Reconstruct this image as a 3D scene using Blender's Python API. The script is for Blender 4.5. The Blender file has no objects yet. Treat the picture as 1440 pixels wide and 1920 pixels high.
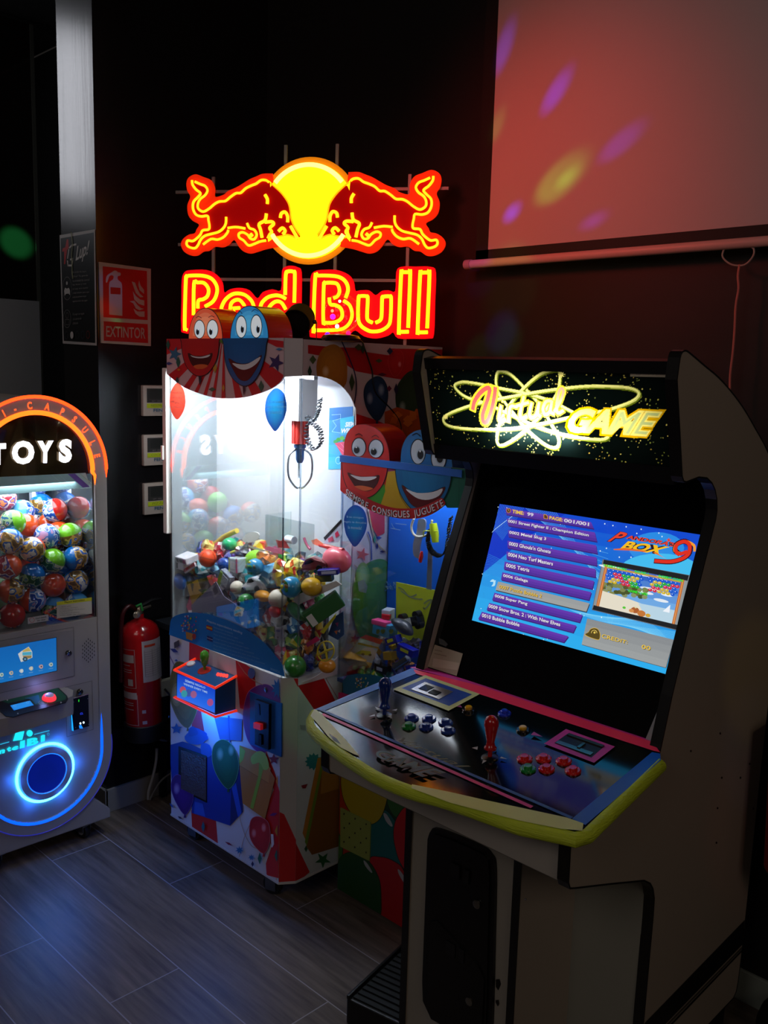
import bpy, bmesh, math, random
from mathutils import Vector, Matrix
from mathutils.geometry import tessellate_polygon
sc = bpy.context.scene
COL = sc.collection
# ------------------------------------------------------------------ camera
CAM = Vector((0, 0, 1.6))
FW = Vector((-0.692406, 0.705473, -0.151020)).normalized()
F = 1723.8
_p, _r, _y = 0.1516, 0.0279, -0.7761
_fw0 = Vector((math.sin(_y), math.cos(_y), 0)); _rt0 = Vector((math.cos(_y), -math.sin(_y), 0)); _u0 = Vector((0, 0, 1))
FW = _fw0*math.cos(_p) - _u0*math.sin(_p); _up = _u0*math.cos(_p) + _fw0*math.sin(_p)
RT = _rt0*math.cos(_r) + _up*math.sin(_r); UP = _up*math.cos(_r) - _rt0*math.sin(_r)
cam = bpy.data.objects.new('camera', bpy.data.cameras.new('camera')); COL.objects.link(cam)
cam.data.sensor_fit = 'VERTICAL'; cam.data.sensor_height = 36; cam.data.lens = F*36/1920
cam.data.clip_start = .05
m3 = Matrix((RT, UP, -FW)).transposed()
cam.matrix_world = Matrix.Translation(CAM) @ m3.to_4x4()
sc.camera = cam
sc.view_settings.view_transform = 'Standard'; sc.view_settings.look = 'None'
sc.view_settings.exposure = 0.0; sc.view_settings.gamma = 1.0; sc.view_settings.use_curve_mapping = False
# ------------------------------------------------------------------ world and room light
W = bpy.data.worlds.new('dim_room'); sc.world = W; W.use_nodes = True
W.node_tree.nodes['Background'].inputs[0].default_value = (.8, .72, .66, 1)
W.node_tree.nodes['Background'].inputs[1].default_value = 0.012
def light(name, kind, loc, aim, energy, color, size=.1, size_y=None, spot=None, blend=.6):
    d = bpy.data.lights.new(name, kind); d.energy = energy; d.color = color
    if kind == 'AREA':
        d.size = size
        if size_y: d.shape = 'RECTANGLE'; d.size_y = size_y
    else: d.shadow_soft_size = size
    if spot: d.spot_size = spot; d.spot_blend = blend
    o = bpy.data.objects.new(name, d); COL.objects.link(o); o.location = loc
    if aim is not None:
        o.rotation_euler = (Vector(aim)-Vector(loc)).to_track_quat('-Z', 'Y').to_euler()
    return o
# unseen fill lamps, added for the dim ambient light
light('overhead_fill', 'AREA', (-.6, -1.6, 2.9), (-1.4, 1.4, .6), 12.5, (1, .87, .80), 1.6)
light('side_fill', 'AREA', (1.8, .2, 2.4), (-1.0, 1.8, .9), 5.0, (1, .80, .66), 1.0)
light('pillar_streak_light', 'AREA', (-4.40, .84, 2.80), (-3.0, 1.55, 2.4), 2.6, (.9, .92, 1), .13, .75)  # unseen light strip added for its streak reflection on the glossy pillar
light('pillar_streak_light_second', 'AREA', (-4.60, .74, 2.75), (-3.0, 1.55, 2.4), .9, (.9, .92, 1), .10, .8)  # second added strip, for the other streak on the pillar
light('red_wash_fill', 'SPOT', (-1.75, 1.15, 2.35), (-1.58, 2.25, 2.03), 24, (1, .07, .05), .12, spot=1.3, blend=1)  # unseen red spot added to wash the projector screen
light('claw_front_fill', 'SPOT', (-1.55, -.15, 2.75), (-2.3, 1.6, 1.45), 15, (1, .90, .90), .15, spot=.62, blend=1)  # unseen spot added to brighten the claw machine front
light('warm_fill', 'AREA', (-.3, .6, 2.8), (-.9, 2.25, 2.2), .35, (1, .62, .52), .5)  # unseen warm fill added towards the projector screen

# ------------------------------------------------------------------ photo rays onto real planes
def ray(u, v): return FW + RT*((u-720)/F) - UP*((v-960)/F)
class Plane:
    """a real plane in the room; w(a,b,h) gives world points, at(u,v) the place a sight line meets it"""
    def __init__(s, P, U, V, flip=False):
        s.P = Vector(P); s.U = Vector(U).normalized(); s.V = Vector(V).normalized(); s.N = s.U.cross(s.V)
        if (CAM-s.P).dot(s.N) < 0 and not flip: s.N = -s.N
    def at(s, u, v):
        d = ray(u, v); t = (s.P-CAM).dot(s.N)/d.dot(s.N); X = CAM + d*t - s.P
        return (X.dot(s.U), X.dot(s.V))
    def w(s, a, b, h=0.): return s.P + s.U*a + s.V*b + s.N*h
    def pt(s, u, v, h=0.): return s.w(*s.at(u, v), h)
def PY(y, x0=0, z0=0): return Plane((x0, y, z0), (1, 0, 0), (0, 0, 1))
def PX(x, y0=0, z0=0): return Plane((x, y0, z0), (0, 1, 0), (0, 0, 1))
def PZ(z): return Plane((0, 0, z), (1, 0, 0), (0, 1, 0))
def Z(ox, oy, s, pts): return [(ox+a/s, oy+b/s) for a, b in pts]

# ------------------------------------------------------------------ colours, materials
def lin(c):
    if isinstance(c, str): c = tuple(int(c[i:i+2], 16) for i in (0, 2, 4))
    r = []
    for v in c[:3]:
        v = v/255.
        r.append(v/12.92 if v <= .04045 else ((v+.055)/1.055)**2.4)
    return tuple(r)
MATS = {}
def mat(col='808080', rough=.5, metal=0., emis=0., key=None, coat=0., spec=.5, alpha=None, bump=0., bscale=40, trans=0.):
    k = key or (col, rough, metal, emis, coat, spec, bump, bscale, trans)
    if k in MATS: return MATS[k]
    m = bpy.data.materials.new('m_%d' % len(MATS)); m.use_nodes = True
    b = m.node_tree.nodes['Principled BSDF']; c = lin(col)
    b.inputs['Base Color'].default_value = (*c, 1); b.inputs['Roughness'].default_value = rough
    b.inputs['Metallic'].default_value = metal; b.inputs['Coat Weight'].default_value = coat
    b.inputs['Specular IOR Level'].default_value = spec
    b.inputs['Transmission Weight'].default_value = trans
    if emis: b.inputs['Emission Color'].default_value = (*c, 1); b.inputs['Emission Strength'].default_value = emis
    if bump:
        n = m.node_tree.nodes.new('ShaderNodeTexNoise'); n.inputs['Scale'].default_value = bscale; n.inputs['Detail'].default_value = 4
        bb = m.node_tree.nodes.new('ShaderNodeBump'); bb.inputs['Strength'].default_value = bump; bb.inputs['Distance'].default_value = .01
        m.node_tree.links.new(n.outputs['Fac'], bb.inputs['Height']); m.node_tree.links.new(bb.outputs['Normal'], b.inputs['Normal'])
    MATS[k] = m; return m
def artmat(kind='print', strength=1., rough=.4):
    k = ('art', kind, strength, rough)
    if k in MATS: return MATS[k]
    m = bpy.data.materials.new('printed_'+kind); m.use_nodes = True; nt = m.node_tree
    b = nt.nodes['Principled BSDF']; a = nt.nodes.new('ShaderNodeAttribute'); a.attribute_name = 'Col'
    b.inputs['Roughness'].default_value = rough
    if kind == 'print': nt.links.new(a.outputs['Color'], b.inputs['Base Color'])
    elif kind == 'emit':
        b.inputs['Base Color'].default_value = (.01, .01, .01, 1)
        nt.links.new(a.outputs['Color'], b.inputs['Emission Color']); b.inputs['Emission Strength'].default_value = strength
    elif kind == 'translucent':
        t = nt.nodes.new('ShaderNodeBsdfTranslucent'); nt.links.new(a.outputs['Color'], t.inputs['Color'])
        nt.links.new(a.outputs['Color'], b.inputs['Base Color'])
        mx = nt.nodes.new('ShaderNodeMixShader'); mx.inputs[0].default_value = strength
        nt.links.new(b.outputs[0], mx.inputs[1]); nt.links.new(t.outputs[0], mx.inputs[2])
        nt.links.new(mx.outputs[0], nt.nodes['Material Output'].inputs[0])
    MATS[k] = m; return m
def glassmat(tint=(1, 1, 1), refl=.12, rough=.0, key='glass', fr=.6):
    k = (key, tint, refl, rough)
    if k in MATS: return MATS[k]
    m = bpy.data.materials.new(key); m.use_nodes = True; nt = m.node_tree; nt.nodes.clear()
    o = nt.nodes.new('ShaderNodeOutputMaterial'); t = nt.nodes.new('ShaderNodeBsdfTransparent'); g = nt.nodes.new('ShaderNodeBsdfGlossy')
    t.inputs[0].default_value = (*tint, 1); g.inputs['Roughness'].default_value = rough
    f = nt.nodes.new('ShaderNodeLayerWeight'); f.inputs[0].default_value = .25
    mm = nt.nodes.new('ShaderNodeMath'); mm.operation = 'MULTIPLY_ADD'; mm.inputs[1].default_value = fr; mm.inputs[2].default_value = refl*.4
    nt.links.new(f.outputs['Fresnel'], mm.inputs[0]); mx = nt.nodes.new('ShaderNodeMixShader')
    nt.links.new(mm.outputs[0], mx.inputs[0]); nt.links.new(t.outputs[0], mx.inputs[1]); nt.links.new(g.outputs[0], mx.inputs[2])
    nt.links.new(mx.outputs[0], o.inputs[0]); MATS[k] = m; return m

# ------------------------------------------------------------------ objects
WL = {}
def tag(o, label=None, cat=None, group=None, kind=None):
    if label: o['label'] = label
    if cat: o['category'] = cat
    if group: o['group'] = group
    if kind: o['kind'] = kind
    return o
def thing(name, loc, label, cat, group=None):
    o = bpy.data.objects.new(name, None); COL.objects.link(o); o.location = loc; o.empty_display_size = .05
    WL[o.name] = Vector(loc); return tag(o, label, cat, group)
def put(name, vf, m, parent=None, smooth=False, label=None, autos=None):
    """link one mesh object from (verts, faces[, colours])"""
    vs = [Vector(v) for v in vf[0]]
    if parent is not None: base = WL[parent.name]
    else:
        xs = [v.x for v in vs]; ys = [v.y for v in vs]; zs = [v.z for v in vs]
        base = Vector(((min(xs)+max(xs))/2, (min(ys)+max(ys))/2, min(zs)))
    me = bpy.data.meshes.new(name); me.from_pydata([v-base for v in vs], [], vf[1])
    if len(vf) > 2:
        ca = me.color_attributes.new('Col', 'FLOAT_COLOR', 'CORNER'); i = 0
        for f, c in zip(vf[1], vf[2]):
            for j in range(len(f)):
                cc = c[j] if isinstance(c[0], (tuple, list)) else c
                ca.data[i].color = (cc[0], cc[1], cc[2], 1); i += 1
    me.validate(); me.update()
    if isinstance(m, (list, tuple)):
        for q in m: me.materials.append(q)
    else: me.materials.append(m)
    if smooth:
        for p in me.polygons: p.use_smooth = True
        if smooth != 'all':
            me.set_sharp_from_angle(angle=math.radians(40))
    o = bpy.data.objects.new(name, me); COL.objects.link(o); WL[o.name] = base
    if parent is not None: o.parent = parent
    else: o.location = base
    if label: o['label'] = label
    return o
def join(*s):
    V, Fc = [], []
    for v, f in s:
        n = len(V); V += list(v); Fc += [tuple(i+n for i in q) for q in f]
    return V, Fc
def box(x0, x1, y0, y1, z0, z1):
    v = [(x, y, z) for z in (z0, z1) for y in (y0, y1) for x in (x0, x1)]
    return v, [(0, 2, 3, 1), (4, 5, 7, 6), (0, 1, 5, 4), (2, 6, 7, 3), (0, 4, 6, 2), (1, 3, 7, 5)]
def obox(c, A, B, Cc):
    """box from a centre and three half-axis vectors"""
    c, A, B, Cc = map(Vector, (c, A, B, Cc)); v = [c+A*i+B*j+Cc*k for k in (-1, 1) for j in (-1, 1) for i in (-1, 1)]
    return v, [(0, 2, 3, 1), (4, 5, 7, 6), (0, 1, 5, 4), (2, 6, 7, 3), (0, 4, 6, 2), (1, 3, 7, 5)]
def bev(vf, w, seg=2):
    bm = bmesh.new(); vs = [bm.verts.new(v) for v in vf[0]]
    for f in vf[1]:
        try: bm.faces.new([vs[i] for i in f])
        except ValueError: pass
    bmesh.ops.recalc_face_normals(bm, faces=bm.faces)
    es = [e for e in bm.edges if len(e.link_faces) == 2 and e.calc_face_angle(0) > .35]
    bmesh.ops.bevel(bm, geom=es, offset=w, segments=seg, affect='EDGES', profile=.6, clamp_overlap=True)
    bm.verts.index_update(); r = ([v.co.copy() for v in bm.verts], [tuple(v.index for v in f.verts) for f in bm.faces]); bm.free(); return r
def prism(pl, pts, h0, h1):
    """extrude plane-local outline along the plane normal; concave outlines are fine"""
    n = len(pts); V = [pl.w(a, b, h0) for a, b in pts]+[pl.w(a, b, h1) for a, b in pts]
    tri = tessellate_polygon([[Vector((a, b, 0)) for a, b in pts]])
    Fc = [tuple(t) for t in tri]+[tuple(i+n for i in reversed(t)) for t in tri]
    Fc += [(i, (i+1) % n, (i+1) % n+n, i+n) for i in range(n)]
    return fixn((V, Fc))
def fixn(vf):
    bm = bmesh.new(); vs = [bm.verts.new(v) for v in vf[0]]
    for f in vf[1]:
        try: bm.faces.new([vs[i] for i in f])
        except ValueError: pass
    bmesh.ops.recalc_face_normals(bm, faces=bm.faces); bm.verts.index_update()
    r = ([v.co.copy() for v in bm.verts], [tuple(v.index for v in f.verts) for f in bm.faces]); bm.free(); return r
def tube(path, r, seg=10, closed=False, cap=True):
    P = [Vector(p) for p in path]; n = len(P); V, Fc = [], []
    rr = r if isinstance(r, (list, tuple)) else [r]*n
    up = None
    for i, p in enumerate(P):
        a = P[(i-1) % n] if (i > 0 or closed) else p; b = P[(i+1) % n] if (i < n-1 or closed) else p
        d = (b-a)
        if d.length < 1e-9: d = Vector((0, 0, 1))
        d.normalize()
        if up is None: up = d.orthogonal().normalized()
        up = (up - d*up.dot(d))
        if up.length < 1e-6: up = d.orthogonal()
        up.normalize(); s = d.cross(up)
        for k in range(seg):
            t = 2*math.pi*k/seg; V.append(p+(up*math.cos(t)+s*math.sin(t))*rr[i])
    for i in range(n if closed else n-1):
        j = (i+1) % n
        for k in range(seg):
            k2 = (k+1) % seg; Fc.append((i*seg+k, i*seg+k2, j*seg+k2, j*seg+k))
    if cap and not closed:
        Fc.append(tuple(range(seg))[::-1]); Fc.append(tuple((n-1)*seg+k for k in range(seg)))
    return V, Fc
def lathe(prof, c, axis=(0, 0, 1), seg=24):
    """profile [(r,h)] turned round an axis"""
    c = Vector(c); d = Vector(axis).normalized(); u = d.orthogonal().normalized(); s = d.cross(u); V, Fc = [], []
    for r, h in prof:
        for k in range(seg):
            t = 2*math.pi*k/seg; V.append(c+d*h+(u*math.cos(t)+s*math.sin(t))*max(r, 1e-5))
    for i in range(len(prof)-1):
        for k in range(seg):
            k2 = (k+1) % seg; Fc.append((i*seg+k, i*seg+k2, (i+1)*seg+k2, (i+1)*seg+k))
    Fc.append(tuple(range(seg))[::-1]); Fc.append(tuple((len(prof)-1)*seg+k for k in range(seg)))
    return V, Fc
def ball(c, r, seg=20, sc3=(1, 1, 1), rot=None):
    c = Vector(c); V = []; Fc = []; rings = max(6, seg//2)
    for i in range(rings+1):
        ph = math.pi*i/rings
        for k in range(seg):
            t = 2*math.pi*k/seg
            v = Vector((math.sin(ph)*math.cos(t)*sc3[0], math.sin(ph)*math.sin(t)*sc3[1], math.cos(ph)*sc3[2]))*r
            if rot: v = rot @ v
            V.append(c+v)
    for i in range(rings):
        for k in range(seg):
            k2 = (k+1) % seg; Fc.append((i*seg+k, (i+1)*seg+k, (i+1)*seg+k2, i*seg+k2))
    return V, Fc
def sm(pts, n=6, closed=False):
    """Catmull-Rom through points of any dimension"""
    P = [Vector(p) for p in pts]; N = len(P); out = []
    for i in range(N if closed else N-1):
        g = (lambda j: P[j % N]) if closed else (lambda j: P[max(0, min(N-1, j))])
        a, b, c, d = g(i-1), g(i), g(i+1), g(i+2)
        for k in range(n):
            t = k/n; out.append(.5*((2*b)+(c-a)*t+(2*a-5*b+4*c-d)*t*t+(3*b-a-3*c+d)*t**3))
    if not closed: out.append(P[-1])
    return [tuple(p) for p in out]
def ell(cx, cy, rx, ry, n=32, rot=0, a0=0, a1=360):
    o = []; full = abs(a1-a0) >= 360
    for i in range(n if full else n+1):
        t = math.radians(a0+(a1-a0)*i/n); x, y = math.cos(t)*rx, math.sin(t)*ry
        o.append((cx+x*math.cos(rot)-y*math.sin(rot), cy+x*math.sin(rot)+y*math.cos(rot)))
    return o
def star(cx, cy, r, n=5, k=.45, rot=-1.57, ax=1., ay=1.):
    return [(cx+(r if i % 2 == 0 else r*k)*math.cos(rot+math.pi*i/n)*ax, cy+(r if i % 2 == 0 else r*k)*math.sin(rot+math.pi*i/n)*ay) for i in range(2*n)]
def dia(cx, cy, w, h, rot=0):
    return ell(cx, cy, w, h, 4, rot)

# ------------------------------------------------------------------ flat printed artwork on a plane
GL = {}
def glyphs(txt, bold=0., shear=0., space=1.):
    k = (txt, bold, shear, space)
    if k in GL: return GL[k]
    cu = bpy.data.curves.new('t', 'FONT'); cu.body = txt; cu.size = 1; cu.offset = bold; cu.shear = shear; cu.space_character = space
    cu.resolution_u = 3; cu.fill_mode = 'FRONT'; cu.dimensions = '2D'
    o = bpy.data.objects.new('t', cu); me = bpy.data.meshes.new_from_object(o)
    v = [(q.co.x, q.co.y) for q in me.vertices]; f = [tuple(p.vertices) for p in me.polygons]
    bpy.data.objects.remove(o); bpy.data.curves.remove(cu); bpy.data.meshes.remove(me)
    GL[k] = (v, f); return GL[k]
def clipconv(poly, tri):
    out = poly
    for i in range(3):
        a, b = tri[i], tri[(i+1) % 3]; inp = out; out = []
        if not inp: return out
        def side(p): return (b[0]-a[0])*(p[1]-a[1])-(b[1]-a[1])*(p[0]-a[0])
        for j in range(len(inp)):
            p, q = inp[j], inp[(j+1) % len(inp)]; sp, sq = side(p), side(q)
            if sp >= -1e-12: out.append(p)
            if (sp > 1e-12 and sq < -1e-12) or (sp < -1e-12 and sq > 1e-12):
                t = sp/(sp-sq); out.append((p[0]+(q[0]-p[0])*t, p[1]+(q[1]-p[1])*t))
    return out
class Art:
    """layered printed shapes; outlines in photo coordinates on a real plane (or plane-local when loc=True)"""
    def __init__(s, pl, h=.0006, step=.00012, clip=None, clipl=None):
        s.pl = pl; s.h = h; s.step = step; s.V = []; s.F = []; s.C = []; s.tri = None; s.hook = None
        if clip: clipl = [pl.at(*p) for p in clip]
        if clipl:
            t = tessellate_polygon([[Vector((a, b, 0)) for a, b in clipl]]); s.tri = []
            for q in t:
                P = [clipl[i] for i in q]; ar = (P[1][0]-P[0][0])*(P[2][1]-P[0][1])-(P[1][1]-P[0][1])*(P[2][0]-P[0][0])
                if abs(ar) < 1e-12: continue
                s.tri.append(P if ar > 0 else P[::-1])
    def _add(s, P, fs, cols):
        for f, c in zip(fs, cols):
            pol = [P[i] for i in f]
            if s.tri:
                if c and isinstance(c[0], (tuple, list)): c = tuple(sum(q[k] for q in c)/len(c) for k in range(3))
                xs = [p[0] for p in pol]; ys = [p[1] for p in pol]; bb = (min(xs), max(xs), min(ys), max(ys))
                for t in s.tri:
                    if max(p[0] for p in t) < bb[0] or min(p[0] for p in t) > bb[1] or max(p[1] for p in t) < bb[2] or min(p[1] for p in t) > bb[3]: continue
                    r = clipconv(pol, t)
                    if len(r) >= 3: s._face(r, c)
            else: s._face(pol, c)
    def _face(s, pol, c):
        ar = sum(pol[i][0]*pol[(i+1) % len(pol)][1]-pol[(i+1) % len(pol)][0]*pol[i][1] for i in range(len(pol)))
        if abs(ar) < 1e-10: return
        want = 1 if s.pl.U.cross(s.pl.V).dot(s.pl.N) > 0 else -1
        if ar*want < 0:
            pol = pol[::-1]; c = c[::-1] if isinstance(c[0], (tuple, list)) else c
        n = len(s.V); s.V += [s.pl.w(a, b, s.h) for a, b in pol]; s.F.append(tuple(range(n, n+len(pol)))); s.C.append(c)
    def poly(s, col, pts, loc=False):
        P = pts if loc else [s.pl.at(*p) for p in pts]
        t = tessellate_polygon([[Vector((a, b, 0)) for a, b in P]]); s._add(P, t, [lin(col)]*len(t)); s.h += s.step
        return s
    def quadgrad(s, c0, c1, quad, n=6, loc=False):
        """printed two-colour blend between the first and the second edge of a quad (TL,TR,BR,BL)"""
        q = quad if loc else [s.pl.at(*p) for p in quad]; a, b = lin(c0), lin(c1)
        L = lambda p, r, t: (p[0]+(r[0]-p[0])*t, p[1]+(r[1]-p[1])*t)
        for i in range(n):
            t0, t1 = i/n, (i+1)/n; P = [L(q[0], q[3], t0), L(q[1], q[2], t0), L(q[1], q[2], t1), L(q[0], q[3], t1)]
            m0 = tuple(a[k]+(b[k]-a[k])*t0 for k in range(3)); m1 = tuple(a[k]+(b[k]-a[k])*t1 for k in range(3))
            s._add(P, [(0, 1, 2, 3)], [(m0, m0, m1, m1)])
        s.h += s.step; return s
    def fan(s, cin, cout, pts, centre=None, loc=False, rings=4):
        """printed radial blend: centre colour to rim colour"""
        P = pts if loc else [s.pl.at(*p) for p in pts]
        if centre is None: c = (sum(p[0] for p in P)/len(P), sum(p[1] for p in P)/len(P))
        else: c = centre if loc else s.pl.at(*centre)
        a, b = lin(cin), lin(cout); n = len(P)
        for r in range(rings):
            t0, t1 = r/rings, (r+1)/rings
            m0 = tuple(a[k]+(b[k]-a[k])*t0**1.6 for k in range(3)); m1 = tuple(a[k]+(b[k]-a[k])*t1**1.6 for k in range(3))
            for i in range(n):
                p, q = P[i], P[(i+1) % n]
                L = lambda x, t: (c[0]+(x[0]-c[0])*t, c[1]+(x[1]-c[1])*t)
                if r == 0: s._add([c, L(p, t1), L(q, t1)], [(0, 1, 2)], [(m0, m1, m1)])
                else: s._add([L(p, t0), L(p, t1), L(q, t1), L(q, t0)], [(0, 1, 2, 3)], [(m0, m1, m1, m0)])
        s.h += s.step; return s
    def line(s, col, pts, w, loc=False, closed=False):
        P = pts if loc else [s.pl.at(*p) for p in pts]; c = lin(col); n = len(P)
        for i in range(n if closed else n-1):
            a, b = P[i], P[(i+1) % n]; dx, dy = b[0]-a[0], b[1]-a[1]; L = math.hypot(dx, dy)
            if L < 1e-7: continue
            ux, uy = dx/L*w*.35, dy/L*w*.35; nx, ny = -dy/L*w/2, dx/L*w/2
            s._add([(a[0]-ux+nx, a[1]-uy+ny), (b[0]+ux+nx, b[1]+uy+ny), (b[0]+ux-nx, b[1]+uy-ny), (a[0]-ux-nx, a[1]-uy-ny)], [(0, 1, 2, 3)], [c])
        s.h += s.step; return s
    def text(s, col, txt, quad, bold=0., shear=0., space=1., loc=False):
        """text stretched to a quad: TL, TR, BR, BL"""
        v, f = glyphs(txt, bold, shear, space)
        if not v: return s
        q = quad if loc else [s.pl.at(*p) for p in quad]
        x0, x1 = min(p[0] for p in v), max(p[0] for p in v); y0, y1 = min(p[1] for p in v), max(p[1] for p in v); P = []
        for x, y in v:
            a = (x-x0)/(x1-x0); b = (y-y0)/max(1e-6, y1-y0)
            P.append(tuple((q[0][k]*(1-a)+q[1][k]*a)*b+(q[3][k]*(1-a)+q[2][k]*a)*(1-b) for k in (0, 1)))
        s._add(P, f, [lin(col)]*len(f)); s.h += s.step; return s
    def arctext(s, col, txt, path, size, bold=0., loc=False, gap=.12, wide=1.):
        """letters set one by one along a path (baseline), size in metres"""
        P = path if loc else [s.pl.at(*p) for p in path]
        seg = [math.hypot(P[i+1][0]-P[i][0], P[i+1][1]-P[i][1]) for i in range(len(P)-1)]; tot = sum(seg)
        ws = []
        for ch in txt:
            if ch == ' ': ws.append(.35); continue
            v, f = glyphs(ch, bold); ws.append(max(p[0] for p in v)-min(p[0] for p in v))
        full = sum(ws)+gap*(len(txt)-1); k = tot/full; d = 0
        for ch, w_ in zip(txt, ws):
            if ch != ' ':
                v, f = glyphs(ch, bold); x0 = min(p[0] for p in v); mid = (d+w_/2)*k; j = 0; acc = 0
                while j < len(seg)-1 and acc+seg[j] < mid: acc += seg[j]; j += 1
                t = (mid-acc)/seg[j]; cx = P[j][0]+(P[j+1][0]-P[j][0])*t; cy = P[j][1]+(P[j+1][1]-P[j][1])*t
                ang = math.atan2(P[j+1][1]-P[j][1], P[j+1][0]-P[j][0]); ca, sa = math.cos(ang), math.sin(ang)
                Q = []
                for x, y in v:
                    X = (x-x0-w_/2)*k*wide; Y = y*size/.72; Q.append((cx+X*ca-Y*sa, cy+X*sa+Y*ca))
                s._add(Q, f, [lin(col)]*len(f))
            d += w_+gap
        s.h += s.step; return s
    def raster(s, a0, a1, b0, b1, res):
        """flatten all layers to one sheet of small coloured cells (for light to pass through once)"""
        import numpy as np
        nx, ny = int((a1-a0)/res)+1, int((b1-b0)/res)+1; img = np.zeros((ny, nx, 3))
        inv = [((v-s.pl.P).dot(s.pl.U), (v-s.pl.P).dot(s.pl.V)) for v in s.V]
        for f, c in zip(s.F, s.C):
            if isinstance(c[0], (tuple, list)): c = tuple(sum(q[k] for q in c)/len(c) for k in range(3))
            P = [((inv[i][0]-a0)/res, (inv[i][1]-b0)/res) for i in f]; xs = [p[0] for p in P]; ys = [p[1] for p in P]
            x0, x1, y0, y1 = max(0, math.floor(min(xs))), min(nx-1, math.ceil(max(xs))), max(0, math.floor(min(ys))), min(ny-1, math.ceil(max(ys)))
            if x1 < x0 or y1 < y0: continue
            gx, gy = np.meshgrid(np.arange(x0, x1+1), np.arange(y0, y1+1)); m_ = np.ones(gx.shape, bool)
            ar = sum(P[i][0]*P[(i+1) % len(P)][1]-P[(i+1) % len(P)][0]*P[i][1] for i in range(len(P))); sg = 1 if ar > 0 else -1
            for i in range(len(P)):
                p, q = P[i], P[(i+1) % len(P)]; m_ &= ((q[0]-p[0])*(gy-p[1])-(q[1]-p[1])*(gx-p[0]))*sg >= -.35
            img[y0:y1+1, x0:x1+1][m_] = c
        s.V = [s.pl.w(a0+i*res, b0+j*res, s.h) for j in range(ny) for i in range(nx)]; s.F = []; s.C = []
        for j in range(ny-1):
            for i in range(nx-1):
                k = j*nx+i; s.F.append((k, k+1, k+nx+1, k+nx)); s.C.append(tuple(tuple(img[y, x]) for y, x in ((j, i), (j, i+1), (j+1, i+1), (j+1, i))))
        return s
    def build(s, name, parent=None, kind='print', strength=1., rough=.4, label=None):
        return put(name, (s.V, s.F, s.C), artmat(kind, strength, rough), parent, label=label)
# ================================================================== the room
def struct(name, vf, m, smooth=False): return tag(put(name, vf, m, smooth=smooth), kind='structure')
def wallmat():
    m = mat('111011', .62, key='wallpaint', bump=.15, bscale=60); return m
def floormat():
    m = bpy.data.materials.new('wood_look_tiles'); m.use_nodes = True; nt = m.node_tree; N = nt.nodes.new; Lk = nt.links.new
    b = nt.nodes['Principled BSDF']; tc = N('ShaderNodeTexCoord'); sx = N('ShaderNodeSeparateXYZ'); Lk(tc.outputs['Object'], sx.inputs[0])
    def M(op, a, b_=None, c=None):
        n = N('ShaderNodeMath'); n.operation = op
        for i, v in enumerate((a, b_, c)):
            if v is None: continue
            if hasattr(v, 'is_linked'): Lk(v, n.inputs[i])
            else: n.inputs[i].default_value = v
        return n.outputs[0]
    PW, PL = .2035, 1.115
    ry = M('DIVIDE', M('SUBTRACT', sx.outputs[1], 1.655), PW); row = M('FLOOR', ry); fy = M('SUBTRACT', ry, row)
    # joints: row 0 (y 1.655..) at x=-1.945, row -1 at -2.687 / -1.57, each row shifted by a third or so
    sh = M('MULTIPLY', row, .3345*PL); rx = M('DIVIDE', M('SUBTRACT', M('SUBTRACT', sx.outputs[0], -1.945), sh), PL)
    colm = M('FLOOR', rx); fx = M('SUBTRACT', rx, colm)
    gy = M('MINIMUM', fy, M('SUBTRACT', 1., fy)); gx = M('MINIMUM', fx, M('SUBTRACT', 1., fx))
    g = M('MINIMUM', M('MULTIPLY', gy, PW), M('MULTIPLY', gx, PL)); gm = M('LESS_THAN', g, .0016)
    cm = N('ShaderNodeCombineXYZ'); Lk(M('MULTIPLY', sx.outputs[0], 1.2), cm.inputs[0]); Lk(M('MULTIPLY', sx.outputs[1], 16.), cm.inputs[1])
    Lk(M('ADD', M('MULTIPLY', row, 3.7), M('MULTIPLY', colm, 7.1)), cm.inputs[2])
    nz = N('ShaderNodeTexNoise'); nz.inputs['Scale'].default_value = 3.; nz.inputs['Detail'].default_value = 7; nz.inputs['Roughness'].default_value = .62; Lk(cm.outputs[0], nz.inputs['Vector'])
    cr = N('ShaderNodeValToRGB'); Lk(nz.outputs['Fac'], cr.inputs[0]); cr.color_ramp.elements[0].position = .3; cr.color_ramp.elements[1].position = .72
    cr.color_ramp.elements[0].color = (*lin('4c4138'), 1); cr.color_ramp.elements[1].color = (*lin('7e7063'), 1)
    wn = N('ShaderNodeTexWhiteNoise'); wn.noise_dimensions = '2D'; c2 = N('ShaderNodeCombineXYZ'); Lk(row, c2.inputs[0]); Lk(colm, c2.inputs[1]); Lk(c2.outputs[0], wn.inputs['Vector'])
    hv = N('ShaderNodeHueSaturation'); Lk(cr.outputs[0], hv.inputs['Color']); Lk(M('MULTIPLY_ADD', wn.outputs['Value'], .3, .85), hv.inputs['Value'])
    mx = N('ShaderNodeMix'); mx.data_type = 'RGBA'; Lk(gm, mx.inputs[0]); Lk(hv.outputs[0], mx.inputs[6]); mx.inputs[7].default_value = (*lin('a09a98'), 1)
    Lk(mx.outputs[2], b.inputs['Base Color']); b.inputs['Roughness'].default_value = .42
    bp_ = N('ShaderNodeBump'); bp_.inputs['Strength'].default_value = .12; bp_.inputs['Distance'].default_value = .004; Lk(nz.outputs['Fac'], bp_.inputs['Height']); Lk(bp_.outputs[0], b.inputs['Normal'])
    return m
YB = 2.248; XL = -2.877
fl = put('floor', box(-5.2, 2.5, -2.5, YB+.1, -.1, 0), floormat()); tag(fl, kind='structure')
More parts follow.
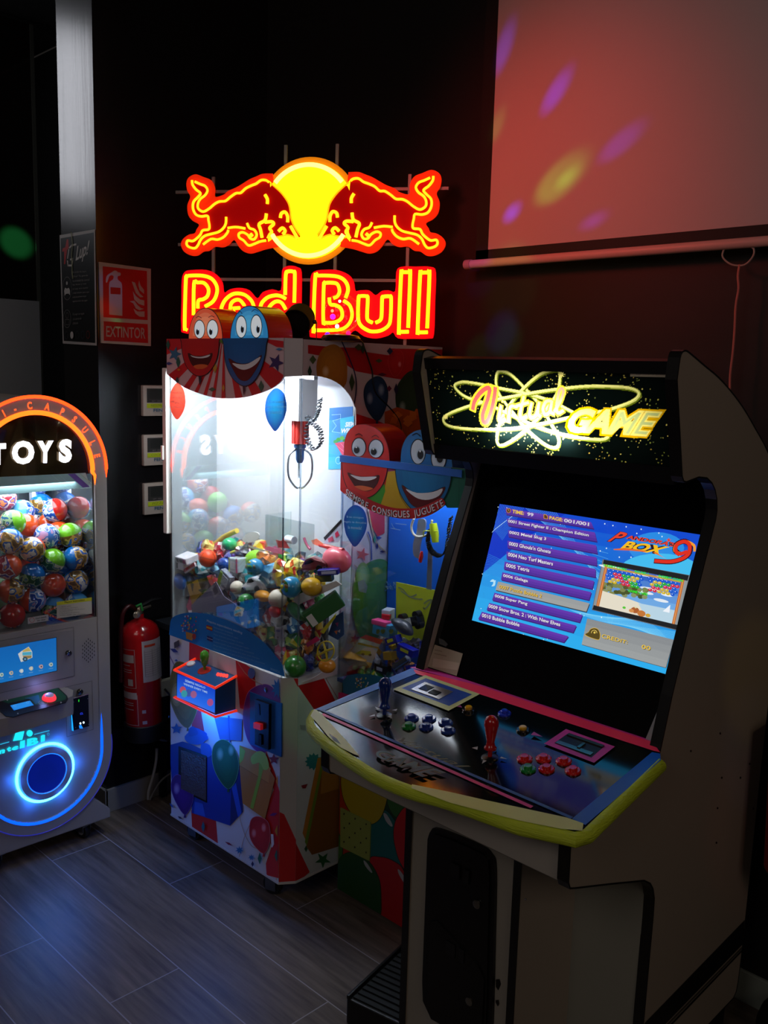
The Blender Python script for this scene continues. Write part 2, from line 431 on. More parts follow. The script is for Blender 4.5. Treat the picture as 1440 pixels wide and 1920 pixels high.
# keep the tile pattern tied to room coordinates
for v in fl.data.vertices: v.co += fl.location
fl.location = (0, 0, 0)
struct('wall_back', box(XL-.1, 2.5, YB, YB+.12, 0, 3.2), wallmat())
struct('wall_left', box(XL-.243, XL, 1.545, YB, 0, 3.2), mat('131214', .24, key='pillarpaint', spec=.6, bump=.06, bscale=6))
struct('wall_side', box(-5.2, XL-.1, 2.36, 2.46, 0, 3.2), mat('0c0c0d', .8))
struct('ceiling', box(-5.2, 2.5, -2.5, YB+.1, 3.2, 3.3), mat('1a1a1a', .8))
bbm = mat('8f8b84', .45, key='skirting')
struct('baseboard_left', bev(box(XL, XL+.012, 1.535, YB, 0, .086), .002), bbm)
struct('baseboard_corner', bev(box(XL-.243, XL+.012, 1.533, 1.545, 0, .086), .002), bbm)
struct('baseboard_back', bev(box(XL+.012, 2.5, YB-.012, YB, 0, .086), .003), mat('8d978f', .4))
# tinted mirror wall panel with a bright metal edge, left of the pillar
mp = thing('mirror_panel', (-4.5, 1.9, 0), 'tall dark glossy mirror panel with bright metal edge behind the capsule machine', 'mirror')
put('mirror_glass', box(-4.53, -4.50, 1.62, 2.095, 0, 3.18), mat('1c1614', .10, spec=.9, coat=.6, key='darkmirror', bump=.25, bscale=3.), mp)
put('edge_strip', box(-4.532, -4.496, 2.095, 2.112, 0, 3.18), mat('c9cfc4', .2, .9), mp, label='bright polished metal edge strip')
put('pale_lower_pane', box(-4.515, -4.49, 1.62, 2.10, 0, 1.896), mat('c4ccd4', .3, .0, key='palepane'), mp, label='grey blue lower pane with reflected room light put into its colour')  # pale diffuse colour stands in for the lit room's reflection

# ================================================================== pull down projector screen
SP = PY(2.19)
ps = thing('projector_screen', (-1.2, 2.19, 1.9), 'large pull-down projector screen with black border lit red on the back wall', 'projector screen')
put('canvas', box(-1.753, .35, 2.192, 2.196, 1.963, 3.15), mat('c0acae', .75, key='canvas'), ps, label='off-white projection canvas')
put('border', join(box(-1.80, .40, 2.194, 2.199, 1.925, 1.963), box(-1.80, -1.753, 2.194, 2.199, 1.925, 3.15)), mat('0a0909', .7), ps, label='black canvas border')
put('weight_bar', lathe([(.006, 0), (.0125, .002), (.0125, 2.2), (.006, 2.203)], (-1.826, 2.19, 1.924), (1, 0, 0), 16), mat('cfa9a2', .4), ps, smooth=True, label='pale round weight bar along the bottom')
put('end_cap', lathe([(.008, -.006), (.0145, -.004), (.0145, .018), (.008, .02)], (-1.830, 2.19, 1.924), (1, 0, 0), 16), mat('b08078', .5), ps, smooth=True)
hp = [SP.pt(*q) for q in Z(860, 380, 2.483, [(1250, 212), (1234, 222), (1230, 255), (1270, 288), (1330, 290), (1370, 250), (1374, 215), (1355, 205)])]
put('pull_handle', tube(sm(hp, 4), .0022, 8), mat('a08f88', .4), ps, smooth=True, label='hexagonal pale pull handle')
cp = [SP.pt(*q) for q in Z(860, 380, 2.483, [(1308, 288), (1300, 340), (1303, 400), (1290, 480), (1284, 600), (1276, 700), (1264, 800), (1262, 880), (1258, 960)])]
put('pull_cord', tube(sm(cp, 4), .0028, 8), mat('c46a62', .6), ps, smooth=True, label='pink pull cord')

# ================================================================== signs on the left
GP = PY(1.541)
pt = thing('wall_poster', (-3.0, 1.541, 1.66), 'narrow black house rules poster with white border on the glossy pillar', 'poster')
q = [(112, 441), (178, 430), (181, 648), (118, 644)]
put('paper', prism(GP, [GP.at(*p) for p in q], -.001, .0005), mat('b5b1ae', .5), pt)
A = Art(GP, .001); A.poly('0d0d0e', [(114, 447), (176, 436), (179, 643), (120, 639)])
zz = lambda pts: Z(100, 420, 7.2, pts)
A.poly('c02428', zz([(185, 210), (205, 205), (210, 280), (215, 330), (190, 350), (165, 540), (148, 545), (150, 470), (150, 370), (122, 375), (130, 330), (165, 315)]))
A.line('cfcac6', zz([(310, 275), (250, 290), (215, 330), (195, 480), (200, 560), (255, 560), (270, 470), (235, 480)]), .006)
A.text('cfcac6', 'Lup!', zz([(320, 300), (495, 215), (465, 470), (300, 560)]), bold=.02, shear=.15)
for y, c in ((870, 'G'), (1290, 'r')):
    A.line('9a9896', zz(ell(192, y if c == 'G' else 1280, 60 if c == 'G' else 50, 155 if c == 'G' else 120, 28)), .0012, closed=True)
A.poly('c4c2bf', zz([(165, 860), (190, 875), (215, 860), (232, 900), (230, 960), (210, 940), (175, 945), (158, 970), (152, 900)]))
A.poly('b5b3b0', zz(ell(190, 800, 12, 25, 12))).line('8a8886', zz(ell(193, 1235, 18, 38, 14)), .001, closed=True).line('8a8886', zz([(165, 1290), (225, 1290), (220, 1360), (172, 1360)]), .001, closed=True)
for i, s in enumerate(('En el sitio de juegos,', 'Glup! Te guarda', 'la sociedad de control', 'las fotos y vias', 'en juego, de la mayoria', 'y del bebido para que', 'todas las personas tengan', 'oportunidad de jugar.')):
    A.text('8d8b88', s, zz([(272, 640+i*56), (455+(i % 3)*20, 625+i*56), (455+(i % 3)*20, 655+i*56), (272, 672+i*56)]))
for i, s in enumerate(('El juego se regula', 'a la carrera de', 'chicos.')):
    A.text('84827f', s, zz([(275, 1205+i*60), (430-i*40, 1195+i*60), (430-i*40, 1230+i*60), (275, 1240+i*60)]))
for i, c in enumerate(('4a4a4e', 'c6c3c0', '3c4044', '34465a', '9c2a2c')):
    e = zz(ell(190+i*73, 1503-i*2, 22, 50, 20))
    if i == 1: A.poly(c, e)
    else: A.line(c, e, .0014, closed=True)
A.build('print', pt, rough=.35)
put('loose_tape', tube([GP.pt(*p, .003) for p in sm(zz([(250, 110), (262, 200), (268, 300), (258, 420), (262, 540), (266, 680), (275, 740)]), 4)], .0012, 6), mat('a9b58c', .4), pt, label='thin pale green tape end')

EP = PX(XL+.006)
es = thing('extinguisher_sign', (XL, 1.65, 1.667), 'red and white EXTINTOR sign with extinguisher pictogram and flames above thermostats', 'sign')
q = [(186, 491), (283, 504), (283, 649), (190, 643)]
put('plate', prism(EP, [EP.at(*p) for p in q], -.0055, 0), mat('b8aaa2', .5), es)
A = Art(EP); A.poly('b80f12', zz([(665, 570), (1262, 635), (1272, 1298), (675, 1258)])); A.poly('b80f12', zz([(678, 1312), (1272, 1352), (1278, 1608), (680, 1575)]))
W_ = 'b5a29b'
A.poly(W_, zz(sm([(750, 830), (760, 780), (805, 745), (808, 700), (760, 700), (725, 785), (708, 780), (720, 700), (790, 650), (820, 630), (850, 632), (870, 650), (905, 660), (905, 695), (870, 705), (870, 750), (915, 790), (928, 840)], 3)+[(930, 1240), (752, 1222)]))
A.poly('a80f12', zz([(768, 852), (905, 862), (905, 952), (770, 945)]))
for f_ in ([(1055, 775), (1100, 790), (1130, 870), (1165, 940), (1215, 985), (1170, 990), (1110, 930), (1085, 860)], [(1155, 760), (1175, 830), (1222, 890), (1222, 945), (1160, 890), (1145, 820)],
           [(1070, 905), (1110, 970), (1170, 1020), (1225, 1032), (1225, 1103), (1150, 1080), (1090, 1020)], [(1025, 1045), (1090, 1035), (1130, 1090), (1180, 1135), (1220, 1145), (1160, 1165), (1110, 1140), (1075, 1070)],
           [(1078, 1140), (1130, 1180), (1180, 1180), (1228, 1180), (1228, 1255), (1160, 1250), (1105, 1210)]):
    A.poly(W_, zz(f_))
A.text(W_, 'EXTINTOR', zz([(710, 1375), (1240, 1402), (1240, 1550), (710, 1522)]), bold=.012)
A.build('print', es)

# three thermostats
TP = PX(XL)
for i, (yt, yb, w_) in enumerate(((722, 780, 'topmost'), (815, 873, 'middle'), (906, 965, 'lowest'))):
    z1 = TP.at(265, yt)[1]; z0 = TP.at(265, yb)[1]
    t = thing('thermostat', (XL, 1.76, z0), '%s of three beige wall thermostats with yellow label beside the claw machine' % w_, 'thermostat', 'thermostats on the dark wall')
    put('housing', bev(box(XL, XL+.018, 1.702, 1.832, z0, z1), .004), mat('b3a79c', .5), t, smooth=True)
    FP = PX(XL+.018); h = z1-z0
    L = lambda a, b: (1.702+a*.13, z0+b*h)
    put('display', bev(box(XL+.017, XL+.0195, 1.716, 1.822, z0+h*.44, z0+h*.9), .001), mat('3a3938', .3), t, label='dark display window')
    A = Art(FP, .0018)
    A.poly('2a2c2a', [L(.19, .56), L(.8, .56), L(.8, .86), L(.19, .86)], loc=True)
    A.poly('b4c424', [L(.1, .27), L(.72, .27), L(.72, .41), L(.1, .41)], loc=True)
    A.text('6f7a28', ('NESONA', 'COCINA', 'PIZZA')[i], [L(.22, .38), L(.62, .38), L(.62, .31), L(.22, .31)], loc=True, shear=.2)
    A.text('39637e', 'FENCLIM', [L(.3, .24), L(.96, .24), L(.96, .14), L(.3, .14)], loc=True, bold=.02)
    A.text('5a524c', 'CONTROL', [L(.5, .1), L(.75, .1), L(.75, .06), L(.5, .06)], loc=True)
    A.text('8f8b88', 'SET  ON', [L(.25, .51), L(.52, .51), L(.52, .47), L(.25, .47)], loc=True)
    A.build('label', t)

# ================================================================== neon sign
NC = CAM + ray(580, 450)*2.84
NP = Plane(NC, (.845, .534, 0), (0, 0, 1))
ns = thing('neon_sign', (NC.x, NC.y, 1.7), 'large glowing red and yellow Red Bull neon sign with two charging bulls and sun disc', 'neon sign')
u0 = NP.at(580, 400)[0]
def mir(P): return [(2*u0-a, b) for a, b in P]
def nl(pts): return [NP.at(*p) for p in pts]
barm = mat('8f8684', .5, .3)
for i, (x, y0_, y1_) in enumerate(((532, 270, 640), (628, 268, 640), (397, 330, 640), (765, 325, 636))):
    a = NP.at(x, 400)[0]; b1 = NP.at(x, y0_)[1]; b0 = 1.6805-NC.z
    put('frame_bar', obox(NP.w(a, (b0+b1)/2, -.015), NP.U*.0048, NP.V*((b1-b0)/2), NP.N*.004), barm, ns)
for y, xa, xb in ((355, 326, 838), (457, 330, 835), (524, 400, 745)):
    a0, a1 = NP.at(xa, 400)[0], NP.at(xb, 400)[0]; b = NP.at(580, y)[1]
    put('frame_bar', obox(NP.w((a0+a1)/2, b, -.017), NP.U*((a1-a0)/2), NP.V*.0045, NP.N*.004), barm, ns)
def backing(name, P, col, em, h0=-.006, h1=0., rough=.25, label=None): return put(name, prism(NP, P, h0, h1), mat(col, .6, emis=em, spec=.15, key=('ac', col, em)), ns, label=label)
z2 = lambda p: Z(330, 280, 5.538, p); z5 = lambda p: Z(570, 490, 5.333, p); z4n = lambda p: Z(330, 490, 5.538, p)
bo = nl(z2(sm([(1000, 250), (900, 252), (830, 280), (760, 310), (680, 360), (620, 395), (540, 430), (490, 470), (400, 490), (398, 400), (360, 320), (280, 285), (200, 258), (130, 290), (105, 350), (115, 430), (145, 490), (115, 580), (125, 680), (170, 740), (235, 780), (210, 830), (190, 870), (130, 885), (70, 930), (48, 990), (80, 1060), (150, 1100), (220, 1100), (280, 1060), (340, 1050), (400, 1010), (480, 1015), (540, 990), (590, 940), (620, 960), (650, 1010), (700, 1060), (770, 1080), (850, 1060), (930, 1035), (1060, 1010)], 4)))
di = nl(z2(sm([(970, 348), (1040, 400), (1110, 470), (1170, 560), (1190, 640), (1200, 720), (1230, 800), (1290, 900), (1270, 935), (1200, 900), (1150, 880), (1080, 905), (1000, 915), (950, 940), (880, 965), (840, 880), (745, 840), (640, 820), (545, 815), (510, 860), (400, 890), (310, 900), (270, 940), (235, 1010), (180, 1020), (130, 1000), (130, 960), (220, 930), (290, 850), (350, 830), (345, 760), (335, 700), (270, 695), (215, 680), (190, 600), (210, 530), (262, 465), (205, 410), (180, 345), (230, 350), (310, 385), (335, 430), (260, 520), (235, 580), (290, 650), (400, 580), (520, 540), (640, 460), (790, 380), (900, 328)], 3)))
for k, f_ in enumerate((lambda P: P, mir)):
    backing('halo_plate', f_(bo), 'e02404', .85, -.008, -.002, label='translucent dim red acrylic bull outline')
    backing('bull_body', f_(di), 'a40000', .62, -.002, .0005, label='dark red charging bull body')
cc = NP.at(578, 395); R_ = abs(NP.at(578, 295)[1]-NP.at(578, 395)[1])
backing('disc_rim', ell(cc[0], cc[1], R_*1.02, R_*1.02, 64), 'c87008', .75, -.012, -.0085, label='amber edge of the sun disc')
# bulls in front of the disc: disc face cut by the two body outlines
backing('sun_disc', ell(cc[0], cc[1], R_*.91, R_*.91, 64), 'ffee10', 1.35, -.0085, -.0078, label='glowing yellow sun disc')
face = nl(z2(sm([(975, 330), (1040, 400), (1110, 470), (1170, 560), (1190, 640), (1200, 720), (1230, 800), (1290, 890), (1345, 905)], 4)))
lowl = nl(z2([(1345, 905), (1290, 905), (1270, 930), (1200, 905), (1150, 885), (1080, 905), (1000, 915), (955, 935), (960, 960)]))
mask = ell(cc[0], cc[1], R_*.91, R_*.91, 64, a0=0)
top_arc = [p for p in ell(cc[0], cc[1], R_*.905, R_*.905, 60, 0, 0, 180)]
up = [p for p in top_arc if mir(face)[0][0] >= p[0] >= face[0][0]]
low_arc = [p for p in ell(cc[0], cc[1], R_*.905, R_*.905, 60, 0, 180, 360) if face[0][0] <= p[0] <= mir(face)[0][0]]
sun = up + face + lowl + low_arc + [p for p in mir(lowl)][::-1] + [p for p in mir(face)][::-1]
backing('sun_face', sun, 'fff010', 1.25, .0006, .0015, label='bright yellow sun face between the bulls')
tubes_l = [[(175, 325), (180, 370), (215, 420), (262, 460), (235, 500), (190, 550), (185, 620), (215, 680), (270, 700), (335, 695), (345, 740), (355, 800), (345, 835), (285, 845), (260, 890), (220, 930), (180, 955), (130, 950), (118, 985), (140, 1015), (200, 1030), (235, 1000), (265, 940), (310, 900), (380, 880), (450, 860), (500, 820), (525, 770), (528, 705)],
 [(205, 340), (260, 365), (310, 385), (335, 430), (310, 480), (260, 520), (235, 570), (240, 620), (290, 650), (350, 620), (410, 570), (460, 545), (520, 540), (570, 500), (630, 460), (680, 455), (730, 410), (790, 380), (840, 360), (890, 325), (940, 325), (970, 345)],
 [(545, 820), (630, 810), (725, 825)], [(290, 990), (370, 935), (440, 940), (500, 915), (540, 870), (550, 840)],
 [(745, 770), (770, 820), (820, 840), (845, 890), (820, 935), (780, 930), (750, 890), (700, 865), (660, 880), (665, 920), (710, 950), (760, 1000), (820, 985), (880, 960), (940, 950)],
 [(780, 880), (800, 905)], [(945, 670), (930, 740), (870, 780), (885, 840), (900, 920)],
 [(930, 760), (1000, 755), (1020, 780), (980, 820), (1000, 860), (980, 890), (960, 930)], [(930, 475), (955, 520), (955, 570)],
 [(1090, 715), (1100, 670), (1140, 655), (1165, 700), (1165, 760)], [(1070, 855), (1110, 820), (1140, 850), (1115, 885)],
 [(1195, 800), (1230, 860), (1270, 930)]]
thin = [[(985, 355), (1040, 400), (1110, 470), (1170, 560), (1190, 640), (1200, 720), (1230, 800), (1290, 890)], [(1000, 920), (1090, 905), (1150, 890), (1200, 900), (1270, 935)]]
tb = mat('ffc818', .3, emis=1.5, key='tubebull'); tt = mat('ffe414', .3, emis=1.7, key='tubetext')
for f_ in (lambda P: P, mir):
    for t_ in tubes_l:
        P = f_(nl(z2(sm(t_, 4)))); wide = .0052 if t_[0][0] > 700 and len(t_) < 8 else .0040
        put('neon_tube', tube([NP.w(a, b, .006) for a, b in P], wide, 8), tb, ns, smooth='all')
    for t_ in thin:
        P = f_(nl(z2(sm(t_, 4)))); put('neon_tube', tube([NP.w(a, b, .003) for a, b in P], .0026, 6), mat('ffb008', .3, emis=1.1, key='tubethin'), ns, smooth='all')
ya = mat('fff27a', .3, emis=1.9, key='tubesun')
for a0, a1 in ((38, 142), (212, 328)):
    put('neon_tube', tube([NP.w(a, b, .004) for a, b in ell(cc[0], cc[1], R_*.86, R_*.86, 30, 0, a0, a1)], .007, 8), ya, ns, smooth='all', label='pale yellow rim tube of the sun')
redb = nl(z4n(sm([(57, 400), (60, 190), (90, 110), (160, 90), (320, 90), (420, 140), (480, 220), (497, 325), (560, 290), (660, 275), (760, 300), (842, 385), (900, 320), (1000, 290), (1090, 298), (1100, 100), (1140, 55), (1200, 45), (1260, 60), (1300, 110), (1300, 400), (1290, 760), (1150, 790), (600, 790), (110, 750), (55, 680)], 3, True)))
bulb = nl(z5(sm([(62, 300), (68, 150), (110, 98), (200, 84), (330, 87), (440, 130), (495, 200), (512, 292), (560, 290), (650, 290), (715, 338), (780, 295), (850, 290), (912, 296), (922, 110), (970, 55), (1120, 52), (1270, 55), (1318, 110), (1310, 400), (1298, 730), (1250, 772), (1100, 774), (940, 770), (890, 710), (840, 742), (720, 772), (600, 750), (510, 690), (440, 740), (330, 762), (90, 762), (55, 700)], 3, True)))
backing('red_backing', redb, 'f00410', .80, -.006, 0, label='glowing red backing of the word Red')
backing('bull_backing', bulb, 'f00410', .80, -.006, 0, label='glowing red backing of the word Bull')
tx1 = [[(118, 695), (98, 680), (110, 200), (122, 160), (160, 150), (290, 152), (380, 185), (430, 260), (430, 340), (390, 420), (310, 470)], [(190, 560), (195, 230), (230, 222), (300, 228), (345, 290), (335, 360), (290, 395), (240, 410), (235, 490)],
 [(480, 540), (480, 480), (520, 400), (590, 345), (660, 335), (730, 355), (790, 410), (815, 470)], [(570, 500), (580, 440), (620, 405), (670, 405), (710, 450), (715, 465)], [(600, 490), (670, 485)], [(580, 600), (570, 540), (620, 530)],
 [(880, 490), (900, 430), (960, 375), (1040, 355), (1100, 365), (1145, 390)], [(1140, 350), (1146, 140), (1170, 107), (1225, 110), (1240, 140), (1234, 430)], [(960, 540), (980, 470), (1040, 420), (1100, 430), (1145, 500)], [(1050, 620), (1110, 620)], [(1080, 690), (1150, 710)],
 [(480, 540), (500, 640), (560, 720)], [(880, 490), (880, 600), (940, 700)]]
tx2 = [[(420, 370), (445, 290), (430, 220), (380, 170), (300, 148), (150, 145), (118, 160), (100, 680), (125, 690), (340, 686), (420, 660), (470, 600), (485, 520), (460, 440), (400, 395)],
 [(300, 370), (340, 350), (360, 300), (345, 240), (310, 218), (220, 218), (203, 245), (198, 600), (220, 615), (310, 612), (370, 580), (388, 530), (370, 470), (320, 440), (268, 430), (258, 365)],
 [(690, 615), (645, 590), (635, 540), (642, 370), (625, 350), (565, 350), (550, 370), (545, 560), (570, 640), (640, 690), (700, 703), (780, 690), (850, 640), (870, 560), (875, 370), (860, 352), (800, 355), (785, 375), (780, 540), (765, 590), (720, 615)],
 [(1045, 665), (1066, 125), (1050, 112), (988, 112), (975, 130), (952, 690), (965, 705), (1050, 705)], [(1235, 670), (1258, 130), (1240, 115), (1178, 117), (1165, 135), (1140, 690), (1150, 710), (1240, 710)]]
for zf, L_ in ((z4n, tx1), (z5, tx2)):
    for t_ in L_: put('neon_tube', tube([NP.w(a, b, .006) for a, b in nl(zf(sm(t_, 4)))], .0056, 8), tt, ns, smooth='all')
# ================================================================== arcade cabinet
XA0, XA1, TH = -1.4453, -.7985, .022
def rings(pts, d):
    """offset a closed outline outward by d (local 2d)"""
    n = len(pts); ar = sum(pts[i][0]*pts[(i+1) % n][1]-pts[(i+1) % n][0]*pts[i][1] for i in range(n)); sg = 1 if ar > 0 else -1; o = []
    for i in range(n):
        a, b, c = pts[i-1], pts[i], pts[(i+1) % n]
        d1 = Vector((b[0]-a[0], b[1]-a[1])); d2 = Vector((c[0]-b[0], c[1]-b[1]))
        if d1.length < 1e-9 or d2.length < 1e-9: o.append(b); continue
        d1.normalize(); d2.normalize(); n1 = Vector((d1.y, -d1.x))*sg; n2 = Vector((d2.y, -d2.x))*sg; m = n1+n2
        if m.length < 1e-6: m = n1
        m.normalize(); k = 1/max(.4, m.dot(n1)); o.append((b[0]+m.x*d*k, b[1]+m.y*d*k))
    return o
def band(pl, pts, out, inn, h0, h1):
    A_, B_ = rings(pts, out), rings(pts, -inn); n = len(pts); V = []
    for P, h in ((A_, h0), (A_, h1), (B_, h0), (B_, h1)): V += [pl.w(a, b, h) for a, b in P]
    Fc = []
    for i in range(n):
        j = (i+1) % n; Fc += [(i, j, n+j, n+i), (2*n+i, 3*n+i, 3*n+j, 2*n+j), (i, 2*n+i, 2*n+j, j), (n+i, n+j, 3*n+j, 3*n+i)]
    return fixn((V, Fc))
ac = thing('arcade_cabinet', (-1.12, 1.7, 0), 'big two-player video arcade cabinet with lit marquee, screen and taped control panel', 'arcade machine')
prof = [(1.555, 1.60)]+sm([(1.558, 1.625), (1.563, 1.645), (1.578, 1.651), (1.601, 1.645), (1.657, 1.626), (1.717, 1.606), (1.777, 1.58), (1.842, 1.546), (1.906, 1.505), (1.988, 1.448), (2.055, 1.375), (2.10, 1.28), (2.12, 1.18), (2.122, 1.05), (2.12, .838), (2.112, .664), (2.106, .398), (2.098, .181), (2.089, .125)], 3)+[
 (2.075, .115), (1.622, .115), (1.618, .288), (1.624, .524), (1.623, .565), (1.614, .590), (1.600, .608), (1.573, .625), (1.45, .668), (1.320, .712), (1.304, .718), (1.298, .730), (1.297, .835), (1.595, .872), (1.603, .895), (1.631, .988), (1.688, 1.148), (1.748, 1.298), (1.759, 1.325), (1.762, 1.345), (1.757, 1.368), (1.745, 1.388), (1.728, 1.403), (1.705, 1.414), (1.67, 1.418), (1.62, 1.412), (1.610, 1.414), (1.603, 1.423)]
side_m = mat('a59a8c', .42, key='sidelam', bump=.04, bscale=300); tm = mat('101010', .32, key='tmold', spec=.6)
for x, s in ((XA1, 1), (XA0+TH, -1)):
    P = PX(x); lo, hi = (-TH, 0) if P.N.x > 0 else (0, TH)
    put('side_panel', prism(P, prof, lo, hi), side_m, ac, label='grey-beige laminated side panel')
    put('edge_molding', band(P, prof, .0028, .0005, lo-.0006, hi+.0006), tm, ac, label='black rubber edge molding')
IX0, IX1 = XA0+TH, XA1-TH
PR = PX(XA1)
A = Art(PR, .0007)
A.poly('0c0e10', [(1.622, .232), (1.622, .288), (2.1, .310), (2.1, .245)], loc=True); A.poly('4a463f', [(1.622, .222), (1.622, .229), (2.1, .240), (2.1, .234)], loc=True)
A.poly('0c0e10', [(1.622, .212), (1.622, .219), (2.1, .232), (2.1, .226)], loc=True); A.build('plinth_stripe', ac, label='black stripe along the lower side')
for a in ((1350, 1375), (1353, 1458), (1388, 1458), (1345, 1515), (1412, 1516), (1343, 1580), (1295, 1408), (1405, 1432)):
    dots = Art(PR, .0007); dots.poly('1b1714', ell(*a, 1.4, 2.2, 8)); dots.build('screw_hole', ac)
put('rear_body', join(box(IX0, IX1, 1.80, 2.08, .125, 1.40), box(IX0, IX1, 1.632, 1.81, .125, .60), box(IX0, IX1, 1.62, 1.635, .125, .60)), mat('8a8a80', .5, key='innerw'), ac, label='pale lower front board of the cabinet body')
put('top_cover', prism(PX(IX0), [(1.575, 1.634), (1.60, 1.634), (1.717, 1.594), (1.842, 1.534), (1.95, 1.46), (2.05, 1.33), (2.05, 1.30), (1.94, 1.44), (1.83, 1.52), (1.71, 1.58), (1.60, 1.62), (1.575, 1.62)], 0, IX1-IX0) if PX(IX0).N.x > 0 else prism(PX(IX0), [(1.575, 1.634), (1.842, 1.534), (2.05, 1.33), (1.83, 1.52), (1.575, 1.62)], 0, -(IX1-IX0)), mat('0b0a0a', .5), ac)
put('base_plinth', box(IX0+.02, IX1+.01, 1.76, 2.06, .0, .125), mat('0a0a0a', .6), ac)
# marquee
MV = Vector((0, -.046, .207)).normalized()
MP = Plane((IX0, 1.619, 1.416), (1, 0, 0), MV)
mh = .217; mw = IX1-IX0
def slab(pl, a0, a1, b0, b1, h0, h1): return obox(pl.w((a0+a1)/2, (b0+b1)/2, (h0+h1)/2), pl.U*((a1-a0)/2), pl.V*((b1-b0)/2), pl.N*((h1-h0)/2))
put('marquee_strip', slab(MP, 0, mw, mh-.018, mh+.006, -.02, .006), mat('0b0b0b', .4), ac, label='black upper marquee retainer')
put('marquee_strip', slab(MP, 0, mw, -.012, .022, -.02, .006), mat('0b0b0b', .4), ac, label='black lower marquee retainer')
A = Art(MP, 0, step=.00006, clipl=[(.0, .015), (mw, .015), (mw, mh-.012), (0, mh-.012)])
A.poly('03080a', [(-.1, -.1), (1, -.1), (1, .5), (-.1, .5)], loc=True)
rnd = random.Random(5)
for i in range(900):
    a, b = rnd.random()*mw, .01+rnd.random()*(mh-.02); r = .0005+.0011*rnd.random()**3; dgl = .6
    if math.sin(a*40+b*70)+rnd.random()*1.6 < .55: continue
    c = rnd.choice(('b8b060', '8f9a50', 'd8c878', '5f6a40', 'c0a050'))
    e = [(a-r, b), (a, b+r), (a+r, b), (a, b-r)]; s_, A.step = A.step, 0; A.poly(c, e, loc=True); A.step = s_
m3z = lambda p: Z(800, 660, 3, p)
def orbit(pts):
    P = m3z(sm(pts, 5, True)); loc = [MP.at(*p) for p in P]
    A.line('5a6a18', [(a+.001, b-.0016) for a, b in loc], .0085, loc=True, closed=True); A.line('c9cf86', loc, .0062, loc=True, closed=True); A.line('eef0b8', [(a-.0006, b+.0008) for a, b in loc], .0016, loc=True, closed=True)
orbit([(400, 115), (392, 170), (412, 240), (480, 330), (560, 430), (640, 500), (700, 535), (738, 530), (742, 480), (700, 400), (640, 300), (560, 210), (480, 130), (430, 108)])
orbit([(700, 103), (745, 105), (750, 160), (735, 230), (690, 300), (620, 380), (520, 470), (440, 520), (402, 515), (398, 460), (420, 380), (480, 280), (560, 190), (640, 125)])
orbit([(160, 195), (190, 170), (260, 172), (400, 200), (560, 232), (700, 275), (830, 340), (960, 400), (1020, 450), (1010, 485), (940, 490), (800, 470), (640, 425), (480, 355), (340, 290), (220, 250)])
orbit([(95, 380), (130, 345), (250, 300), (400, 265), (560, 235), (700, 213), (900, 192), (1080, 195), (1170, 210), (1195, 240), (1150, 280), (1020, 325), (880, 350), (760, 378), (600, 412), (450, 432), (250, 432), (130, 415)])
for x_, y_, r_ in ((760, 125, 22), (108, 365, 18), (912, 690, 12)): A.poly('f0e8a0', m3z(star(x_, y_, r_, 8, .4)))
SCR = [[(262, 318), (272, 275), (305, 228), (340, 203), (356, 212), (345, 265), (318, 350), (322, 392), (345, 385), (370, 310), (384, 240), (388, 204)],
 [(420, 305), (408, 368), (420, 388), (440, 378)], [(462, 388), (468, 325), (478, 305), (508, 308)], [(548, 252), (528, 345), (538, 372), (562, 362)], [(512, 302), (572, 284)],
 [(592, 288), (580, 345), (592, 368), (618, 352), (634, 286), (626, 342), (640, 360)], [(702, 276), (674, 278), (656, 318), (668, 350), (694, 334), (706, 278), (698, 332), (716, 346)], [(722, 330), (752, 280), (771, 225), (762, 205), (746, 225), (733, 300), (740, 342), (768, 330)]]
for w_, c in ((.0150, 'ffe23c'), (.0078, 'f2a0a0')):
    for p_ in SCR:
        wv = w_*(1.25 if p_ is SCR[0] else .82); s_, A.step = A.step, 0; A.line(c if p_ is not SCR[0] or w_ > .01 else 'e45a6c', m3z(sm(p_, 4)), wv); A.step = s_
    A.poly(c, m3z(ell(428, 276, 6 if w_ > .01 else 3, 9 if w_ > .01 else 5, 10)))
A.text('d8a800', 'GAME', m3z([(800, 302), (1350, 322), (1290, 490), (775, 462)]), bold=.1, shear=.3, space=.9)
A.text('f4e890', 'GAME', m3z([(812, 314), (1332, 332), (1282, 478), (790, 452)]), bold=.05, shear=.3, space=.95)
A.text('b8c89c', 'GAME', m3z([(826, 326), (1312, 342), (1272, 466), (806, 442)]), bold=.0, shear=.3, space=1.02)
A.raster(.0, mw, .016, mh-.013, .0011)
A.build('marquee_artwork', ac, 'translucent', .75, label='back-lit Virtual GAME artwork on black starry panel')
st = Art(MP, .003); st.poly('d8cdb4', Z(1180, 640, 5.538, [(18, 303), (393, 312), (391, 370), (18, 362)])); st.text('a39a8c', 'REF 20151-A 27', Z(1180, 640, 5.538, [(80, 325), (315, 330), (315, 352), (80, 347)])); st.build('sticker', ac, label='small cream sticker on the marquee')
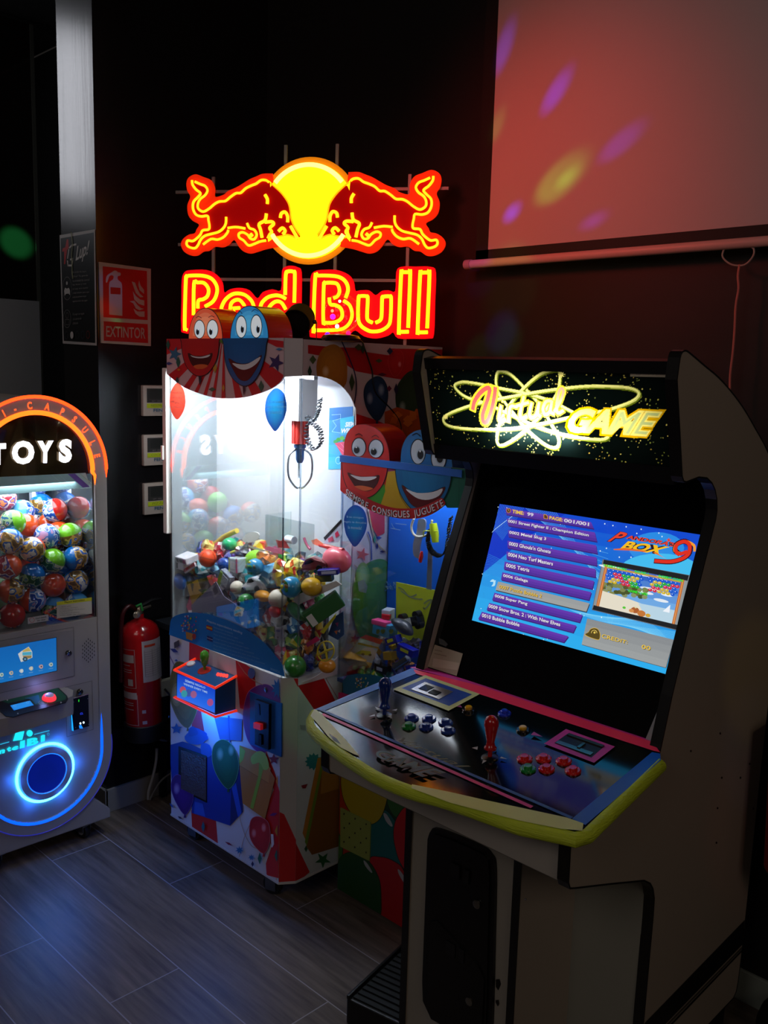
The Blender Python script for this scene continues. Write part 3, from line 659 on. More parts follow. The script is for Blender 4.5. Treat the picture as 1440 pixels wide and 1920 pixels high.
# lamp box behind the marquee
put('lamp_box', join(slab(MP, 0, mw, 0, .006, -.08, -.004), slab(MP, 0, mw, mh-.030, mh-.026, -.08, -.004), slab(MP, 0, mw, 0, mh-.028, -.084, -.08)), mat('c8c4b0', .7), ac, label='pale inside of the marquee lamp box')
lp = MP.at(985, 800); lx = [MP.pt(880, 795, -.03), MP.pt(1110, 806, -.03)]
put('lamp_tube', tube([MP.pt(900, 796, -.05), MP.pt(1105, 806, -.05)], .008, 8), mat('fff6c8', .4, emis=6, key='mtube'), ac, label='short fluorescent tube behind the marquee')
lo = light('marquee_lamp', 'AREA', MP.pt(1000, 812, -.016), MP.pt(1000, 812, .5), 3.4, (1, .95, .66), .20, .014); lo.rotation_euler = Matrix((MP.U, MP.N.cross(MP.U)*-1, -MP.N)).transposed().to_euler() if False else lo.rotation_euler
light('marquee_lamp_wide', 'AREA', MP.w(mw*.5, mh*.45, -.07), MP.w(mw*.5, mh*.5, .5), .55, (1, .93, .6), .5, .08)
# speaker shelf under the marquee, dark hood and screen glass
put('speaker_shelf', box(IX0, IX1, 1.625, 1.80, 1.412, 1.424), mat('090909', .6), ac)
BD = Vector((0, .35, 1)).normalized(); BP = Plane((IX0, 1.706, 1.148), (1, 0, 0), BD)
sq = [(937, 945), (1317.6, 1003.3), (1254, 1265.5), (885, 1163)]
put('bezel', slab(BP, 0, IX1-IX0, -.30, .285, -.01, -.001), mat('060607', .13, key='bezelglass', spec=.6), ac, label='glossy black screen bezel')
S = Art(BP, .0004, step=.00004, clip=[(937, 945), (1319, 1003.5), (1254.5, 1266), (885, 1163)])
s1 = lambda p: Z(880, 930, 5.76, p); s2 = lambda p: Z(1080, 970, 5.76, p)
S.quadgrad('0b3fd0', '2fb4f4', sq, 10)
S.poly('0a34c4', [(937, 945), (1060, 964), (985, 1010), (905, 1075)]); S.poly('2a8ee8', s2(ell(870, 330, 300, 170, 24))); S.poly('45c0f4', s2(ell(900, 560, 420, 170, 24)))
for i in range(16):
    S.line('6fc8f8', s1(sm([(600+i*22, 120+i*3), (760+i*26, 260+i*16), (1100+i*30, 500+i*40), (1500, 620+i*60)], 4)), .0005)
    S.line('3fa8f0', s1(sm([(120+i*6, 900-i*18), (260+i*10, 850-i*8), (420+i*20, 980), (700+i*20, 1160+i*10)], 4)), .0005)
    S.line('58bdf6', s1([(320+i*20, 90), (240+i*8, 330+i*10)]), .0004)
for i in range(26):
    S.line('7fd4fa', s2(sm([(-60+i*18, 1000+i*4), (260+i*20, 1120), (620+i*16, 1180+i*7), (1100, 1240+i*12)], 4)), .0005)
S.line('bfe6ff', s1([(245, 405), (290, 360), (400, 275), (470, 225)]), .0012)
for i in range(60):
    a, b = rnd.random()*1400+50, rnd.random()*1500+100; S.poly('d8f2ff', s1(ell(a, b, 5, 6, 6)))
for a, b in ((325, 77), (413, 96), (556, 109), (718, 136), (671, 181), (909, 177), (943, 215), (277, 370), (344, 341), (483, 437), (609, 438), (291, 1085)): S.poly('e8f8ff', s2(ell(a, b, 7, 8, 8)))
S.poly('b8e4f8', s1(sm([(240, 930), (270, 905), (298, 930), (290, 975), (255, 980), (270, 960), (275, 935)], 3, True)))
rows = [((405, 135), (1330, 290), (1360, 360), (415, 205)), ((420, 250), (1370, 400), (1395, 500), (435, 325)), ((435, 375), (1385, 540), (1400, 630), (440, 445)), ((430, 490), (1390, 670), (1395, 760), (430, 565)), ((420, 605), (1380, 795), (1380, 885), (420, 685)), ((400, 715), (1365, 925), (1345, 1010), (390, 795)), ((375, 830), (1335, 1045), (1310, 1130), (360, 910)), ((330, 930), (1315, 1165), (1280, 1255), (300, 1020)), ((290, 1050), (1240, 1290), (1210, 1370), (265, 1130)), ((235, 1160), (1175, 1405), (1140, 1480), (205, 1235)), ((155, 1255), (1090, 1520), (1040, 1585), (115, 1335))]
for i, r in enumerate(rows):
    S.poly('3a1c70' if i != 7 else '3c4048', s1([(a+6, b+12) for a, b in r]))
    if i == 7: S.quadgrad('9a9ea0', 'a4a6a4', s1(r), 2)
    else: S.quadgrad('6a3ab4', '4c2a96', s1(r), 3)
TX = [('0001 Street Fighter II : Champion Edition', 440, 262, 1310, 415), ('0002 Metal Slug 3', 452, 383, 850, 455), ("0003 Ghouls'n Ghosts", 450, 500, 900, 590), ('0004 Neo Turf Masters', 440, 617, 925, 720), ('0005 Tetris', 418, 733, 670, 790), ('0006 Galaga', 388, 848, 655, 908), ('0007 Puzzle Bobble 2', 345, 965, 805, 1070), ('0008 Super Pang', 298, 1067, 650, 1155), ('0009 Snow Bros. 2 : With New Elves', 232, 1172, 1005, 1375), ('0010 Bubble Bobble', 160, 1272, 565, 1378)]
for t_, x0_, y0_, x1_, y1_ in TX:
    for dx, c in ((4, '2a1848'), (0, 'e8e4f0' if t_[3] != '7' else 'e8c040')):
        S.text(c, t_, s1([(x0_+dx, y0_+dx), (x1_+dx, y1_+dx), (x1_-4+dx, y1_+40+dx), (x0_-4+dx, y0_+40+dx)]), bold=.022)
for t_, x0_, y0_, x1_, y1_, c in (('TIME:', 487, 155, 612, 178, 'f0c838'), ('99', 648, 184, 715, 195, 'd8d4e0'), ('PAGE:', 887, 224, 1030, 248, 'f0c838'), ('001/001', 1045, 252, 1315, 297, 'd8d4e0')):
    S.text(c, t_, s1([(x0_, y0_), (x1_, y1_), (x1_-4, y1_+38), (x0_-4, y0_+38)]), bold=.03)
S.poly('b87830', s1(ell(445, 167, 24, 26, 16))).poly('3a2018', s1(ell(445, 167, 17, 19, 16))).line('e8b060', s1([(445, 150), (445, 170), (452, 172)]), .001)
S.poly('c88838', s1([(822, 205), (850, 208), (872, 232), (868, 262), (822, 252)])).poly('5a3420', s1([(830, 213), (848, 216), (864, 235), (860, 254), (830, 246)]))
# logo of the game box
for bold, c, c2 in ((.09, '2a1020', '2a1020'), (.03, 'e8402c', 'f8c020')):
    S.text(c, 'P', s2([(465, 155), (600, 180), (480, 290), (350, 270)] if bold > .05 else [(470, 160), (592, 182), (470, 282), (360, 268)]), bold=bold, shear=.2)
    S.text(c, "ANDORA'S", s2([(580, 200), (1110, 285), (1075, 330), (560, 240)]), bold=bold, shear=.1)
    S.text(c2, 'BOX', s2([(545, 260), (1035, 330), (950, 420), (500, 345)]), bold=bold+.01, shear=.25)
S.poly('e86a28', s2([(425, 352), (560, 340), (780, 372), (760, 384), (600, 368), (430, 362)])).poly('f06a20', s2([(850, 390), (880, 385), (1010, 470), (960, 440)]))
S.line('2a1020', s2(sm([(1130, 400), (1090, 360), (1110, 300), (1190, 270), (1250, 310), (1240, 400), (1160, 460), (1040, 490), (880, 482)], 4)), .0105)
S.line('f8a030', s2(sm([(1155, 400), (1085, 370), (1105, 300), (1200, 268), (1290, 310), (1300, 370)], 4)), .005)
S.line('e03020', s2(sm([(1210, 385), (1130, 405), (1095, 360), (1115, 300), (1190, 272), (1245, 310), (1235, 400), (1160, 458), (1040, 488), (880, 480)], 4)), .0075)
S.poly('e84030', s2(star(1022, 257, 28, 5, .45)))
# demo picture of the selected game
S.poly('5a6068', s2([(310, 462), (1255, 635), (1112, 1230), (192, 1008)])).poly('8a9094', s2([(315, 466), (1248, 637), (1108, 1223), (198, 1003)])).poly('1c1e22', s2([(322, 466), (1240, 637), (1225, 695), (312, 512)])).poly('1c1e22', s2([(215, 955), (1122, 1170), (1112, 1222), (200, 1003)]))
g0 = [(315, 515), (1225, 695), (1120, 1170), (218, 957)]
gq = lambda a, b: tuple((g0[0][k]*(1-a)+g0[1][k]*a)*(1-b)+(g0[3][k]*(1-a)+g0[2][k]*a)*b for k in (0, 1))
G = lambda pts: s2([gq(a, b) for a, b in pts])
S.poly('90989c', G([(0, 0), (1, 0), (1, 1), (0, 1)])).quadgrad('1a50c0', '78b4ec', G([(.06, 0), (.94, 0), (.94, .75), (.06, .75)]), 4)
for a, b, w_ in ((.1, .04, .3), (.45, .06, .25), (.7, .05, .2), (.6, .35, .25), (.8, .4, .14), (.55, .45, .2), (.75, .55, .18)): S.poly('e8f0f8', G(ell(a, b, w_/2, .035, 14)))
for i in range(40): S.poly(rnd.choice(('6a7440', '7f8850', '565a30', '8a9468', '4a5428')), G(ell(.06+rnd.random()*.5, .36+rnd.random()*.28, .035, .05, 7)))
S.poly('e8e0cc', G([(.05, .62), (.4, .68), (.62, .74), (.62, 1), (.03, 1)])).poly('bcd8e8', G([(.5, .72), (.94, .7), (.94, 1), (.62, 1)])).poly('f4f8ff', G([(.8, .78), (.87, .6), (.88, .78)]))
for x_ in ((.03, .065), (.935, .97)): S.poly('c87030', G([(x_[0], 0), (x_[1], 0), (x_[1], 1), (x_[0], 1)])).line('f0b070', G([(sum(x_)/2, 0), (sum(x_)/2, 1)]), .0012)
S.poly('c89850', G([(.07, .03), (.93, .03), (.93, .075), (.07, .075)]))
bub = {'b': '1858d0', 'r': 'd82840', 'g': '28b028', 'y': 'd8b828'}
for r, row in enumerate(('bbbbbbbb.bbbbbbb', 'brrggyyb.byyggrrb', 'bbrrgyyb..yggrrb', 'byyrrggb..rryybb', '.yy.rrgg..rryyyb')):
    for i, c in enumerate(row):
        if c == '.' or i > 16: continue
        a, b = .09+i*.053+(r % 2)*.026, .11+r*.066
        if a > .92: continue
        S.poly(bub[c], G(ell(a, b, .026, .036, 10))).poly('e8f4ff', G(ell(a-.006, b-.01, .007, .009, 6)))
for t_, a, b, w_ in (('INSERT COIN', .03, .0, .27), ('ROUND 1', .4, .0, .16), ('INSERT COIN', .68, .0, .29), ('GAME OVER', .37, .46, .24)):
    S.text('30e030', t_, G([(a, b), (a+w_, b), (a+w_, b+.06), (a, b+.06)]), bold=.04)
for a, b, r_, c in ((.5, .9, .05, 'b06030'), (.46, .93, .03, 'd89050'), (.58, .94, .05, 'c87838'), (.37, .9, .02, '58c838'), (.66, .95, .03, 'd8a838'), (.5, .84, .012, 'd8d8a0')): S.poly(c, G(ell(a, b, r_, r_*1.4, 12)))
# credit plate
S.poly('50565a', s2([(172, 1112), (1100, 1342), (1015, 1642), (110, 1392)])).quadgrad('888c90', 'a2a6a6', s2([(165, 1105), (1095, 1335), (1010, 1635), (105, 1385)]), 4)
for i in range(7): S.line('989c9e', s2([(160-i*7, 1140+i*35), (1080-i*12, 1370+i*35)]), .0003)
for c, d in (('d8b040', 6), ('58481c', 0)): S.poly(c, s2(sm([(145-d, 1275+d), (180, 1255-d), (200, 1225-d), (240, 1212-d), (280, 1225-d), (298+d, 1260), (302+d, 1300), (290, 1332+d), (240, 1322+d), (180, 1300+d)], 3, True)))
S.line('f0d068', s2(ell(240, 1262, 30, 30, 14, 0, 180, 360)), .0012).poly('e8c858', s2(ell(245, 1258, 12, 12, 10)))
for dx, c in ((5, '4a4028'), (0, 'f0c848')):
    S.text(c, 'CREDIT:', s2([(328+dx, 1272+dx), (605+dx, 1345+dx), (598+dx, 1382+dx), (320+dx, 1315+dx)]), bold=.01); S.text(c, '00', s2([(755+dx, 1385+dx), (850+dx, 1408+dx), (845+dx, 1452+dx), (750+dx, 1430+dx)]), bold=.01)
S.build('screen_picture', ac, 'emit', .95, label='bright blue game selection menu picture')
# loose card and inner side
w = Art(BP, .0012); w.poly('b0a08c', Z(580, 930, 4.5, [(1060, 1255), (1298, 1330), (1245, 1518), (1000, 1440)])); w.poly('c8b8a6', Z(580, 930, 4.5, [(1050, 1370), (1270, 1410), (1250, 1470), (1040, 1440)]))
w.text('5a4a40', 'PUTA', Z(580, 930, 4.5, [(1065, 1290), (1115, 1300), (1110, 1318), (1060, 1306)]) ) if False else None
w.line('8f7c6a', Z(580, 930, 4.5, [(1062, 1300), (1120, 1312)]), .002).line('8f7c6a', Z(580, 930, 4.5, [(1060, 1330), (1160, 1352)]), .002)
w.build('paper_note', ac, label='torn cream paper note in the lower left of the bezel')
put('silver_patch', prism(BP, [BP.at(*q) for q in Z(580, 930, 4.5, [(1100, 1200), (1140, 1215), (1175, 1250), (1160, 1272), (1105, 1250)])], 0, .004), mat('b8b8b8', .2, .9), ac)
put('light_wedge', prism(BP, [BP.at(*q) for q in Z(900, 1240, 4, [(1362, 300), (1286, 600), (1240, 590)])], .0, .0012), mat('9a9c9e', .5), ac, label='pale wedge of card at the lower right of the bezel')
# control panel
PV = Vector((0, .2905, .0399)).normalized(); CP = Plane((IX0, 1.2969, .8472), (1, 0, 0), PV)
outl = [(771, 1254), (590.7, 1331)]+Z(560, 1240, 4.235, [(100, 440), (110, 510), (200, 600), (330, 700), (480, 800), (650, 900), (900, 1000), (1200, 1080)])+[(975, 1541), (1050, 1556), (1078, 1563), (1100, 1556), (1237.5, 1424), (1238, 1411)]
ol = [CP.at(*q) for q in outl]
k = ol[1:-1]; ol2 = [ol[0], ol[1]]+[tuple(p) for p in sm(ol[2:11], 4)]+ol[11:]
put('control_panel', prism(CP, ol2, -.026, 0), mat('0a1012', .10, key='ctrlpanel', spec=.7), ac, label='glossy black control panel')
ed = [CP.w(a, b, -.012) for a, b in ([ol[1]]+[tuple(p) for p in sm(ol[2:11], 4)]+ol[11:15])]
put('edge_tape', tube(ed, .0135, 12), mat('c2d630', .45, key='greentape', bump=.5, bscale=30), ac, smooth=True, label='wrapped lime green tape along the front edge')
T = Art(CP, .001, step=.0002)
T.poly('1f62b4', [(590, 1331), (606, 1334), (790, 1260), (773, 1253)])
T.poly('0f5cc8', Z(900, 1240, 4, [(1290, 685), (1350, 695), (1357, 745), (790, 1232), (690, 1185)]))
T.poly('c02888', [(768, 1252), (790, 1250), (900, 1281), (1222, 1386), (1236, 1410), (1222, 1402), (900, 1289)]).poly('f43058', [(775, 1256), (900, 1287), (1222, 1392), (1238, 1412), (1225, 1409), (900, 1303), (780, 1264)])
T.line('2a5aa6', [(604, 1333), (1070, 1534)], .0075); T.line('d83888', [(606, 1341), (995, 1514)], .0085)
gt = 'd4d890'
T.poly(gt, Z(560, 1240, 4.235, [(125, 385), (180, 420), (400, 660), (485, 760), (440, 745), (330, 690), (240, 610), (150, 500), (95, 440)]))
T.poly(gt, [(772.5, 1472.6), (843, 1486.8), (900, 1500), (987.5, 1518.8), (1062.5, 1535), (1094, 1546), (1092, 1560), (1050, 1556), (975, 1541), (900, 1522), (843, 1507), (772, 1480)])
T.poly('101214', Z(560, 1240, 4.235, [(240, 580), (300, 620), (340, 670), (280, 640)]))
T.poly('c9c98a', Z(560, 1240, 4.235, [(1005, 118), (1440, 268), (1190, 402), (750, 230)])).poly('0c3c94', Z(560, 1240, 4.235, [(1010, 143), (1378, 272), (1195, 364), (818, 222)]))
T.poly('c83494', Z(900, 1240, 4, [(645, 518), (1012, 650), (855, 772), (480, 628)])).poly('14100c', Z(900, 1240, 4, [(660, 552), (938, 645), (835, 734), (556, 624)]))
for q in (Z(560, 1240, 4.235, [(605, 370), (650, 390), (625, 395)]), Z(560, 1240, 4.235, [(740, 400), (785, 390), (775, 405)]), Z(560, 1240, 4.235, [(560, 450), (605, 432), (608, 448)]), Z(560, 1240, 4.235, [(705, 452), (742, 468), (738, 440)]),
          Z(900, 1240, 4, [(102, 672), (125, 655), (120, 690)]), Z(900, 1240, 4, [(148, 742), (160, 730), (205, 748)]), Z(900, 1240, 4, [(15, 785), (25, 755), (52, 762)]), Z(900, 1240, 4, [(-60, 665), (-15, 655), (-20, 680)])): T.poly('b8b4b0', q)
T.poly('b84898', Z(900, 1240, 4, [(380, 568), (405, 545), (470, 583)])).poly('a83c80', Z(560, 1240, 4.235, [(1255, 378), (1285, 365), (1300, 385)]))
T.line('8a8a58', Z(560, 1240, 4.235, sm([(840, 640), (800, 640), (795, 655), (860, 690), (950, 740), (1100, 790)], 4)), .0012)
for bold, c in ((.09, '5a5020'), (.05, '101816'), (.015, '1c4448')):
    T.text(c, 'GAME', Z(560, 1240, 4.235, [(640, 715), (1175, 905), (990, 945), (600, 770)]), bold=bold*.6, shear=.1)
T.text('4a4a2a', 'Virtual', Z(560, 1240, 4.235, [(830, 625), (1370, 860), (1290, 880), (790, 650)]), bold=.0, shear=.3)
T.build('panel_tape', ac, 'print', rough=.38, label='coloured tapes and print on the control panel')
for nm, q, c in (('coin_plate', [(995, 185), (1222, 252), (1125, 310), (890, 235)], 'c8c4c0'),):
    P = [CP.at(*p) for p in Z(560, 1240, 4.235, q)]; cx = sum(p[0] for p in P)/4; cy_ = sum(p[1] for p in P)/4
    pl_ = put(nm, bev(slab(CP, min(p[0] for p in P), max(p[0] for p in P), min(p[1] for p in P), max(p[1] for p in P), .0015, .005), .001), mat(c, .25, .9), ac, label='silver coin chute plate')
    put('chute', join(slab(CP, cx-.03, cx-.005, cy_-.012, cy_+.014, .004, .0062), slab(CP, cx+.002, cx+.026, cy_-.015, cy_+.004, .004, .0065)), mat('14110e', .15, .4), pl_)
put('coin_plate', join(slab(CP, *[(CP.at(1042, 1396)[0]), CP.at(1131, 1402)[0]], CP.at(1040, 1396)[1], CP.at(1040, 1396)[1]+.012, .0015, .005), slab(CP, CP.at(1066, 1380)[0], CP.at(1133, 1402)[0], CP.at(1133, 1402)[1]-.008, CP.at(1133, 1402)[1], .0015, .006), slab(CP, CP.at(1090, 1400)[0], CP.at(1090, 1400)[0]+.006, CP.at(1090, 1402)[1]-.012, CP.at(1090, 1402)[1]+.01, .0015, .007)), mat('8a8678', .2, .9), ac, label='dark metal coin window in the pink frame')
def button(q, col, ring=None, r=.0135):
    a, b = CP.at(*q); n_ = CP.N
    o = put('button', lathe([(r*1.15, 0), (r*1.15, .003), (r*1.0, .0048), (r*.8, .0048)], CP.w(a, b), n_, 24), mat(ring or col, .22, coat=.4), ac, smooth=True, label='push button')
    put('plunger', lathe([(r*.66, .003), (r*.66, .0085), (r*.55, .0098), (r*.2, .0095)], CP.w(a, b), n_, 20), mat(col, .2, coat=.5), o, smooth=True)
for q in [(897, 457), (1035, 462), (1167, 492), (1187, 555), (1012, 527)]: button(Z(560, 1240, 4.235, [q])[0], '14348c')
button(Z(560, 1240, 4.235, [(875, 520)])[0], '1c7c34')
for q in [(335, 738), (477, 735), (628, 755), (697, 827), (500, 813)]: button(Z(900, 1240, 4, [q])[0], 'd01c18')
button(Z(900, 1240, 4, [(360, 812)])[0], '1f8c3c')
button(Z(560, 1240, 4.235, [(1350, 390)])[0], 'e0a010', '1a1612', .0125); button(Z(900, 1240, 4, [(184, 396)])[0], '2034c0', None, .0125); button(Z(900, 1240, 4, [(322, 521)])[0], 'e0a810', '1a1612', .0125)
for q, c, nm in (((720.5, 1342), '0c2c78', 'blue'), ((918.5, 1421), 'b81418', 'red')):
    a, b = CP.at(*q); bs = CP.w(a, b)
    o = put('joystick', lathe([(.0045, 0), (.0045, .018), (.0125, .0185), (.0125, .022), (.009, .026), (.0078, .034), (.0125, .058), (.0145, .068), (.0138, .076), (.0105, .083), (.005, .0865), (.001, .0872)], bs, Vector((0, 0, 1)), 24), mat(c, .2, coat=.6), ac, smooth=True, label='%s bat-top joystick' % nm)
    put('dust_washer', lathe([(.017, 0), (.017, .002), (.012, .004)], bs, CP.N, 24), mat('0c0c0e', .3), o, smooth=True)
# apron, underside, pedestal with coin door
put('apron', box(IX0, IX1, 1.302, 1.318, .722, .825), mat('a6a199', .45, key='apron'), ac, label='off-white front apron')
put('underside', prism(PX(IX0), [(1.318, .724), (1.62, .618), (1.62, .60), (1.318, .71)], 0, (IX1-IX0)*(1 if PX(IX0).N.x > 0 else -1)), mat('6a665e', .6), ac)
for s in (0, 1):
    x = IX0-.001 if s == 0 else IX1+.001
px0, px1, pyf = -1.292, -.980, 1.42
put('pedestal', bev(box(px0+.016, px1-.016, pyf, 1.63, .0, .69), .002), mat('9b968c', .5, key='ped'), ac, label='off-white pedestal board')
for x in (px0, px1-.016):
    put('pedestal_side', box(x, x+.016, pyf-.004, 1.63, 0, .70), side_m, ac); put('edge_molding', box(x-.0005, x+.0165, pyf-.008, pyf-.0035, 0, .70), tm, ac, label='black edge strip of the pedestal')
DP = PY(pyf-.001)
dl = sm([DP.at(*q) for q in [(806, 1572), (812, 1556), (826, 1552), (900, 1582), (924, 1600), (932, 1632), (930, 1760), (926, 1918), (920, 1990)]], 4)
zlow = .20; dl2 = [p for p in dl if p[1] > .25]+[(dl[-1][0], .235), (dl[-1][0]-.02, .20), (dl[0][0]+.03, .185), (dl[0][0]+.004, .215), (dl[0][0], .26)]
dd = put('coin_door', prism(DP, dl2, 0, .008), mat('0b0b0c', .35, key='door'), ac, label='black rounded coin door')
ins = rings(dl2, -.012); put('inner_door', prism(DP, ins, .008, .012), mat('080809', .3, key='door2'), dd)
DQ = PY(pyf-.014)
for q in ((840, 1612), (832, 1758)):
    c = DQ.at(*q); put('reject_slot', join(slab(DQ, c[0]+.01, c[0]+.035, c[1]-.03, c[1], 0, .004), slab(DQ, c[0]+.045, c[0]+.06, c[1]-.03, c[1], 0, .004)), mat('131315', .3), dd)
put('lower_flap', prism(DQ, [(c_[0], c_[1]) for c_ in rings([(-1.205, .215), (-1.05, .235), (-1.05, .36), (-1.07, .385), (-1.185, .43), (-1.203, .42)], 0)], -.001, .002), mat('0a0a0b', .25), dd)
for q in ((895, 1695), (881, 1877)):
    c = DQ.at(*q); put('lock', lathe([(.009, 0), (.009, .004), (.006, .005), (.003, .0045)], DQ.w(*c), DQ.N, 18), mat('8a8880', .25, .9), dd, smooth=True)
ch = Art(DP, .0006)
ch.poly('14120f', Z(620, 1720, 4, [(1240, 465), (1268, 462), (1278, 500), (1258, 548), (1240, 520)])); ch.poly('1a1814', Z(620, 1720, 4, [(1238, 620), (1262, 617), (1265, 650), (1255, 668), (1240, 640)]))
ch.build('chipped_paint', ac, label='dark chips in the pedestal board')
put('apron_screw', ball(DP.pt(1055.6, 1641, .12), .0022, 8), mat('8a8a8a', .3, .8), ac)

# ribbed black step beside the pedestal
o_ = Vector((-1.494, 1.449, 0)); p_ = Vector((-1.60, 1.78, 0))
dv = (Vector((-1.541, 1.693, 0))-Vector((-1.487, 1.425, 0))).normalized(); du = Vector((dv.y, -dv.x, 0))
base = Vector((-1.487, 1.43, 0)); SPn = Plane((base.x, base.y, 0), du, dv)
stp = thing('step_stool', tuple(base+du*.12+dv*.14), 'low black step with ribbed rubber top beside the arcade pedestal', 'step')
def sl(a0, a1, b0, b1, z0, z1): return obox(base+du*(a0+a1)/2+dv*(b0+b1)/2+Vector((0, 0, (z0+z1)/2)), du*((a1-a0)/2), dv*((b1-b0)/2), Vector((0, 0, (z1-z0)/2)))
put('body', bev(sl(0, .175, 0, .30, 0, .068), .006, 3), mat('0e0f0f', .4, key='stepb'), stp, smooth=True)
put('rim', bev(join(sl(0, .008, 0, .30, .066, .078))[0:2], .003, 2), mat('151717', .35), stp, smooth=True)
put('ribbed_top', join(*[sl(.014, .172, .01+i*.02, .022+i*.02, .066, .0725) for i in range(14)]), mat('1a1e1d', .45, key='rib'), stp, label='ribbed rubber tread')
# ================================================================== left claw machine
K0, K1, KY, KZ, KT = -2.54, -1.963, 1.60, .10, 1.682
CX = -1.935; CYc = 1.64; KB = 2.21; GZ = .728; IB = 1.80
cm = thing('claw_machine', (-2.24, 1.9, 0), 'bright-lit claw machine with circus balloon artwork full of small toys under the neon sign', 'claw machine')
FP1 = PY(KY); SD = PX(CX); CHV = Vector((CX-K1, CYc-KY, 0)); CHP = Plane((K1, KY, 0), CHV, (0, 0, 1)); chl = CHV.length
white = mat('cfcdd0', .35, key='clawwhite'); wht2 = mat('c4c8cc', .55, key='clawin')
foot = [(K0, KY), (K1, KY), (CX, CYc), (CX, KB), (K0, KB)]
ZP = Plane((0, 0, 0), (1, 0, 0), (0, 1, 0), flip=True)
def zprism(pts, z0, z1): return prism(Plane((0, 0, 0), (1, 0, 0), (0, 1, 0), flip=True), pts, z0, z1)
put('lower_cabinet', zprism(foot, KZ, GZ), white, cm, label='white lower cabinet')
put('floor_lip', zprism([(K0-.002, KY-.002), (K1, KY-.002), (CX+.002, CYc), (CX+.002, KB), (K0-.002, KB)], KZ-.006, KZ), mat('c8c4c0', .4), cm)
put('roof', zprism(foot, 1.60, KT-.002), mat('b8a8a8', .5), cm)
put('back_panel', fixn(([(x, y, z) for z in (GZ, 1.6) for x, y in ((K0, 1.783), (CX-.004, 1.842), (CX-.004, 1.854), (K0, 1.795))], [(0, 1, 2, 3), (4, 7, 6, 5), (0, 4, 5, 1), (1, 5, 6, 2), (2, 6, 7, 3), (3, 7, 4, 0)])), wht2, cm, label='white back panel of the toy compartment')
put('rear_body', box(K0, CX-.008, IB+.06, KB, GZ, 1.60), mat('8a8a8a', .6), cm)
# glass
gl = glassmat((.97, .985, 1), .08, 0., 'pane', .42)
put('front_glass', box(K0+.004, K1, KY, KY+.003, GZ, 1.60), gl, cm, label='clear front pane reflecting the capsule machine')
put('corner_glass', fixn(([CHP.w(a, b, h) for h in (-.003, 0) for a, b in ((0, GZ), (chl, GZ), (chl, 1.6), (0, 1.6))], [(0, 1, 2, 3), (4, 7, 6, 5), (0, 4, 5, 1), (1, 5, 6, 2), (2, 6, 7, 3), (3, 7, 4, 0)])), gl, cm, label='narrow bevelled corner pane')
put('side_glass', box(CX-.003, CX, CYc, 1.86, GZ-.01, 1.6), gl, cm, label='clear right side pane')
mk = mat('b4bec2', .25, key='hazed'); mk.node_tree.nodes['Principled BSDF'].inputs['Alpha'].default_value = .5  # grey half-clear colour stands in for reflections in clear glass
put('side_glass', box(K0, K0+.003, KY+.01, IB, GZ, 1.6), mk, cm, label='milky left side pane, reflected haze put into its grey colour')
for x, y in ((K1, KY+.002), (CX-.002, CYc)): put('clear_edge_strip', tube([(x, y, GZ), (x, y, 1.59)], .0028, 8), glassmat((.9, .95, 1), .5, .05, 'edge'), cm, smooth=True)
# side panel with the curved window
so = sm([(1.650, 1.583), (1.708, 1.581), (1.765, 1.566), (1.811, 1.535), (1.835, 1.50), (1.843, 1.46), (1.845, 1.2), (1.842, .96), (1.832, .84), (1.808, .775), (1.75, .735), (1.70, .716), (1.655, .712)], 3)
sidep = [(CYc, KT-.002), (KB, KT-.002), (KB, .705), (1.655, .705)]+so[::-1]+[(CYc, 1.583)]
put('side_art_panel', prism(SD, sidep, -.001, .002), mat('cfc6c6', .4, key='sidew'), cm, label='printed right side panel with rounded window')
put('side_art_backing', prism(SD, [(1.846, .70), (KB, .70), (KB, 1.6), (1.846, 1.6)], -.008, -.001), mat('8a8a8a', .6), cm)
# header band with scalloped lower edge
fh = FP1.at
hc = [fh(313, 634), fh(530, 634), fh(533, 707)]+[fh(*p) for p in sm(Z(280, 600, 6, [(1500, 680), (1440, 735), (1330, 795), (1200, 840), (1080, 868), (930, 882), (760, 876), (620, 842), (500, 800), (400, 755), (300, 685), (205, 605)]), 3)]
hc[0] = (K0, KT); hc[1] = (K1, KT); hc[2] = (K1, 1.578)
hpoly = [(K0, KT), (K1, KT), (K1, 1.578)]+hc[3:]
hpoly[-1] = (K0, hpoly[-1][1])
put('header_panel', prism(FP1, hpoly, -.002, .003), mat('c8bcc0', .4), cm, label='scalloped printed header')
put('header_panel', fixn(([CHP.w(a, b, h) for h in (-.002, .003) for a, b in ((0, 1.578), (chl, 1.582), (chl, KT), (0, KT))], [(0, 1, 2, 3), (4, 7, 6, 5), (0, 4, 5, 1), (1, 5, 6, 2), (2, 6, 7, 3), (3, 7, 4, 0)])), mat('b8aeb0', .4), cm)
h6 = lambda p: Z(280, 600, 6, p)
H_ = Art(FP1, .0034, clipl=hpoly)
H_.poly('c9a8ac', h6([(190, 200), (1700, 200), (1700, 900), (190, 900)]))
oc = (850, 130)
for a0, a1 in ((196, 212), (228, 236), (244, 249), (254, 257), (262, 265), (269.5, 272.5), (278, 281.5), (290, 296), (304, 312), (320, 334)):
    R1 = 1500; p = [oc]+[(oc[0]+R1*math.cos(math.radians(t)), oc[1]-R1*math.sin(math.radians(t))) for t in (a0-30+20, a1-30+20)]
    H_.poly('c81c24', h6(p))
H_.poly('c81c24', h6([(1330, 215), (1700, 260), (1700, 330), (1440, 300), (1340, 250)]))
H_.poly('3a6a8c', h6(star(300, 385, 78, 5, .42, -1.3, 1, 1.15))).poly('33285c', h6(star(1440, 480, 95, 5, .42, -1.2, 1, 1.1)))
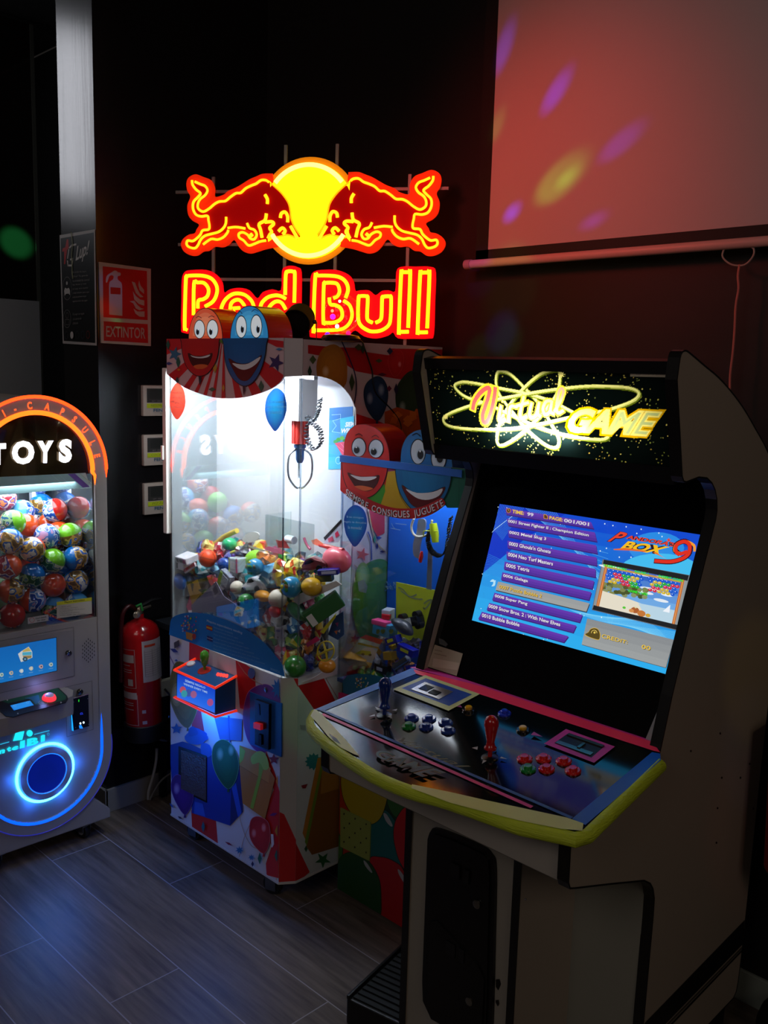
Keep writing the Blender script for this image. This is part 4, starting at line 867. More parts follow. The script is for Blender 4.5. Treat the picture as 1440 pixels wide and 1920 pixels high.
for a in ((225, 280, 22, 60, '2a5a4a'), (235, 490, 42, 18, '3a3a7a'), (340, 475, 24, 65, '2a5a4a'), (755, 540, 24, 62, 'c08a30'), (850, 765, 15, 45, 'c08a30'), (725, 780, 42, 24, '2a5a4a'), (1275, 745, 30, 70, '2a5a4a'), (330, 680, 18, 45, '2a4a4a'), (350, 560, 22, 14, 'd87820'), (430, 745, 14, 14, 'b01848'), (835, 240, 30, 26, '5a7a2a'), (1480, 330, 40, 15, '3a70a0')): H_.poly(a[4], h6(dia(*a[:4])))
def body(A, zf, rim, c1, c2, outline, mouth, teeth, tongue=None, knot=None):
    A.poly('161018', zf(rings([tuple(p) for p in sm(outline, 5, True)], 7))); A.fan(c1, c2, zf(sm(outline, 5, True)))
    A.poly('101014', zf(rings([tuple(p) for p in sm(mouth, 3, True)], 4))); A.poly('5a0c10' if tongue is None else '4a0a0c', zf(sm(mouth, 3, True))); A.poly('d6d0d2', zf(sm(teeth, 3, True)))
    if tongue: A.poly('d8602c', zf(sm(tongue, 3, True)))
    if knot: A.poly('1c1c2c', zf(knot))
body(H_, h6, 0, 'c81a18', 'b81820', [(385, 100), (385, 260), (400, 400), (440, 520), (510, 600), (585, 628), (670, 600), (750, 500), (790, 380), (802, 240), (800, 100)], [(458, 378), (520, 405), (600, 410), (680, 395), (728, 375), (715, 440), (670, 515), (600, 550), (540, 535), (490, 480)], [(485, 398), (540, 412), (610, 414), (705, 390), (680, 418), (600, 432), (520, 422)], [(520, 518), (580, 500), (640, 500), (682, 515), (640, 545), (590, 553), (545, 545)], [(575, 628), (600, 628), (610, 680), (590, 740), (580, 690)])
body(H_, h6, 0, '1660a4', '14528e', [(862, 100), (862, 280), (885, 480), (940, 620), (1010, 700), (1085, 738), (1170, 710), (1250, 610), (1310, 450), (1335, 280), (1335, 100)], [(918, 437), (1000, 482), (1100, 495), (1200, 462), (1285, 397), (1265, 470), (1220, 560), (1150, 660), (1090, 685), (1030, 655), (970, 560)], [(960, 485), (1050, 500), (1140, 490), (1270, 415), (1250, 470), (1180, 530), (1100, 560), (1040, 550), (990, 520)], None, [(1075, 738), (1100, 738), (1105, 790), (1085, 850), (1078, 790)])
H_.build('header_artwork', cm, label='red and blue smiling balloons on red rays')
# window stickers shaped as balloons
def sticker(pl, zf, outline, col, txt, quads, h=.0006, parent=None):
    A = Art(pl, h); A.fan(col[0], col[1], zf(sm(outline, 5, True)))
    for t_, q in zip(txt, quads): A.text('d8e0e4', t_, zf(q))
    A.build('window_sticker', parent, 'translucent', .5, label='balloon shaped sticker with small lettering')
sticker(FP1, h6, [(315, 706), (250, 790), (232, 900), (240, 1000), (275, 1080), (315, 1118), (355, 1080), (395, 1000), (408, 900), (385, 780)], ('e8503c', 'dc4430'), ('Si you find', 'yes a gift', 'will give back', 'your money!'), ([(245, 800), (365, 812), (365, 838), (245, 828)], [(265, 855), (385, 860), (385, 895), (265, 880)], [(248, 905), (395, 930), (395, 958), (248, 935)], [(258, 962), (380, 978), (380, 1002), (258, 988)]), parent=cm)
z2b = lambda p: Z(290, 560, 3.692, p)
sticker(FP1, z2b, [(840, 620), (785, 670), (765, 750), (775, 830), (805, 885), (835, 918), (870, 880), (905, 810), (917, 740), (895, 655)], ('1a7ea8', '1c4a98'), ('Si no consigues', 'regalo te devuelve', 'la moneda!'), ([(782, 705), (900, 705), (900, 725), (782, 725)], [(768, 738), (915, 738), (915, 760), (768, 760)], [(790, 772), (885, 772), (885, 798), (790, 798)]), parent=cm)
# blue information arc sticker
a4 = lambda p: Z(300, 930, 3.789, p)
INF = Art(FP1, .0008); arc = a4(sm([(75, 895), (95, 860), (160, 835), (250, 828), (380, 850), (520, 900), (640, 965), (740, 1040), (820, 1130), (870, 1200), (888, 1285)], 4))+a4([(65, 985)])
INF.poly('1f78c4', arc)
INF.text('c8d4e4', 'Maquina expendedora vending', a4([(335, 875), (588, 965), (584, 985), (332, 896)]), bold=.01)
for r in range(7): INF.text('8fb0d4', ('Introducir moneda', 'Mueve el mando hasta el regalo', 'Pulsa el boton para bajar la pinza', 'El juego termina cuando consigas regalo', 'Insert coin and move the joystick', 'Press the button to drop the claw over the toy', 'Repeat until you get a prize from the machine')[r], a4([(385, 925+r*26), (520+r*38, 970+r*36), (519+r*38, 982+r*36), (384, 936+r*26)]))
INF.poly('b82020', a4([(333, 915), (375, 928), (375, 960), (333, 945)])).poly('e0b020', a4([(333, 924), (375, 937), (375, 951), (333, 936)]))
INF.poly('24367c', a4([(338, 990), (378, 1005), (378, 1038), (338, 1022)])).line('d8d0d8', a4([(338, 1006), (378, 1021)]), .0016).line('c02030', a4([(358, 998), (358, 1030)]), .0014)
rnd = random.Random(3)
for i in range(46): c = rnd.choice(('c83030', '2ca04c', 'd8b030', '3c50c0', 'c8c8d8', 'c85090')); INF.poly(c, a4(dia(165+rnd.random()*105, 850+rnd.random()*110, 6, 8)))
INF.poly('d89038', a4([(198, 960), (250, 975), (245, 1025), (202, 1010)])).poly('c04030', a4(ell(258, 995, 14, 22, 12))).text('9ab8d8', 'WANZUL', a4([(800, 1215), (870, 1240), (870, 1256), (800, 1232)]))
INF.build('info_sticker', cm, 'translucent', .45, label='blue arched instruction sticker')
# lower front artwork
f1 = lambda p: Z(300, 1180, 3.692, p)
LF = Art(FP1, .0006, clipl=[(K0+.002, KZ+.002), (K1, KZ+.002), (K1, GZ), (K0+.002, GZ)])
LF.poly('d2d0d8', [(300, 1150), (600, 1250), (600, 1700), (300, 1600)])
LF.poly('c81c20', f1([(205, 70), (345, 110), (330, 300), (300, 480), (200, 300)])).poly('c83858', f1([(225, 560), (285, 560), (310, 720), (220, 720)])).poly('c81c20', f1([(523, 190), (655, 285), (665, 400), (610, 560), (555, 545)]))
LF.poly('c81c20', f1([(218, 1250), (388, 1310), (402, 1480), (225, 1390)])).poly('c81c20', f1([(735, 840), (800, 1000), (860, 1260), (945, 1480), (965, 1500), (965, 1760), (740, 1700), (735, 1620), (775, 1500), (700, 1320), (790, 1110), (740, 960)]))
def balloon(A, zf, pts, c1, c2, hi=None, rim=None, knot=True):
    o = [tuple(p) for p in sm(pts, 5, True)]
    if rim: A.poly(rim, zf(rings(o, 3)))
    xs = [p[0] for p in o]; ys = [p[1] for p in o]
    A.fan(c1, c2, zf(o))
    if hi:
        for hx, hy, r in hi: A.fan('ffffff' if False else hi_mix(c1), c1, zf(ell(min(xs)+(max(xs)-min(xs))*hx, min(ys)+(max(ys)-min(ys))*hy, (max(xs)-min(xs))*r, (max(ys)-min(ys))*r, 14)))
    if knot:
        b = max(o, key=lambda p: p[1]); A.poly(c2, zf([(b[0]-3, b[1]-4), (b[0]+3, b[1]-4), (b[0]+9, b[1]+22), (b[0]-9, b[1]+24)]))
def hi_mix(c):
    return '%02x%02x%02x' % tuple(int(int(c[i:i+2], 16)*.5+255*.5) for i in (0, 2, 4))
balloon(LF, f1, [(120, 225), (75, 330), (70, 450), (90, 540), (140, 640), (195, 680), (235, 620), (265, 520), (262, 400), (220, 270)], '8f8640', '6a6028', [(.25, .5, .18)], 'b0a870')
LF.line('5a38a8', f1(sm([(60, 110), (70, 180), (110, 260), (150, 320)], 4)), .003)
balloon(LF, f1, [(720, 380), (620, 430), (582, 560), (585, 660), (610, 760), (660, 830), (720, 850), (800, 800), (858, 640), (845, 500), (790, 410)], '7a2c98', '6a2080', None, 'c070b0')
LF.poly('1838a0', f1([(68, 800), (160, 775), (210, 790), (330, 845), (332, 1215), (230, 1185), (90, 1120)])).poly('1030a0', f1([(330, 860), (552, 920), (580, 1260), (490, 1357), (225, 1270), (222, 1180), (330, 1210)])).poly('0c1c6c', f1([(490, 1357), (580, 1260), (560, 940), (500, 1000)]))
LF.poly('2858d0', f1([(245, 1190), (300, 1205), (318, 1295), (240, 1272)])).poly('2450c8', f1([(500, 1090), (530, 1060), (570, 1270), (545, 1300)]))
for p in ([(175, 740), (250, 690), (330, 720), (300, 790), (210, 790)], [(230, 680), (300, 700), (340, 760), (250, 770)], [(290, 790), (350, 800), (362, 870), (300, 880)], [(205, 690), (240, 670), (270, 720), (210, 740)]): LF.poly(rnd.choice(('2c6ce0', '2460d0', '1c50c0')), f1(sm(p, 3, True)))
LF.poly('4a6ab0', f1([(380, 600), (575, 620), (570, 770), (420, 760)])).line('2c50a0', f1([(480, 600), (490, 790)]), .006)
balloon(LF, f1, [(435, 762), (382, 800), (368, 880), (385, 970), (430, 1055), (480, 1100), (525, 1050), (550, 950), (536, 860), (490, 785)], '1c6a40', '145030', [(.3, .3, .14), (.72, .22, .12)], '78b090')
balloon(LF, f1, [(135, 1005), (92, 1040), (90, 1120), (130, 1215), (180, 1278), (222, 1220), (236, 1150), (215, 1070)], '4a1c8c', '381470', [(.25, .35, .15)], '8060b8')
LF.poly('b8742c', f1([(560, 800), (700, 850), (805, 1030), (735, 1310), (580, 1200), (560, 960)])).poly('c88838', f1([(560, 800), (700, 850), (775, 960), (760, 1060), (560, 940)])).line('8a5420', f1([(562, 940), (760, 1062)]), .0015)
LF.poly('8fae30', f1([(700, 870), (728, 870), (725, 960), (655, 1240), (632, 1230), (690, 1010)])); LF.poly('9ab83c', f1([(560, 800), (600, 840), (585, 900), (558, 930)])).poly('a8c448', f1(sm([(640, 880), (690, 840), (740, 860), (765, 950), (730, 970), (700, 920), (650, 930)], 3, True)))
for pth in ([(560, 1290), (590, 1400), (640, 1490), (690, 1515)], [(630, 1350), (600, 1420), (575, 1500), (558, 1570)], [(545, 220), (600, 300), (660, 350), (720, 380)]): LF.line('c8a080', f1(sm(pth, 4)), .0025)
balloon(LF, f1, [(695, 1293), (645, 1310), (630, 1380), (640, 1450), (680, 1510), (730, 1545), (762, 1490), (772, 1410), (755, 1330)], 'c41c24', 'a81018', [(.22, .45, .13), (.7, .3, .13)], 'e08080')
LF.poly('2858a8', f1(star(125, 685, 42, 5, .45))).poly('2464b0', f1(star(825, 405, 62, 9, .5, 0, .75, 1.2))).poly('7a1820', f1(star(800, 895, 40, 5, .45))).poly('2464b0', f1(ell(645, 300, 25, 38, 16)))
for a in ((128, 100, 22, 34, '48404c', .5), (110, 143, 32, 13, '2c3c8c', .4), (125, 212, 12, 8, '2858a8', 0), (832, 1045, 18, 48, 'c87828', 0), (826, 1390, 18, 42, 'b88a28', 0), (820, 1560, 13, 42, '1c6a5c', 0), (704, 1580, 14, 42, '1c6a5c', 0), (312, 1362, 12, 40, '1c6a7c', 0), (490, 1478, 30, 8, '8c2040', .5), (655, 1618, 10, 20, '2c2860', 0), (800, 1275, 28, 12, '6a2070', -.3), (152, 1298, 18, 8, '2c3050', .6), (95, 1215, 24, 7, '2858a8', .9), (827, 1722, 10, 22, 'c89828', 0)): LF.poly(a[4], f1(dia(a[0], a[1], a[2], a[3], a[5])))
for x_, y_, r_ in ((565, 1522, 30), (648, 1572, 24), (72, 600, 12)): LF.poly('2c70b0', f1(star(x_, y_, r_, 7, .45)))
for x_ in (795, 790): LF.poly('e0dce4', f1([(x_-6, 1410), (x_+6, 1412), (x_+10, 1480), (x_-2, 1505)]))
LF.build('front_artwork', cm, label='printed balloons, gifts and confetti on the front')
CA = Art(CHP, .0006, clipl=[(0, KZ+.002), (chl, KZ+.002), (chl, GZ), (0, GZ)])
CA.poly('b8b4b0', [(-.1, 0), (.1, 0), (.1, .8), (-.1, .8)], loc=True).poly('c01a1c', f1([(860, 1280), (965, 1510), (965, 1800), (820, 1800), (820, 1260)]), ).poly('b81a1c', f1([(925, 340), (960, 340), (960, 410)]))
CA.build('front_artwork', cm)
SA = Art(SD, .0006, clipl=[(CYc, KZ+.002), (KB, KZ+.002), (KB, .705), (CYc, .705)])
SA.poly('c4c8c4', [(540, 1250), (900, 1250), (900, 1700), (540, 1700)])
SA.poly('c01a1c', f1([(925, 330), (1115, 300), (1235, 540), (1070, 560), (960, 400)])).poly('c01a1c', f1([(940, 1480), (1035, 1680), (930, 1770), (930, 1470)]))
SA.line('a02840', f1([(1125, 300), (1230, 480)]), .0015)
SA.poly('1c7c84', f1(star(1062, 915, 62, 12, .72))).poly('b87828', f1([(1090, 890), (1240, 860), (1240, 1500), (1050, 1560), (985, 1410)])).poly('8a5420', f1([(1125, 900), (1240, 930), (1240, 1500), (1050, 1560), (1010, 1500)])).poly('a8742c', f1([(1125, 880), (1240, 900), (1240, 1100), (1110, 1140)]))
SA.poly('6f8e28', f1([(1112, 930), (1130, 930), (1015, 1500), (1000, 1470)])).poly('2c6a3c', f1(star(1125, 1595, 58, 5, .4, .3))).poly('8a1828', f1([(975, 1080), (1020, 1068), (1005, 1100), (985, 1100)])).poly('2a5a3c', f1(dia(1008, 1518, 12, 22))).poly('6a2018', f1(star(1075, 700, 45, 5, .45)))
SA.poly('9a9a9c', f1([(965, 660), (1020, 665), (1035, 695), (970, 690)]))
SA.build('side_artwork', cm, label='printed lower right side with orange gift')
# upper side artwork
U3 = lambda p: Z(480, 600, 3.4286, p)
SU = Art(SD, .0026, clipl=sidep)
SU.poly('c8b4b4', [(540, 600), (900, 600), (900, 1300), (540, 1300)])
SU.poly('b81418', U3([(330, 160), (500, 175), (1200, 190), (1200, 395), (1050, 400), (880, 375), (640, 330), (520, 250), (330, 215)])).poly('c8b0b0', U3([(640, 140), (860, 165), (870, 230), (700, 205)])).poly('b81418', U3([(600, 590), (760, 640), (900, 700), (1100, 900), (560, 900)]))
SU.poly('c8c0c0', [(650, 980), (850, 980), (850, 1300), (640, 1300)])
balloon(SU, U3, [(485, 157), (420, 190), (385, 280), (392, 380), (430, 470), (560, 430), (582, 320), (565, 220), (530, 172)], 'c07820', 'a86418', [(.3, .55, .12)], None, False)
balloon(SU, U3, [(895, 190), (855, 220), (845, 280), (865, 340), (890, 362), (925, 325), (942, 260), (930, 205)], 'c81c20', 'b81418', [(.75, .55, .12)], 'd04040', False)
balloon(SU, U3, [(765, 365), (705, 410), (688, 480), (705, 560), (740, 620), (778, 645), (812, 600), (838, 520), (838, 440), (810, 380)], '2c4668', '1c3450', [(.25, .5, .14), (.72, .3, .14)], '101c30')
balloon(SU, U3, [(1000, 325), (920, 390), (890, 480), (905, 600), (960, 700), (1060, 700), (1110, 560), (1100, 400)], '344a30', '243820', [(.2, .6, .1)], None, False)
SU.line('241c50', U3(sm([(545, 140), (590, 240), (630, 350), (638, 440), (625, 540)], 4)), .004)
for p in ([(820, 590), (900, 560), (1060, 600), (1080, 780), (930, 800), (820, 720)],): SU.poly('c04c10', U3(p))
for i in range(14): SU.poly(rnd.choice(('d86018', 'b04810', 'e07020', 'a84010')), U3(dia(860+rnd.random()*180, 590+rnd.random()*170, 26, 34, rnd.random()*3)))
for a in ((650, 175, 26, 22, '4a5a30'), (678, 185, 14, 34, '2c4430'), (850, 200, 20, 24, '20304c'), (780, 262, 24, 14, '4a5a30'), (355, 255, 22, 30, '4a5a30'), (335, 330, 14, 40, '20402c'), (890, 445, 14, 40, '241c40'), (605, 400, 18, 60, '3a4a28'), (845, 440, 16, 20, '702040'), (800, 350, 30, 12, '5a1830')): SU.poly(a[4], U3(dia(*a[:4])))
C3 = lambda p: Z(580, 930, 4.5, p)
SU.poly('c03428', C3([(490, 100), (620, 150), (620, 310), (560, 340), (500, 230)])); SU.line('c8b080', C3(sm([(480, 100), (520, 300), (560, 400), (640, 480)], 4)), .005)
SU.poly('b05038', C3(star(432, 490, 62, 5, .38, -1.3))).poly('b01840', C3(star(370, 1205, 45, 6, .5))).line('2848b0', C3(sm([(480, 300), (505, 380), (510, 530)], 4)), .004).line('c09878', C3([(345, 560), (440, 650)]), .003)
for a in ((535, 360, 12, 34, '289060'), (570, 350, 26, 14, '3848a0'), (555, 420, 12, 28, '302868'), (600, 465, 26, 10, '402850')): SU.poly(a[4], C3(dia(*a[:4])))
balloon(SU, C3, [(560, 528), (450, 580), (370, 700), (345, 860), (360, 1040), (410, 1180), (470, 1210), (560, 1190), (660, 1050), (700, 850), (690, 640), (640, 550)], '6aa83c', '4a8c2c', [(.25, .2, .16)], None, False)
SU.poly('9aa89c', C3([(390, 720), (440, 700), (475, 760), (460, 815), (400, 800)]))
SU.build('side_artwork', cm, label='printed upper right side with balloons')
put('power_cable', tube([SD.pt(*p, .0045) for p in sm(U3([(440, 128), (600, 122), (670, 135), (690, 180), (715, 250), (740, 330), (745, 410), (770, 480), (850, 560), (910, 640), (925, 700), (920, 780)]), 4)], .0022, 8), mat('0c0c0e', .4), cm, smooth=True, label='thin black cable hanging down the side')
# stripes of confetti headboard: balloon heads on the roof
def head(name, cpx, rx, ytop, ypx, col, rim, eyes, brows, parent, depth=.085, base=None, tilt=0, emis=.0, y=1.612, zf=h6, clipb=None):
    P = PY(y); c = P.at(*cpx); r = abs(P.at(cpx[0]+rx, cpx[1])[0]-c[0]); t_ = P.at(cpx[0], ytop)[1]; h = t_-clipb
    out = [(c[0]+r*math.cos(math.radians(a)), clipb+h*math.sin(math.radians(a))) for a in range(0, 181, 6)]
    out = [(c[0]+r*math.cos(math.radians(a))**1 if True else 0, clipb-.002+(h+.002)*math.sin(math.radians(a))**.92) for a in range(0, 181, 6)]
    o = put('balloon_head', prism(P, out, -depth, 0), mat(rim, .3, coat=.3), parent, label=name)
    A = Art(P, .0006, clipl=out); A.poly('140e14', out, loc=True)
    A.fan(col[0], col[1], [(c[0]+(a-c[0])*.97, clipb+(b-clipb)*.975) for a, b in out], centre=(c[0], clipb+h*.45), loc=True)
    for (ex, ey, erx, ery, px_, py_) in eyes:
        A.poly('0c0c14', zf(ell(ex, ey, erx*1.12, ery*1.08, 24))); A.poly('e4e8ec', zf(ell(ex, ey+1, erx, ery, 24))); A.fan('7ab0d8', 'e0e8f0', zf(ell(px_, py_, erx*.52, ery*.42, 18))); A.poly('101014', zf(ell(px_, py_, erx*.30, ery*.34, 16))); A.poly('f8f8f8', zf(ell(px_+erx*.1, py_-ery*.28, erx*.12, ery*.1, 8)))
    for b in brows: A.line('141020', zf(sm(b, 4)), .0018)
    A.build('face', o, 'emit', .55)
    return o
E4 = lambda p: Z(330, 490, 5.538, p)
head('orange-red balloon head with two eyes', (385, 632), 33, 577, None, ('f09068', 'd84020'), 'd81010', [(246, 705, 52, 92, 228, 733), (383, 705, 55, 95, 366, 733)], [[(215, 585), (240, 573), (270, 588)], [(345, 582), (372, 568), (405, 578)]], cm, clipb=KT, zf=E4)
head('blue balloon head with two eyes', (467, 632), 37, 573, None, ('58b8e8', '1a78b8'), 'b82010', [(680, 680, 52, 110, 692, 706), (838, 675, 55, 115, 857, 706)], [[(650, 545), (672, 520), (692, 545)], [(792, 525), (825, 500), (862, 520)]], cm, clipb=KT, zf=E4)
# inside fittings: white claw housing, red solenoid, cables, clear chute, poster
put('claw_housing', bev(join(box(-2.045, -1.985, 1.67, 1.74, 1.455, 1.575))[0:2], .002), mat('e4e6e8', .4), cm, label='white claw trolley housing')
put('gantry_rail', join(box(K0+.01, CX-.01, 1.69, 1.705, 1.572, 1.582), box(-2.06, -1.97, 1.63, 1.78, 1.585, 1.592)), mat('b8bcc0', .3, .6), cm)
cl = (-2.012, 1.70)
sol = put('claw_solenoid', join(*[tube([(cl[0]+.02*math.cos(a), cl[1]+.02*math.sin(a), 1.39), (cl[0]+.02*math.cos(a), cl[1]+.02*math.sin(a), 1.455)], .0052, 6) for a in [i*math.pi/6 for i in range(12)]]), mat('e04038', .35), cm, smooth=True, label='red ribbed claw solenoid')
put('plunger', lathe([(.008, -.04), (.012, -.03), (.013, 0), (.018, .004), (.018, .012), (.01, .014)], (cl[0], cl[1], 1.375), (0, 0, 1), 16), mat('5a80b8', .3, .5), cm, smooth=True)
for a in (.4, 2.5, 4.6):
    d = Vector((math.cos(a), math.sin(a), 0)); b = Vector((cl[0], cl[1], 0))
    put('claw_finger', tube([b+d*r+Vector((0, 0, z_)) for r, z_ in sm([(.012, 1.375), (.034, 1.36), (.040, 1.33), (.036, 1.295), (.018, 1.27), (.006, 1.262)], 4)], .0032, 6), mat('c4c8cc', .25, .8), cm, smooth=True)
cc_ = []
PC = PY(1.70)
for i in range(440):
    t = i/439; P = sm([(600, 748), (597, 770), (590, 785), (575, 800), (577, 825), (588, 843), (602, 830), (600, 808), (588, 795), (575, 780)], 10); q = P[min(len(P)-1, int(t*(len(P)-1)))]
    a = t*2*math.pi*34; X = PC.pt(q[0], q[1]); cc_.append(X+Vector((math.cos(a)*.0065, math.sin(a)*.0065, math.sin(a+1)*.003)))
put('coiled_cable', tube(cc_, .0018, 5), mat('5a6068', .4), cm, smooth=True, label='grey coiled cable loop')
PB = Plane((K0, 1.783, 0), (.601, .059, 0), (0, 0, 1))
po = Art(PB, .0012, clipl=[(.0, 1.2), (.603, 1.2), (.603, 1.58), (0, 1.58)]); pq = [(618, 765), (662, 762), (662, 878), (616, 880)]
po.quadgrad('1a62b0', '50b8e0', pq, 5)
i4 = lambda p: Z(290, 560, 3.692, p)
po.poly('38b8e0', i4([(1285, 830), (1390, 810), (1400, 930), (1290, 945)])); po.text('f4f8fc', 'SIEMPRE', i4([(1322, 855), (1440, 845), (1440, 880), (1320, 888)]), bold=.04, shear=.2); po.text('f4f8fc', 'WINNER', i4([(1295, 900), (1440, 888), (1440, 922), (1293, 932)]), bold=.04, shear=.2)
po.line('b8e8f8', i4([(1228, 805), (1290, 800), (1290, 830), (1235, 845), (1260, 880), (1230, 920), (1290, 930)]), .001)
for a in ((1275, 975, '3ca048'), (1300, 965, '58b858'), (1320, 985, '2c8840'), (1255, 990, '409858')): po.poly(a[2], i4(ell(a[0], a[1], 16, 14, 10)))
po.poly('d85878', i4([(1250, 1000), (1380, 980), (1380, 1090), (1320, 1110)])).line('f0a8b8', i4([(1262, 1015), (1340, 1080)]), .001).line('f0a8b8', i4([(1290, 1000), (1350, 1070)]), .001).line('c8f0f8', i4(ell(1275, 1120, 18, 24, 16)), .0015)
po.build('inner_poster', cm, label='blue prize poster on the back panel')
put('clear_chute', join(box(-2.16, -2.157, 1.63, IB, GZ, 1.13), box(-2.16, CX-.01, 1.655, 1.658, GZ, 1.13)) if False else join(box(-2.17, -2.167, 1.70, IB, GZ, 1.165), box(-2.17, CX-.012, 1.70, 1.703, GZ, 1.165)), glassmat((.93, .97, .97), .10, .03, 'chute', .3), cm, label='clear prize chute walls')
put('light_fitting', box(-2.48, -2.02, 1.70, 1.73, 1.586, 1.596), mat('f4f8ff', .4, emis=5, key='ctube'), cm, label='white strip lamp under the roof')
light('claw_lamp', 'AREA', (-2.24, 1.620, 1.583), (-2.24, 1.668, .8), 10, (.86, .94, 1), .52, .03)
# frame edge / half open left side frame
put('side_frame', bev(box(-2.578, -2.556, 1.602, 1.62, 1.06, 1.592), .003), mat('cfcbc4', .4), cm, label='white vertical frame edge on the left')
put('latch', bev(box(-2.580, -2.570, 1.597, 1.603, 1.30, 1.345), .001), mat('e8e4dc', .35), cm)
# joystick console
con = put('joystick_console', fixn(([(x, y, z) for x in (-2.387, -2.178) for y, z in ((1.526, .574), (1.60, .574), (1.60, .680), (1.526, .659))], [(0, 1, 2, 3), (4, 7, 6, 5), (0, 4, 5, 1), (1, 5, 6, 2), (2, 6, 7, 3), (3, 7, 4, 0)])), mat('16508c', .35), cm, label='blue joystick console with red glowing trim')
for z0_, z1_ in ((.571, .571), (.6605, .681)):
    put('red_trim', tube([(-2.392, 1.60, z1_), (-2.392, 1.522, z0_), (-2.173, 1.522, z0_), (-2.173, 1.60, z1_)], .0042, 8), mat('e83014', .3, emis=.7, key='redtrim'), con)
CT = PY(1.526); CA = Art(CT, .0006); CA.quadgrad('0c38c8', '2870f4', f1([(122, 308), (383, 398), (380, 580), (118, 468)]))
CA.text('a8c8f4', 'SIEMPRE REGALO', f1([(175, 345), (315, 398), (315, 412), (175, 362)]), bold=.02).text('a8c8f4', 'WINNER EVERY TIME', f1([(165, 368), (330, 430), (330, 444), (165, 384)]), bold=.02)
for a in ((160, 420, 'c04858'), (200, 440, '3c50a0'), (235, 450, 'a05880'), (170, 445, '3898a0'), (350, 505, 'b04880')): CA.poly(a[2], f1(ell(a[0], a[1], 22, 26, 10)))
CA.build('console_picture', con, 'emit', .8, label='back-lit blue prize picture')
TPn = Plane((-2.387, 1.526, .6595), (1, 0, 0), (0, .074, .021)); jb = TPn.at(*f1([(308, 285)])[0])
jo = put('joystick', lathe([(.004, 0), (.004, .014), (.008, .018), (.012, .032), (.0145, .046), (.012, .058), (.005, .064)], TPn.w(*jb), (0, 0, 1), 20), mat('4a9828', .25, coat=.4), con, smooth=True, label='green joystick knob'); put('collar', lathe([(.022, 0), (.021, .002), (.006, .004)], TPn.w(*jb), TPn.N, 24), mat('b82818', .4), jo, smooth=True)
bb_ = TPn.at(*f1([(215, 242)])[0]); put('drop_button', lathe([(.014, 0), (.014, .004), (.011, .007), (.004, .009)], TPn.w(*bb_), TPn.N, 24), mat('d8d4d8', .3), con, smooth=True, label='white drop button')
DA = Art(TPn, .0006); DA.text('ff3828', '8888', f1([(392, 298), (475, 312), (470, 338), (388, 322)]), bold=.03, shear=.1); DA.build('led_counter', con, 'emit', 2.2, label='red glowing counter digits')
bl = light('console_glow', 'AREA', (-2.29, 1.545, .566), (-2.25, 1.62, .35), .8, (.02, .22, 1), .18, .03)
# coin acceptor
pc = [FP1.at(*p) for p in f1([(630, 430), (848, 512), (846, 882), (630, 792)])]
cp_ = put('coin_panel', prism(FP1, rings(pc, 0), .0, .004), mat('1a55a4', .35), cm, label='blue coin slot panel')
pk = [FP1.at(*p) for p in f1([(684, 478), (780, 512), (776, 826), (682, 788)])]; put('coin_mech', prism(FP1, pk, .004, .014), mat('0a0a12', .25), cp_)
pk = [FP1.at(*p) for p in f1([(706, 508), (716, 512), (720, 585), (710, 582)])]; put('coin_slot', prism(FP1, pk, .014, .0155), mat('24243a', .2, .6), cp_)
pk = [FP1.at(*p) for p in f1([(692, 632), (740, 645), (740, 685), (692, 670)])]; put('return_button', prism(FP1, pk, .014, .024), mat('c02028', .3, emis=.25), cp_, label='red return button')
pk = [FP1.at(*p) for p in f1([(715, 715), (735, 722), (735, 790), (715, 785)])]; put('return_slot', prism(FP1, pk, .014, .018), mat('05050a', .2), cp_)
put('lock', lathe([(.008, 0), (.008, .004), (.004, .005)], FP1.pt(*f1([(738, 418)])[0]), FP1.N, 16), mat('9098a8', .25, .9), cp_, smooth=True)
# prize door
pd = [FP1.at(*p) for p in f1([(135, 808), (330, 875), (330, 1198), (135, 1105)])]
dr = put('prize_door', prism(FP1, pd, .0006, .004), mat('08080a', .3), cm, label='black framed prize door')
pd2 = [FP1.at(*p) for p in f1([(155, 830), (328, 890), (328, 1182), (155, 1100)])]; put('flap', prism(FP1, pd2, .004, .0055), mat('4c4448', .16, key='flap', bump=.3, bscale=22), dr, label='smoky plastic flap')
s_ = Art(FP1, .0025); s_.poly('2c2820', f1([(668, 1035), (715, 1050), (715, 1122), (668, 1105)])).poly('e0c8c8', f1([(675, 1045), (712, 1058), (712, 1115), (675, 1100)])).poly('c83828', f1(ell(693, 1082, 12, 22, 10))); s_.build('small_sticker', cm)
# castors
def castor(x, y, par, r=.032, ang=.3, zt=.10):
    d = Vector((math.cos(ang), math.sin(ang), 0)); n_ = Vector((-d.y, d.x, 0)); c = Vector((x, y, r))
    o = put('castor', join(obox(c+n_*.017+Vector((0, 0, .02)), d*.018, n_*.0015, Vector((0, 0, zt/2-r/2))), obox(c-n_*.017+Vector((0, 0, .02)), d*.018, n_*.0015, Vector((0, 0, zt/2-r/2))), obox(Vector((x, y, zt-.008)), d*.03, n_*.03, Vector((0, 0, .004)))), mat('70747c', .35, .8), par, label='swivel castor')
    put('wheel', lathe([(r*.5, -.011), (r*.9, -.011), (r, -.007), (r, .007), (r*.9, .011), (r*.5, .011), (r*.5, .006), (r*.15, .006)], c, n_, 24), mat('151515', .5), o, smooth=True); put('hub', lathe([(r*.5, -.0112), (r*.5, .0112)], c, n_, 18), mat('8a8c94', .4), o)
castor(-2.061, 1.658, cm, ang=.35); castor(-2.50, 1.67, cm, ang=.2); castor(-1.99, 2.14, cm); castor(-2.49, 2.14, cm)

